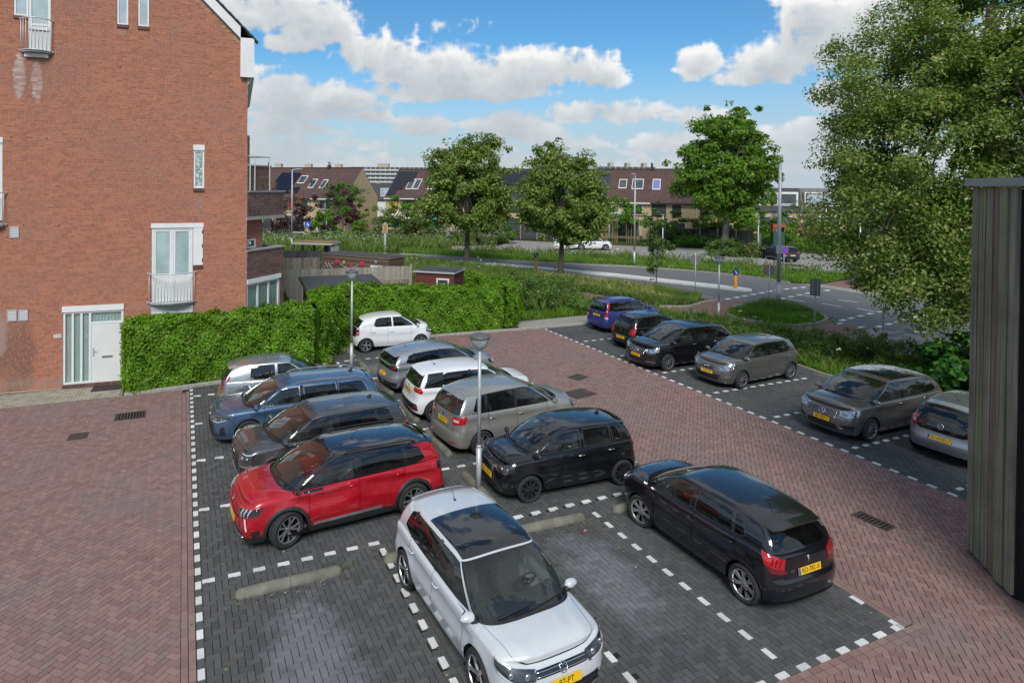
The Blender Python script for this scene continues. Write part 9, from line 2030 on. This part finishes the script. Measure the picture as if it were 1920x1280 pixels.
 r = thing('bus_stop_post', 'grey bus stop post with orange panel on the far verge', 'bus stop', (18.9, 61.6, 0), R(-25)); m = MB(); m.box(-0.12, 0.12, -0.06, 0.06, 0, 3.0); m.obj('post', GALV, r); m = MB(); m.box(-0.20, 0.20, -0.09, -0.07, 1.95, 2.75); p = m.obj('panel', simple('panel_orange', (0.40, 0.20, 0.05), 0.5), r); m = MB(); m.box(-0.24, -0.202, -0.10, -0.06, 1.9, 2.9); m.box(0.202, 0.24, -0.10, -0.06, 1.9, 2.9); m.obj('panel_frame', WHITE_PVC, r)
 r = thing('bike_rail', 'white tubular rail behind the bus shelter', 'rail', (11.5, 73.6, 0), R(-20)); m = MB(); m.tube([(0, 0, 0), (0, 0, 1.1), (0.15, 0, 1.25), (1.3, 0, 1.25), (1.45, 0, 1.1), (1.45, 0, 0)], 0.04, 6); m.obj('hoop', WHITE_PVC, r); m = MB(); m.tube([(0, 0, 0.7), (1.45, 0, 0.7)], 0.035, 6); m.obj('crossbar', WHITE_PVC, r)
 r = thing('marker_post', 'white marker post under the left lime tree', 'post', (29.3, 68.9, 0)); m = MB(); m.tube([(0, 0, 0), (0, 0, 1.9)], 0.06, 8); m.obj('pole', WHITE_PVC, r, smooth=True)
 r = thing('utility_cabinet', 'tall green cabinet with red lid behind the dark blue car', 'cabinet', (57.3, 47.6, 0), R(-25)); m = MB(); m.box(0, 1.15, 0, 0.6, 0, 2.25); m.obj('cabinet_body', simple('cabinet_green', (0.02, 0.075, 0.055), 0.5), r); m = MB(); m.box(-0.06, 1.2, -0.06, 0.66, 2.75, 3.05); m.box(-0.06, 0.02, -0.02, 0.62, 2.25, 2.75); m.box(1.12, 1.2, -0.02, 0.62, 2.25, 2.75); m.obj('lid', simple('cabinet_red', (0.35, 0.07, 0.04), 0.6), r)
 r = thing('litter_bin', 'dark grey bin beside the maple trunk', 'bin', (52.3, 47.2, 0), R(-25)); m = MB(); m.box(-0.42, 0.42, -0.4, 0.4, 0, 1.15); m.obj('bin_body', simple('bin_grey', (0.05, 0.052, 0.055), 0.5), r); m = MB(); m.box(-0.45, 0.45, -0.43, 0.43, 1.15, 1.24); m.obj('bin_lid', PLASTIC, r)
 st = thing('tree_stake', 'short stake with rubber tie beside the sapling', 'stake', (28.0, 32.5, 0)); m = MB(); m.tube([(0, 0, 0), (0, 0, 0.95)], 0.03, 6); m.obj('stake', WEATHERED, st); m = MB(); m.box(-0.05, 0.32, -0.03, 0.03, 0.82, 0.88); m.obj('tie', RUBBER, st)
 r = thing('log', 'dark beam lying on the far car park', 'beam', (49.6, 39.4, 0), R(-58)); m = MB(); m.box(-1.1, 1.1, -0.10, 0.10, 0, 0.14); m.obj('beam', simple('old_timber', (0.06, 0.05, 0.04), 0.9), r)
 # road markings
 dash = []
 for L, w in (([(30.1, 28.75), (31.1, 29.05), (32.05, 29.25), (33.0, 29.47), (34.0, 29.7), (35.05, 29.95), (36.1, 30.2), (37.1, 30.4), (38.05, 30.5), (38.9, 30.55), (39.8, 30.6)], 0.28), ([(30.2, 26.75), (31.2, 26.95), (32.3, 27.25), (33.4, 27.6), (34.55, 27.95), (35.65, 28.25), (36.75, 28.5), (37.85, 28.75), (39.0, 28.95), (40.2, 29.1)], 0.28), ([(31.9, 22.2), (32.85, 22.4), (33.9, 22.6), (35.0, 22.82), (36.1, 23.03), (37.25, 23.25), (38.4, 23.47), (39.5, 23.7)], 0.24), ([(32.2, 20.5), (33.25, 20.7), (34.3, 20.9), (35.35, 21.1), (36.4, 21.3), (37.5, 21.5)], 0.24)):
  for x, y in L: dash.append(strip((x-0.27, y-0.05), (x+0.27, y+0.05), w))
 flat_mark('road_markings', dash)
 flat_mark('lane_markings', [strip(a, b, 0.13) for a, b in (((34.75, 27.75), (34.95, 26.75)), ((36.8, 28.2), (37.15, 27.4)), ((35.3, 25.9), (35.42, 24.75)), ((37.5, 26.4), (37.75, 25.35)), ((35.82, 24.1), (35.95, 22.95)), ((38.0, 24.35), (38.3, 23.2)), ((38.6, 22.2), (38.9, 21.0)))])
 flat_mark('give_way_marks', [[(30.75, 21.75), (31.35, 21.75), (30.55, 21.45)], [(31.0, 20.85), (31.6, 20.75), (30.85, 20.55)], [(32.4, 18.95), (33.2, 18.6), (32.8, 19.25)], [(33.4, 17.4), (34.1, 17.1), (33.7, 17.8)]], z=-0.013)
 flat_mark('car_park_marks', [strip((x, y), (x+1.2, y+1.35), 0.12) for x, y in ((43.6, 56.0), (46.6, 51.6), (48.2, 49.2), (40.2, 58.6))]+[strip((45.8, 41.2), (46.9, 41.9), 0.12)], z=-0.022)
 kerb('kerb', [(5.35, 24.4), (5.6, 25.2), (7.4, 26.1), (10.1, 26.46), (15.0, 26.17), (18.6, 26.05), (22.0, 26.1)], h=0.10); kerb('kerb', [(-1.75, 22.68), (1.0, 22.92), (2.8, 22.98), (4.7, 23.28), (5.35, 24.4)], h=0.09)
 kerb('kerb', [(21.55, 7.0), (21.6, 15.7), (21.9, 17.6), (22.5, 20), (22.7, 24), (22.6, 26.1)], h=0.11)
 kerb('island_kerb', [(26.75, 24.4), (27.2, 25.55), (29.3, 26.9), (32.05, 27.1), (33.1, 25.6), (31.9, 23.35), (31.0, 22.42), (29.5, 21.92), (27.75, 22.05), (27.08, 23.3), (26.75, 24.4)], h=0.08, w=0.14)
 kerb('verge_kerb', [(25.2, 28.5), (26.6, 27.72), (29.0, 28.72), (30.5, 28.8), (29.55, 30.5), (28.4, 34.2)], h=0.08); kerb('road_kerb', [(40.6, 32.3), (40.3, 35.8), (38.6, 39.6), (35.7, 43.4), (31.2, 47.2), (27.5, 50.6), (24.2, 54.9), (19.9, 59.2)], h=0.08, seg=2.0); kerb('road_kerb', [(18.5, 54.0), (22.2, 48.0), (24.8, 42.2), (26.7, 38.0), (28.2, 34.0)], h=0.08, seg=2.0)
 kerb('pavement_kerb', [(27.6, 17.6), (29.4, 18.95), (31.6, 19.08)], h=0.10, w=0.2)
 r = thing('crushed_can', 'crushed red and white can on the paving beside a wheel stop', 'can', (7.35, 10.35, 0), R(20)); m = MB(); m.ball((0, 0, 0.022), (0.055, 0.03, 0.022), 10, 6); m.obj('can_body', simple('can_red', (0.30, 0.03, 0.03), 0.5), r); m = MB(); m.ball((0.02, 0.005, 0.026), (0.035, 0.026, 0.020), 8, 5); m.obj('can_end', WHITE_PVC, r)
 r = thing('paper_scrap', 'white scrap of paper on the paving by the dashed line', 'litter', (3.42, 7.05, 0), R(20)); m = MB(); m.add([(-0.06, 0.02, 0.008), (0.03, 0.06, 0.02), (0.07, 0.0, 0.01), (0.0, -0.06, 0.008), (-0.02, -0.01, 0.012)], [(0, 4, 1), (4, 2, 1), (4, 3, 2), (0, 3, 4)]); m.obj('scrap', WHITE_PVC, r)
 # weeds in the joints by the wheel stops
 for k, (x, y, w) in enumerate(((0.75, 10.86, 0.22), (2.66, 10.98, 0.18), (7.5, 10.68, 0.35), (8.25, 10.68, 0.2), (6.45, 12.6, 0.18), (6.45, 14.5, 0.2), (6.5, 18.9, 0.22), (6.55, 23.9, 0.25), (17.0, 26.2, 0.3), (12.5, 26.4, 0.25), (13.6, 26.3, 0.2))):
  grass('weeds', 'small weeds in the paving joints', [(x-w, y-w*0.6), (x+w, y-w*0.6), (x+w, y+w*0.6), (x-w, y+w*0.6)], 260, 0.02, 0.10, G_LONG, 0.012, 100+k, z0=0.0)
# ------------------------------------------------------------------ put the place together
for k, d in CARS.items():
 s = CarShape(d); xc = (s.xf+s.xr)/2; CARBOX.append((d['x']+xc*math.cos(R(d['heading'])), d['y']+xc*math.sin(R(d['heading'])), R(d['heading']), d['L']/2-0.1, d['W']/2-0.1))
pave()
brick_building()
background()
timber_wall()
vegetation()
for k, d in CARS.items(): build_car(d)
def white_van():
 d = base(L=5.3, W=1.95, H=2.3, wb=3.2, fo=0.95, rw=0.34, paint=P_WHITE, x=46.3, y=29.6, heading=195, cat='van', name='white_van', label='white van half hidden by the great lime on the side street', group='traffic on the side street', zh=1.02, zc=1.25, zb=1.3, wheel='cover', rimmat=ALLOYDK, fine=False, xcw=1.75, ab=0.4,
    xwt=0.85, front=[hl([(0.55, 1.0), (1.05, 1.08)], [(0.5, 0.82), (1.0, 0.85)], mat=LAMPBOWL), gr(*band(0.45, 0.92, 0.5, 0.72)), pn('bumper_trim', [(-1.0, 0.62), (1.0, 0.62)], [(-0.98, 0.25), (0.98, 0.25)], both=False)], roof=[(1.2, 2.05), (0.6, 2.2), (-1.0, 2.25), (-2.6, 2.2)],
    pillars=[(0.35, 0.30), (0.25, 0.2), (-1.0, -1.0), (-1.1, -1.1), (-2.4, -2.3)], ptags=['w1', 'xp', 'dp', 'dp', 'dp', 'dp'], mirror_mat=PLASTIC, tail=[(0.15, 0.05), (0.3, 0), (2.0, 0.02)])
 build_car(d)
white_van()
furniture()
# no piece sits deeper than thing > part > sub-part
def chain(o):
 c = [o]
 while c[-1].parent: c.append(c[-1].parent)
 return c[::-1]
bpy.context.view_layer.update()
for o in list(SC.objects):
 c = chain(o)
 if len(c) > 3:
  mw = o.matrix_world.copy(); p = c[1]; o.parent = p; o.matrix_parent_inverse = Matrix.Identity(4); o.matrix_basis = p.matrix_world.inverted() @ mw
